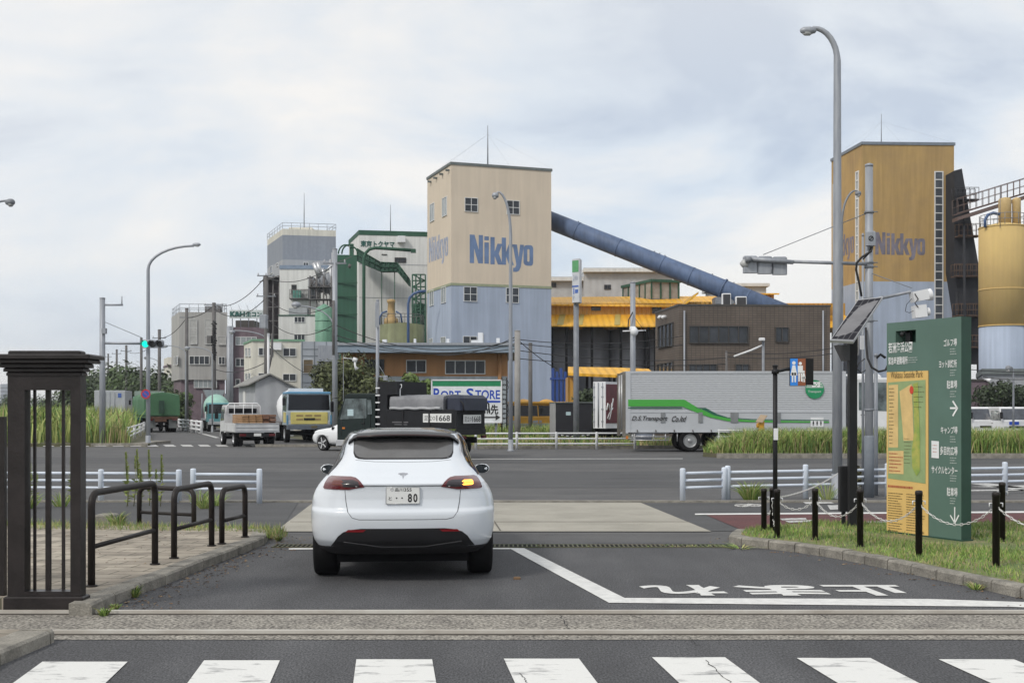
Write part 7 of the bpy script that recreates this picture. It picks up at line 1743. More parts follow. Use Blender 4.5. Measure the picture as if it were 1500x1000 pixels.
b.build('tarpaulin_hem', mat('light_grey_hem', (.36, .37, .385), .6), q, world=False)
b = MB(); vs = []; n = 10
for k in range(n + 1): a = math.pi * .5 * k / n
b.bbox(-.98, .98, -.02, .72, 1.76, 2.32, .12); b.build('navy_cover', mat('navy_tarpaulin', (.022, .028, .05), .5, bump=.4, bscale=6), q, world=False)
b = MB(); 
for x in (-.95, .95): b.tube([(x, .22, 1.68), (x, .22, 2.0), (x, .10, 2.12), (x, -.03, 2.0), (x, -.05, 1.68)], .03, 6)
b.build('tail_hoop', BLACK, q, world=False)
fl = Fr((-1.05, TL - 2.3, 0), (0, -1, 0), (-1, 0, 0))
def plate(fr, u0, u1, z0, z1, o=.03):
    b = MB().fbox(fr, u0, u1, z0, z1, o - .02, o); pl_ = b.build('number_board', mat('plate_white', (0, 0, 0)), q, world=False); h = z1 - z0; w_ = u1 - u0; b = MB()
    add_text(b, '足立', fr.p(u0 + w_ * .05, z0 + h * .2, o + .004), fr.u * w_ * .27, Vector((0, 0, h * .60))); add_text(b, '1668', fr.p(u0 + w_ * .48, z0 + h * .16, o + .004), fr.u * w_ * .48, Vector((0, 0, h * .66)), bold=.015); 
    c_ = fr.p(u0 + w_ * .39, z0 + h * .48, o + .004); b.tube([c_ + fr.u * h * .17 * math.cos(k * .524) + Vector((0, 0, h * .17 * math.sin(k * .524))) for k in range(13)], .008, 4)
    b.build('number_lettering', TEXTK, pl_, world=False, recalc=False)
plate(fl, 1.60, 2.80, 1.32, 1.64)
ft = Fr((-1.05, .17, 0), (1, 0, 0), (0, -1, 0)); plate(ft, .42, 1.72, 1.28, 1.60)
b = MB().box(-1.0, 1.0, .12, .3, .86, 1.06); b.box(-.9, -.6, .05, .12, .72, .84); b.box(.6, .9, .05, .12, .72, .84); b.build('rear_bumper', BLACK, q, world=False)
for s in (-1, 1): b = MB().box(*sorted((s * .62, s * .88)), .03, .05, .73, .83); b.build('tail_light', RED_L, q, world=False)
b = MB(); b.bbox(-1.0, -.75, 2.1, 3.0, .45, .80, .03); b.build('tool_box', BKB, q, world=False)
b = MB().fbox(fl, .25, .95, 1.30, 1.34, 0, .03); b.fbox(fl, .35, .90, 1.22, 1.25, 0, .03); b.build('stencil', mat('grey_stencil', (.14, .14, .15), .6), q, world=False)
sh = thing('shovel', tuple(org + hx * 3.0 + Vector((0, 0, 1.6))), 'shovel with a D handle sticking up from the black tipper truck', 'shovel')
c_ = org + hx * 2.75 - rt * .85; b = MB().tube([c_ + Vector((0, 0, 1.7)), c_ + Vector((0, 0, 2.55))], .02, 6); b.tube([c_ + Vector((0, 0, 2.55)), c_ + hx * .07 + Vector((0, 0, 2.62)), c_ + hx * .07 + Vector((0, 0, 2.72)), c_ - hx * .07 + Vector((0, 0, 2.72)), c_ - hx * .07 + Vector((0, 0, 2.62)), c_ + Vector((0, 0, 2.55))], .018, 6); b.build('handle', WHITEP, sh)

# --- white hatchback half hidden behind the tipper
p0 = Vector((X(475, 50.6), 50.6, 0)); hx2 = Vector((-.80, .60, 0)).normalized(); rt2 = Vector((hx2.y, -hx2.x, 0))
org = p0 + rt2 * .80 - hx2 * 2.75; q = thing('white_car', tuple(org), 'white car nosing out from behind the black tipper truck', 'car', rz=vloc(None, hx2.x, hx2.y))
sc_ = .95
LV2 = [(z * sc_, w_ * .97, yr_2 * .9, yf_ * .985, ax, ay) for z, w_, yr_2, yf_, ax, ay in LV]
s2 = Stack(LV2); body2 = s2.mesh().build('body', CARW2, q, world=False); cut_arches(body2, (0, 2.75), (.37, .33), .6)
b = MB().box(-.74, .74, -.3, 3.0, .2, .72); b.build('wheel_housing', BLACKM, q, world=False)
for y in (0, 2.75):
    for s in (-1, 1): w_ = wheel(q, s * .80, y, .335, .235, s, rim=mat('dark_alloy', (0, 0, 0)), rimr=.78); spokes(w_, s * .80, y, .335, .235, s, 5, mat('bright_alloy', (.6, .61, .63), .35, metal=.3, var=0))
for s in (-1, 1):
    b = MB(); Z_ = [.99 + .04 * k for k in range(10)]; nn = 10
    for z in Z_:
        l = s2.at(z); ya = l[2] + .55; yb = l[3] - .75
        for k in range(nn + 1):
            yy = ya + (yb - ya) * k / nn; b.v.append(Vector((s * (l[1] * (1 + GT(z) * flare((yy - l[2] - l[5] * .7) / 1.3)) + .006), yy, z)))
    for i in range(9):
        for k in range(nn): b.f.append([i * 11 + k, i * 11 + k + 1, i * 11 + k + 12, i * 11 + k + 11]); b.m.append(0); b.sm.append(True)
    b.build('side_window', GLASS_D, q, world=False)
    b = MB().bbox(*sorted((s * .76, s * .93)), 2.1, 2.2, .93, 1.04, .03); b.build('wing_mirror', BLACK, q, world=False)
    b = MB(); b.tube([(s * .80, 3.35, .66), (s * .66, 3.50, .67)], .05, 8); b.build('headlight', HEAD_L, q, world=False)
    b = MB(); b.box(*sorted((s * .915, s * .925)), 2.15, 2.28, .72, .75); b.build('side_indicator', BLACK, q, world=False)
b = MB(); Z_ = [.97 + .045 * k for k in range(9)]
for z in Z_:
    l = s2.at(z); hw = l[1] - l[4] * .6
    for k in range(9): x = -hw + 2 * hw * k / 8; b.v.append(Vector((x, l[3] - .1 * (x / .95) ** 2 + .006, z)))
for i in range(8):
    for k in range(8): b.f.append([i * 9 + k, i * 9 + k + 1, i * 9 + k + 10, i * 9 + k + 9]); b.m.append(0); b.sm.append(True)
b.build('windscreen', GLASS_D, q, world=False)

# --- silver box truck at the right
AB = bpy.data.materials.new('ribbed_silver_panel'); AB.use_nodes = True
t = AB.node_tree; bs_ = t.nodes['Principled BSDF']; bs_.inputs['Base Color'].default_value = (.40, .42, .45, 1); bs_.inputs['Roughness'].default_value = .42; bs_.inputs['Metallic'].default_value = .1
g = t.nodes.new('ShaderNodeNewGeometry'); s_ = t.nodes.new('ShaderNodeSeparateXYZ'); t.links.new(g.outputs['Position'], s_.inputs[0]); mu = t.nodes.new('ShaderNodeMath'); mu.operation = 'MULTIPLY'; mu.inputs[1].default_value = 6.283 / .095; sn = t.nodes.new('ShaderNodeMath'); sn.operation = 'SINE'
t.links.new(s_.outputs[2], mu.inputs[0]); t.links.new(mu.outputs[0], sn.inputs[0]); bm_ = t.nodes.new('ShaderNodeBump'); bm_.inputs['Strength'].default_value = .16; bm_.inputs['Distance'].default_value = .03; t.links.new(sn.outputs[0], bm_.inputs['Height']); t.links.new(bm_.outputs[0], bs_.inputs['Normal'])
nz = t.nodes.new('ShaderNodeTexNoise'); mp2 = t.nodes.new('ShaderNodeMapping'); mp2.inputs['Scale'].default_value = (1.2, 1.2, 9); t.links.new(g.outputs['Position'], mp2.inputs[0]); t.links.new(mp2.outputs[0], nz.inputs[0]); r2 = t.nodes.new('ShaderNodeValToRGB'); r2.color_ramp.elements[0].color = (.40, .415, .44, 1); r2.color_ramp.elements[1].color = (.50, .52, .55, 1); r2.color_ramp.elements[0].position = .3; r2.color_ramp.elements[1].position = .7; t.links.new(nz.outputs[0], r2.inputs[0]); t.links.new(r2.outputs[0], bs_.inputs['Base Color'])
D = 49.0; xr0 = X(916, D); org = Vector((xr0, D + 1.22, 0))
q = thing('box_truck', tuple(org), 'long silver box truck with green stripes and lettering parked behind the grassy median', 'truck', rz=R(-90))
# local: y forward = world +x ; x right = world -y ; so the near side is x = +1.22
def LY(px): return X(px, D) - xr0
Lb = LY(1238); w = 2.44
zt, zf, zm = Z(544.5, D), Z(631, D), Z(603, D)
b = MB().box(-w / 2, w / 2 , .04, Lb, zm, zt - .05); b.build('upper_panel', AB, q, world=False)
SILV = mat('silver_lower_panel', (.50, .52, .55), .45, metal=.2, var=.05, scale=1)
b = MB().box(-w / 2 - .01, w / 2 + .01, .04, Lb, zf, zm - .01); b.build('lower_panel', SILV, q, world=False)
b = MB(); b.box(-w / 2 - .03, w / 2 + .03, -.0, Lb + .03, zt - .06, zt + .03); b.box(-w / 2 - .04, w / 2 + .04, 0, Lb + .02, zf - .06, zf); b.box(w / 2 - .02, w / 2 + .035, Lb - .12, Lb + .02, zf, zt); b.box(w / 2 - .02, w / 2 + .035, .0, .22, zf, zt); b.box(w / 2, w / 2 + .03, .22, Lb - .1, zm - .03, zm + .03); b.build('edge_rail', SILV, q, world=False)
br_ = mat('stained_bronze_steel', (.20, .185, .16), .5, metal=.4, var=.2, scale=2)
b = MB(); b.box(-w / 2, w / 2, -.03, .0, zf - .05, zt); b.box(w / 2 - .05, w / 2 + .04, -.12, .01, zf - .25, zt); b.box(-w / 2 - .04, -w / 2 + .05, -.12, .01, zf - .25, zt); b.box(-.03, .03, -.08, 0, zf, zt); b.build('rear_door', br_, q, world=False)
b = MB(); 
for x in (-.7, -.35, .35, .7): b.tube([(x, -.09, zf + .05), (x, -.09, zt - .1)], .02, 6)
b.build('door_bar', ALU, q, world=False)
b = MB(); 
for px in (1075.5, 1140, 1026, 971): u = LY(px); b.box(w / 2 + .01, w / 2 + .05, u - (.16 if px == 1075.5 else .09), u + (.16 if px == 1075.5 else .09), zm - .45, zm - .02)
b.build('latch', mat('dull_latch_grey', (.24, .25, .26), .5, metal=.4), q, world=False)
b = MB()
for k in range(12): u = .5 + k * .78; b.tube([(w / 2 + .02, u, zf + .04), (w / 2 + .09, u, zf + .01), (w / 2 + .09, u, zf - .04)], .025, 5)
b.build('hook', POLE_D, q, world=False)
fd = Fr((w / 2, 0, 0), (0, 1, 0), (1, 0, 0))
def lq(pts, o=.045): return [fd.p(LY(px), Z(py, D), o) for px, py in pts]
GB_ = mat('bright_green_stripe', (.06, .36, .05), .4, var=0); GK_ = mat('dark_green_stripe', (.01, .10, .06), .4, var=0)
b = MB()
for pl in ([(920, 585), (1002, 585), (1022, 597), (1018, 603), (999, 595), (920, 595)], [(1022, 597), (1042, 605.5), (1066, 612.5), (1066, 616.5), (1040, 611), (1018, 603)], [(1066, 612.5), (1100, 615.2), (1214, 617.2), (1214, 619), (1100, 618), (1066, 616.5)]): b.poly(lq(pl))
b.build('bright_stripe', GB_, q, world=False)
b = MB()
for pl in ([(920, 596.5), (998, 596.5), (1000, 598), (920, 598)], [(1018, 597), (1033, 597), (1050, 606), (1066, 611), (1066, 612.2), (1046, 608), (1028, 599)], [(1066, 611), (1100, 613.4), (1214, 615), (1214, 616.2), (1100, 614.7), (1066, 612.2)]): b.poly(lq(pl, .048))
b.build('dark_stripe', GK_, q, world=False)
b = MB(); 
def slant(b, s, x0_, x1_, y0_, y1_, o=.05, sh_=.35):
    a = fd.p(LY(x0_), Z(y1_, D), o); h = Z(y0_, D) - Z(y1_, D); add_text(b, s, a, fd.u * (LY(x1_) - LY(x0_)), Vector((0, 0, h)) + fd.u * h * sh_, bold=.02)
slant(b, 'D.S.Transport', 924.5, 976, 609, 617.5); slant(b, 'Co.ltd', 982.5, 1003, 609, 617.5); b.build('lettering', TEXTK, q, world=False, recalc=False)
c_ = lq([(1193, 570)], .05)[0]; rr_ = 13.7 / F * D
b = MB(); n = 28; b.add([c_] + [c_ + fd.u * rr_ * math.cos(2 * math.pi * j / n) + Vector((0, 0, rr_ * math.sin(2 * math.pi * j / n))) for j in range(n)], [(0, j + 1, (j + 1) % n + 1) for j in range(n)]); emb = b.build('emblem', mat('emblem_green', (.01, .25, .10), .4, var=0), q, world=False, recalc=False)
b = MB(); c2_ = c_ + Vector((.006, 0, 0))
for k in range(1, 5): z = k * rr_ * .18; hw = math.sqrt(max(0, rr_ ** 2 - z * z)) * .93; b.poly([c2_ + fd.u * -hw + Vector((0, 0, z)), c2_ + fd.u * hw + Vector((0, 0, z)), c2_ + fd.u * hw * .97 + Vector((0, 0, z + rr_ * .07)), c2_ + fd.u * -hw * .97 + Vector((0, 0, z + rr_ * .07))])
add_text(b, 'Transport', c2_ + fd.u * -rr_ * .72 + Vector((0, 0, -rr_ * .42)), fd.u * rr_ * 1.4, Vector((0, 0, rr_ * .3))); add_text(b, 'DS', c2_ + fd.u * -rr_ * .3 + Vector((.004, 0, rr_ * .25)), fd.u * rr_ * .9, Vector((0, 0, rr_ * .5)), bold=.04)
b.build('emblem_print', TEXTW, emb, world=False, recalc=False)
b = MB().poly(lq([(1187, 611), (1206, 611), (1206, 625), (1187, 625)], .046)); stk = b.build('sticker', WHITEP, q, world=False)
b = MB(); fr_s = fd
for px in (1191, 1196.5, 1202): man(b, fd, LY(px), Z(623, D), .24, .052, True)
b.build('sticker_print', TEXTK, stk, world=False, recalc=False)
chassis(q, w, .3, Lb + 1.9, .75, zf - .07, (LY(1011), LY(1011) + 1.3, Lb + .9), .47, .27, dual=(LY(1011), LY(1011) + 1.3), rim=mat('dull_steel_rim', (.34, .35, .36), .4, metal=.5), rimr=.6)
b = MB(); 
for z in (.5, .65, .80): b.tube([(w / 2 - .05, .2, z), (w / 2 - .05, LY(980), z)], .022, 6); b.tube([(w / 2 - .05, LY(1066), z), (w / 2 - .05, Lb - .3, z)], .022, 6)
for u in (.3, 1.2, 2.2, LY(975)): b.tube([(w / 2 - .06, u, .45), (w / 2 - .06, u, zf - .05)], .03, 6)
b.build('side_guard', ALU, q, world=False)
b = MB(); b.tube([(w / 2 - .25, LY(932), .72), (w / 2 - .25, LY(956), .72)], .2, 14); b.build('fuel_tank', mat('pale_tank_paint', (.40, .43, .50), .4), q, world=False)
b = MB().box(w / 2 - .1, w / 2 + .02, .02, .12, .55, .68); b.build('side_marker', mat('amber_lens', (.5, .16, .02), .3), q, world=False)
b = MB(); 
for u in (LY(1011) - .62, LY(1011) + 1.95): b.box(w / 2 - .6, w / 2, u, u + .02, .2, .8)
b.build('mud_flap', BLACKM, q, world=False)
cab(q, 2.42, Lb + .12, Lb + 2.2, .75, Z(553, D), WHITEP, zs=1.75, slope=.2, bumper=WHITEP)
b = MB().bbox(-1.1, 1.1, Lb + .15, Lb + 1.6, Z(553, D), Z(547, D), .1); b.build('wind_deflector', WHITEP, q, world=False)
b = MB().box(w / 2 - .03, w / 2, Lb + .15, Lb + .35, .8, 1.6); b.build('air_intake', BLACK, q, world=False)

# yellow solar signal hanging on the far railing
q = thing('solar_beacon', (X(1118, 46.5), 46.5, Z(631, 46.5)), 'small yellow road beacon with a tilted solar panel on the thin railing', 'beacon')
d = 46.5; b = MB().slab([P(1107, 617, d - .1), P(1114, 607, d + .2), P(1124, 608, d + .2), P(1117, 618, d - .1)], .03); b.build('solar_panel', mat('tan_panel', (.36, .27, .18), .4), q)
b = MB().bbox(X(1112, d), X(1120, d), d, d + .2, Z(631, d), Z(616, d), .03); b.tube([P(1108.5, 623, d + .1), P(1113, 623, d + .1)], .10, 10); b.build('housing', mat('beacon_yellow', (.62, .30, .02), .5), q)

# --- yellow-nosed mixer truck facing the camera
YC = mat('pale_yellow_cab', (.60, .52, .17), .45, var=.08, scale=2); BC = mat('sky_blue_cab', (.10, .26, .42), .4, var=.1); 
def facing(px, d, hx_, hy_, L_):
    h_ = Vector((hx_, hy_, 0)).normalized(); f_ = Vector((X(px, d), d, 0)); o = f_ - h_ * L_; return o, math.atan2(-h_.x, h_.y)
org, rz_ = facing(453, 62.5, .34, -1, 7.6); TLm = 7.6
q = thing('mixer_truck', tuple(org), 'cement mixer truck with a pale yellow nose facing the camera', 'truck', rz=rz_)
cab(q, 2.40, TLm - 1.8, TLm, .95, 2.72, mat('pale_blue_white_cab', (.38, .44, .48), .4, var=.1), zs=1.72, slope=.14, bumper=mat('grey_blue_bumper', (.11, .13, .16), .5))
b = MB(); b.bbox(-1.0, 1.0, TLm, TLm + .05, 1.02, 1.66, .03); b.build('nose_panel', YC, q, world=False)
b = MB(); b.bbox(-1.2, 1.2, TLm - 1.75, TLm - .1, 2.64, 2.76, .05); b.box(-1.21, -1.13, TLm - .02, TLm + .02, 1.0, 1.5); b.box(1.13, 1.21, TLm - .02, TLm + .02, 1.0, 1.5); b.build('blue_trim', BC, q, world=False)
b = MB()
for x in (-.62, -.14, .34): b.box(x, x + .36, TLm + .05, TLm + .062, 1.42, 1.52)
for x in (-.62, .34): b.box(x, x + .36, TLm + .05, TLm + .062, 1.22, 1.32)
b.build('grille', mat('grille_bronze', (.30, .22, .09), .5), q, world=False)
b = MB().box(-.3, .3, TLm + .05, TLm + .066, 1.22, 1.34); b.build('grille_centre', BLACK, q, world=False)
b = MB().box(-.42, -.1, TLm + .08, TLm + .10, .80, .93); b.build('number_plate', mat('green_plate_dim', (.12, .10, .05), .5), q, world=False)
for s in (-1, 1): b = MB().box(*sorted((s * 1.21, s * 1.225)), TLm - 1.2, TLm - .3, 1.1, 1.65); b.build('door_panel', YC, q, world=False)
chassis(q, 2.4, .3, TLm - .5, .7, .95, (1.3, 2.6, TLm - 1.2), .48, .27, dual=(1.3, 2.6))
b = MB(); prof = [(.35, 0), (.75, .15), (1.05, 1.2), (1.12, 2.4), (.85, 3.6), (.35, 4.5)]
ax = Vector((0, 1, -.22)).normalized(); c0 = Vector((0, 1.0, 2.25)); vs = []; n = 20; e1 = Vector((1, 0, 0)); e2 = ax.cross(e1)
for r_3, h_ in prof:
    for j in range(n): a = 2 * math.pi * j / n; vs.append(c0 + ax * h_ + (e1 * math.cos(a) + e2 * math.sin(a)) * r_3)
b.add(vs, [(i * n + j, i * n + (j + 1) % n, (i + 1) * n + (j + 1) % n, (i + 1) * n + j) for i in range(len(prof) - 1) for j in range(n)], True); b.build('drum', WHITEP, q, world=False)
b = MB(); b.box(-.9, .9, TLm - 1.7, TLm - .9, 2.72, 2.95); b.box(-1.15, -.6, 2.2, 5.6, 2.55, 2.75); b.build('roof_hood', WHITEP, q, world=False)
b = MB(); b.tube([(-1.0, .2, .9), (-1.0, 1.2, 2.5), (-.9, 4, 2.9)], .05, 6); b.tube([(-1.1, 4.5, .9), (-1.1, 4.6, 2.4)], .05, 6); b.box(-1.2, 1.2, .2, 5.4, .95, 1.1); b.build('frame', POLE_D, q, world=False)

# --- pale green mixer further back
MG = mat('mint_mixer_paint', (.28, .50, .42), .4, var=.1, scale=2); TQ = mat('teal_cab_paint', (.10, .28, .32), .4, var=.1)
org, rz_ = facing(325, 95, .36, -1, 7.0); TLn = 7.0
q = thing('mixer_truck', tuple(org), 'mint green cement mixer truck coming down the side road', 'truck', rz=rz_)
cab(q, 2.25, TLn - 1.6, TLn, .8, 2.35, TQ, zs=1.45, slope=.2, bumper=ALU)
chassis(q, 2.25, .3, TLn - .4, .65, .9, (1.3, 2.5, TLn - .9), .48, .27, dual=(1.3,))
b = MB(); c0 = Vector((0, .9, 2.35)); vs = []
for r_3, h_ in prof:
    for j in range(n): a = 2 * math.pi * j / n; vs.append(c0 + ax * h_ * .95 + (e1 * math.cos(a) + e2 * math.sin(a)) * r_3)
b.add(vs, [(i * n + j, i * n + (j + 1) % n, (i + 1) * n + (j + 1) % n, (i + 1) * n + j) for i in range(len(prof) - 1) for j in range(n)], True); b.build('drum', MG, q, world=False)
b = MB(); b.add([Vector(v) for v in ((-.7, -.1, 3.0), (.7, -.1, 3.0), (.5, .8, 2.5), (-.5, .8, 2.5), (-.9, -.3, 3.5), (.9, -.3, 3.5), (.9, .8, 3.5), (-.9, .8, 3.5))], [(3, 2, 1, 0), (4, 5, 6, 7), (0, 1, 5, 4), (1, 2, 6, 5), (2, 3, 7, 6), (3, 0, 4, 7)]); b.build('hopper', GALV, q, world=False)
b = MB(); b.box(-1.1, 1.1, .2, 5.3, .9, 1.05); b.tube([(-1.0, .2, 1), (-1.0, .4, 3.2)], .06, 6); b.tube([(1.0, .2, 1), (1.0, .4, 3.2)], .06, 6); b.build('frame', GALV, q, world=False)
b = MB(); b.bbox(-1.1, -.7, 4.0, 4.9, 1.0, 1.6, .04); b.bbox(.7, 1.1, 4.0, 4.9, 1.0, 1.6, .04); b.build('tank', WHITEP, q, world=False)

# --- white flatbed with timber
h_ = Vector((-.44, 1, 0)).normalized(); rear_ = Vector((X(377, 55.6), 55.6, 0)); q = thing('flatbed_truck', tuple(rear_), 'small white flatbed truck carrying brown timber away from the camera', 'truck', rz=math.atan2(-h_.x, h_.y))
FW = mat('worn_white_truck', (.55, .56, .57), .5, var=.1, scale=2, streak=.1)
cab(q, 1.75, 3.7, 5.2, .62, 2.02, FW, zs=1.25, slope=.4)
b = MB().box(-.70, .70, 3.66, 3.70, 1.35, 1.85); b.build('rear_window', GLASS_D, q, world=False)
chassis(q, 1.95, .2, 5.0, .50, .66, (1.0, 4.3), .36, .2, dual=(1.0,))
b = MB(); b.box(-1.03, 1.03, 0, 3.6, .72, .80); b.build('bed_floor', FW, q, world=False)
for nme, args in (('tailgate', (-1.03, 1.03, -.04, 0, .74, 1.14)), ('side_gate', (-1.06, -1.03, 0, 3.6, .74, 1.14)), ('side_gate', (1.03, 1.06, 0, 3.6, .74, 1.14)), ('headboard', (-.95, .95, 3.55, 3.6, .8, 1.6))):
    b = MB().box(*args); o_ = b.build(nme, FW, q, world=False)
b = MB(); 
for z in (.78, .94, 1.12): b.box(-1.04, 1.04, -.06, -.04, z - .015, z + .015)
b.box(-1.06, 1.06, -.07, 3.6, .70, .735); b.build('gate_rib', ALU, q, world=False)
b = MB(); b.tube([(-.85, 3.5, 1.6), (-.85, 3.5, 1.95), (-.7, 3.5, 2.1), (.7, 3.5, 2.1), (.85, 3.5, 1.95), (.85, 3.5, 1.1)], .035, 8); 
for x in (-.45, 0, .45): b.tube([(x, 3.5, 1.1), (x, 3.5, 2.1)], .02, 6)
b.build('rack', WHITEP, q, world=False)
b = MB(); b.box(-.85, .85, -.02, .12, .48, .66); b.build('rear_bumper', BLACK, q, world=False)
for s in (-1, 1): b = MB().box(*sorted((s * .55, s * .85)), -.06, -.02, .52, .64); b.build('tail_light', RED_L, q, world=False)
b = MB().box(-.17, .17, -.07, -.02, .52, .66); b.build('number_plate', mat('plate_white', (0, 0, 0)), q, world=False)
o2 = thing('timber_stack', tuple(rear_ + h_ * 1.5 + Vector((0, 0, .8))), 'stack of brown timber boards lying on the white flatbed truck', 'timber', rz=math.atan2(-h_.x, h_.y))
b = MB(); rr = random.Random(8); TM = [mat('timber_pale', (.34, .20, .10), .8, var=.2, scale=6), mat('timber_red', (.20, .10, .06), .8, var=.2, scale=6)]
for i in range(7):
    for j in range(5): b.cur = 0 if j < 3 else 1; x = -.62 + j * .33; b.box(x, x + .30, -1.0 + rr.uniform(-.1, .1), 1.6, .02 + i * .105, .02 + i * .105 + .09)
b.build('boards', TM, o2, world=False)

# --- truck with green tarpaulin going away
h_ = Vector((-.47, 1, 0)).normalized(); rear_ = Vector((X(238, 91), 91, 0)); q = thing('tarped_truck', tuple(rear_), 'large truck under a green tarpaulin driving away on the side road', 'truck', rz=math.atan2(-h_.x, h_.y))
b = MB().box(-1.22, 1.22, .1, 7.0, 1.15, 2.2); b.build('bed', mat('green_load_bed', (.06, .13, .07), .7, var=.2), q, world=False)
tarp(q, -1.30, 1.30, -.02, 7.1, 1.35, 3.0, mat('green_tarpaulin', (.065, .17, .085), .65, col2=(.045, .125, .06), scale=.9, bump=.4, bscale=4), seed=5, amp=.10)
b = MB().box(-.28, .12, -.16, -.12, 1.5, 2.5); b.build('tarpaulin_patch', mat('dark_patch', (.02, .055, .035), .7), q, world=False)
b = MB().box(-1.2, 1.2, 7.1, 7.2, 1.2, 3.35); b.build('headboard', mat('pale_headboard', (.30, .36, .33), .6), q, world=False)
cab(q, 2.3, 7.4, 9.2, .9, 2.9, TQ)
chassis(q, 2.4, .2, 9, .75, 1.1, (1.2, 2.5, 8.0), .48, .27, dual=(1.2, 2.5))
b = MB(); b.box(-1.2, 1.2, .0, .1, 1.05, 1.25); b.box(-.6, .3, -.05, .02, .85, 1.08); b.build('rear_frame', mat('rusty_frame', (.10, .05, .03), .8, var=.3, scale=4), q, world=False)
for s in (-1, 1): b = MB().box(*sorted((s * .5, s * 1.1)), .15, .2, .35, 1.0); b.build('mud_flap', mat('grey_flap', (.16, .17, .17), .8), q, world=False)
for s in (-1, 1): b = MB().box(*sorted((s * .75, s * 1.1)), -.06, 0, .95, 1.05); b.build('tail_light', RED_L, q, world=False)

# --- white box van and white cars far left
q = thing('box_van', (X(161, 106), 106, 0), 'white box body truck parked beyond the field grass', 'truck', rz=R(12))
b = MB().bbox(-1.35, 1.35, 0, 5.5, .9, 3.55, .04); b.build('box_body', mat('dull_white_box', (.42, .44, .47), .6, var=.08), q, world=False)
b = MB(); 
for x in (-.4, -.02, .4): b.tube([(x, -.03, 1.0), (x, -.03, 3.4)], .025, 5)
b.build('door_bar', GALV, q, world=False)
b = MB().box(.7, 1.0, -.02, 0, 2.9, 3.3); b.build('label_plate', mat('sign_blue_print', (0, 0, 0)), q, world=False)
chassis(q, 2.3, .2, 6, .6, .9, (1.2, 5.0), .45, .25, dual=(1.2,))
for px, d, lb_ in ((131, 128, 'small white van beyond the left field, beside the white box truck'), (96, 140, 'small white car at the far side of the left field')):
    q = thing('parked_van', (X(px, d), d, 0), lb_, 'van', 'white vehicles beyond the field', rz=R(90))
    b = MB(); b.exx([(-2, .4), (-2, 1.7), (-1.8, 1.95), (1.0, 1.95), (1.6, 1.3), (2.2, 1.05), (2.25, .4)], -.85, .85, [1, 1, .92, .92, 1, 1, 1]); b.build('body', CARW2, q, world=False)
    b = MB(); 
    for s in (-1, 1): b.box(*sorted((s * .83, s * .86)), -1.6, 1.1, 1.25, 1.75)
    b.build('side_window', GLASS_D, q, world=False)
    for y in (-1.3, 1.4):
        for s in (-1, 1): wheel(q, s * .75, y, .33, .2, s)

# --- white vans at the right
for i, (px, d, w_, lb_) in enumerate(((1447, 68, 1.9, 'white light truck facing the camera behind the grass, right of the green sign'), (1490, 67, 1.8, 'white light truck with a blue sticker cut by the right picture edge'))):
    org, rz_ = facing(px, d, .15, -1, 4.6); q = thing('light_truck', tuple(org), lb_, 'truck', 'white light trucks by the maroon building', rz=rz_)
    cab(q, w_, 3.0, 4.6, .6, 1.95, WHITEP, zs=1.18, slope=.38, screen=mat('grey_windscreen', (.07, .08, .10), .12, var=.3, scale=1.5, spec=.6))
    b = MB().box(-w_ / 2, w_ / 2, 0, 2.9, .7, 1.1); b.build('bed', WHITEP, q, world=False)
    b = MB(); b.box(-.5, .5, 4.6, 4.62, .72, .85); b.build('grille', BLACK, q, world=False)
    chassis(q, w_, .1, 4.2, .45, .62, (.8, 3.9), .33, .2)
    if i: b = MB().box(-.1, .5, 4.61, 4.63, .92, 1.10); b.build('sticker', mat('sign_royal_blue', (0, 0, 0)), q, world=False)

# --- red and white delivery truck behind the silver one
q = thing('delivery_truck', (X(884, 57), 57, 0), 'white and dark red delivery truck just left of the silver box truck', 'truck')
d = 57; za, zb_ = Z(627, d), Z(559, d)
xA, xB, xC = X(869, d), X(886, d), X(906, d + .4)
b = MB().prism([(xA, d), (xB, d - .4), (xC + 1, d + 2), (xA + .4, d + 3.2)], za, zb_); b.build('box_body', WHITEP, q)
ff = Fr((xB, d - .4, 0), Vector((xC, d + .55, 0)) - Vector((xB, d - .4, 0)))
b = MB(); u1 = 1.1
b.fbox(ff, .05, 3.0, za + .25, zb_ - .12, 0, .02); b.build('red_panel', mat('dark_red_panel', (.15, .012, .02), .4, col2=(.08, .008, .015), scale=1.5), q)
b = MB(); cc = lambda u, z: ff.p(u, z, .035)
zc = (za + zb_) / 2 - .25
b.tube([cc(.05 + .1 * k, zc + .30 * math.sin(k * 1.25) + .05 * k) for k in range(7)], .035, 6); b.tube([cc(.5, zc + .35), cc(.45, zc - .1), cc(.3, zc - .45), cc(.12, zc - .4), cc(.3, zc - .15), cc(.62, zc + .1)], .03, 6); b.build('script_swirl', TEXTW, q)
b = MB(); fw = Fr((xA, d, 0), Vector((xB, d - .4, 0)) - Vector((xA, d, 0)))
for u in (.06, .28, .32, .54): b.tube([fw.p(u, za + .05, .02), fw.p(u, zb_ - .05, .02)], .02, 5)
for z in (za + .3, za + .9, za + 1.5, zb_ - .3): b.fbox(fw, .0, .1, z, z + .07, 0, .04); b.fbox(fw, .48, .58, z, z + .07, 0, .04)
b.build('door_hinge', GALV, q)
b = MB().box(xA + .1, xC, d, d + .2, za - .25, za - .02); b.build('chassis', BLACKM, q)
for k in (0, 1): wo_ = MB().lathe((X(890 + k * 10, d), d + .3, .42), [(.1, -.15), (.42, -.15), (.42, .15), (.1, .15)], 20, 'y'); wo_.build('wheel', RUBBER, q)

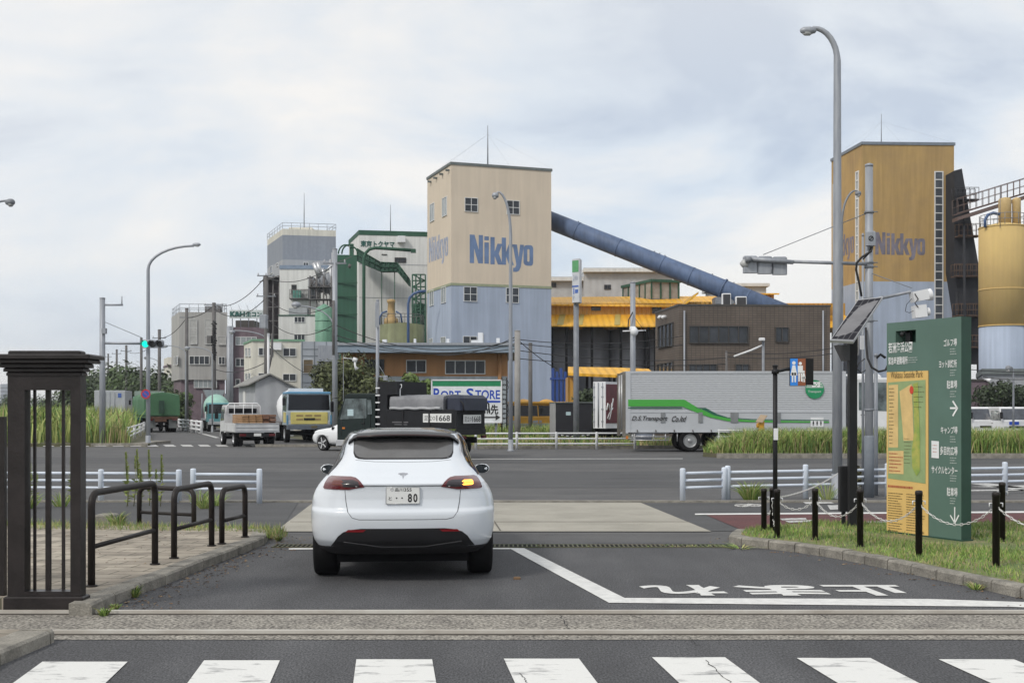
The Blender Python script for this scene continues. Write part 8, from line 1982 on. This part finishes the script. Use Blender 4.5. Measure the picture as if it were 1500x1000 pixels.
# --- dark shed container by the sign pole
q = Bld('storage_container', (814, 57), (867, 57.3), (806, 59.5), 'black storage container with a pale left end beside the shop sign pole', 'container', z0=.13)
MB().prism(q.poly(), .1, Z(590, 57)).build('wall', mat('black_container_paint', (.02, .02, .026), .5, var=.1), q.root)
b = MB(); b.fbox(q.left, 0, q.wl, .1, Z(590, 57), 0, .03); b.build('end_wall', mat('pale_grey_end', (.33, .33, .34), .7), q.root)
b = MB().prism(q.poly(.08), Z(590, 57), Z(588.5, 57)); b.build('roof', COPING, q.root)
u0, z1_ = q.front.hit(829, 603); u1, z0_2 = q.front.hit(836, 608); b = MB().fbox(q.front, u0, u1, z0_2, z1_, 0, .02); b.build('notice', mat('pale_blue_sticker', (0, 0, 0)), q.root)
b = MB(); pts = [q.front.p(q.wf * k / 14, .58 - .1 * math.sin(math.pi * k / 14), .05) for k in range(15)]
for k in range(0, 14, 2): b.tube([pts[k], pts[k + 1]], .02, 4)
b.build('rope', WHITEP, q.root)

# --- yellow machines in the yard
MY = mat('mixer_yellow', (.70, .36, .03), .45, var=.1, scale=2)
for i, (px, d) in enumerate(((768, 82), (806, 83))):
    org, rz_ = facing(px, d, .1, -1, 5); q = thing('yard_mixer', tuple(org), ('yellow mixer truck parked nearer the billboard, only its hood showing', 'yellow mixer truck with a tilted drum parked in front of the blue hoppers')[i], 'truck', 'yellow mixer trucks in the yard', rz=rz_)
    cab(q, 2.1, 3.6, 5, .8, 2.2, MY, zs=1.3, slope=.2, bumper=GALV)
    chassis(q, 2.1, .2, 4.6, .6, .85, (1.0, 4.2), .42, .25, dual=(1.0,))
    b = MB(); c0 = Vector((-.35 if i == 0 else -.2, .4, 1.9)); vs = []
    for r_3, hh in prof:
        for j in range(n): a = 2 * math.pi * j / n; vs.append(c0 + ax * hh * .75 + (e1 * math.cos(a) + e2 * math.sin(a)) * r_3 * .85)
    b.add(vs, [(k * n + j, k * n + (j + 1) % n, (k + 1) * n + (j + 1) % n, (k + 1) * n + j) for k in range(len(prof) - 1) for j in range(n)], True); b.build('drum', MY, q, world=False)
    b = MB(); b.bbox(-1.2, 1.2, 3.2, 4.9, 2.2, 2.36, .05); b.build('roof_hood', MY, q, world=False)
    b = MB(); b.box(-1, 1, .1, 3.5, .85, 1.0); b.build('frame', POLE_D, q, world=False)
q = thing('yellow_canopy', (X(850, 88), 89, 0), 'yellow canopy roof sloping behind the black container', 'canopy')
b = MB().slab([P(832, 546, 86), P(902, 549, 86), P(902, 538, 92), P(832, 537, 92)], .2).slab([P(902, 549, 86.2), P(960, 548, 86.2), P(950, 540, 92), P(902, 538, 92.2)], .2); b.build('roof', YR, q)
b = MB().prism([(X(832, 87), 87), (X(842, 87), 87), (X(842, 87), 91), (X(832, 87), 91)], 0, Z(552, 87)); b.build('yellow_wall', YW, q)
b = MB(); 
for px in (860, 900, 940): b.tube([(X(px, 87), 87, 0), P(px, 548, 87)], .1, 6)
b.build('post', BLACKM, q)
# small clutter in the yard behind the guardrail
q = thing('cable_rack', (X(738, 61), 61, 0), 'tall dark rack of coiled hoses beside the billboard', 'rack')
b = MB(); rr = random.Random(6)
for k in range(9): x = X(737.5 + rr.uniform(-2, 2), 61); z = Z(560 + k * 7, 61); b.tube([(x + .22 * math.cos(t_ * .785), 61 + .02 * t_, z + .16 * math.sin(t_ * .785)) for t_ in range(9)], .02, 4)
b.tube([(X(735, 61), 61, 0), P(735, 553, 61)], .04, 5); b.tube([(X(742, 61), 61, 0), P(742, 553, 61)], .04, 5); b.build('coil', CABLE, q)

# ------------------------------------------------------------------ cracks, and the air
b = MB(); rr = random.Random(12)
for (xa, ya, xb, yb) in ((1034, 966, 1072, 1000), (762, 985, 776, 1004), (905, 893, 940, 905), (1190, 892, 1210, 904), (1010, 932, 1022, 945), (1500, 965, 1540, 999), (820, 900, 835, 925), (240, 700, 420, 704), (900, 700, 1240, 696), (560, 690, 980, 688)):
    p, s = G(xa, ya, .009), G(xb, yb, .009); n = 12; pts = []
    for i in range(n + 1): v = p.lerp(s, i / n); pts.append(v + Vector((rr.uniform(-1, 1), rr.uniform(-1, 1), 0)) * (s - p).length * .02)
    for i in range(n):
        t = (pts[i + 1] - pts[i]).normalized(); w = Vector((-t.y, t.x, 0)) * rr.uniform(.0015, .0045) * (1 if ya > 800 else 4); z = Vector((0, 0, .009 if ya > 800 else .012))
        b.poly([Vector((q.x, q.y, z.z)) for q in (pts[i] - w, pts[i + 1] - w, pts[i + 1] + w, pts[i] + w)])
struct(b, 'road_cracks', mat('crack_dirt', (.025, .025, .027), .95))
hz = bpy.data.materials.new('haze'); hz.use_nodes = True; t = hz.node_tree; t.nodes.clear()
ho = t.nodes.new('ShaderNodeOutputMaterial'); pv = t.nodes.new('ShaderNodeVolumePrincipled'); pv.inputs['Density'].default_value = HAZE; pv.inputs['Color'].default_value = (.86, .91, 1.0, 1); pv.inputs['Anisotropy'].default_value = .2
t.links.new(pv.outputs[0], ho.inputs['Volume'])
o = MB().box(-2300, 2300, -200, 2500, -1.1, 95).build('haze', hz); o['kind'] = 'stuff'; o['label'] = 'thin pale haze over the whole place'; o['category'] = 'haze'
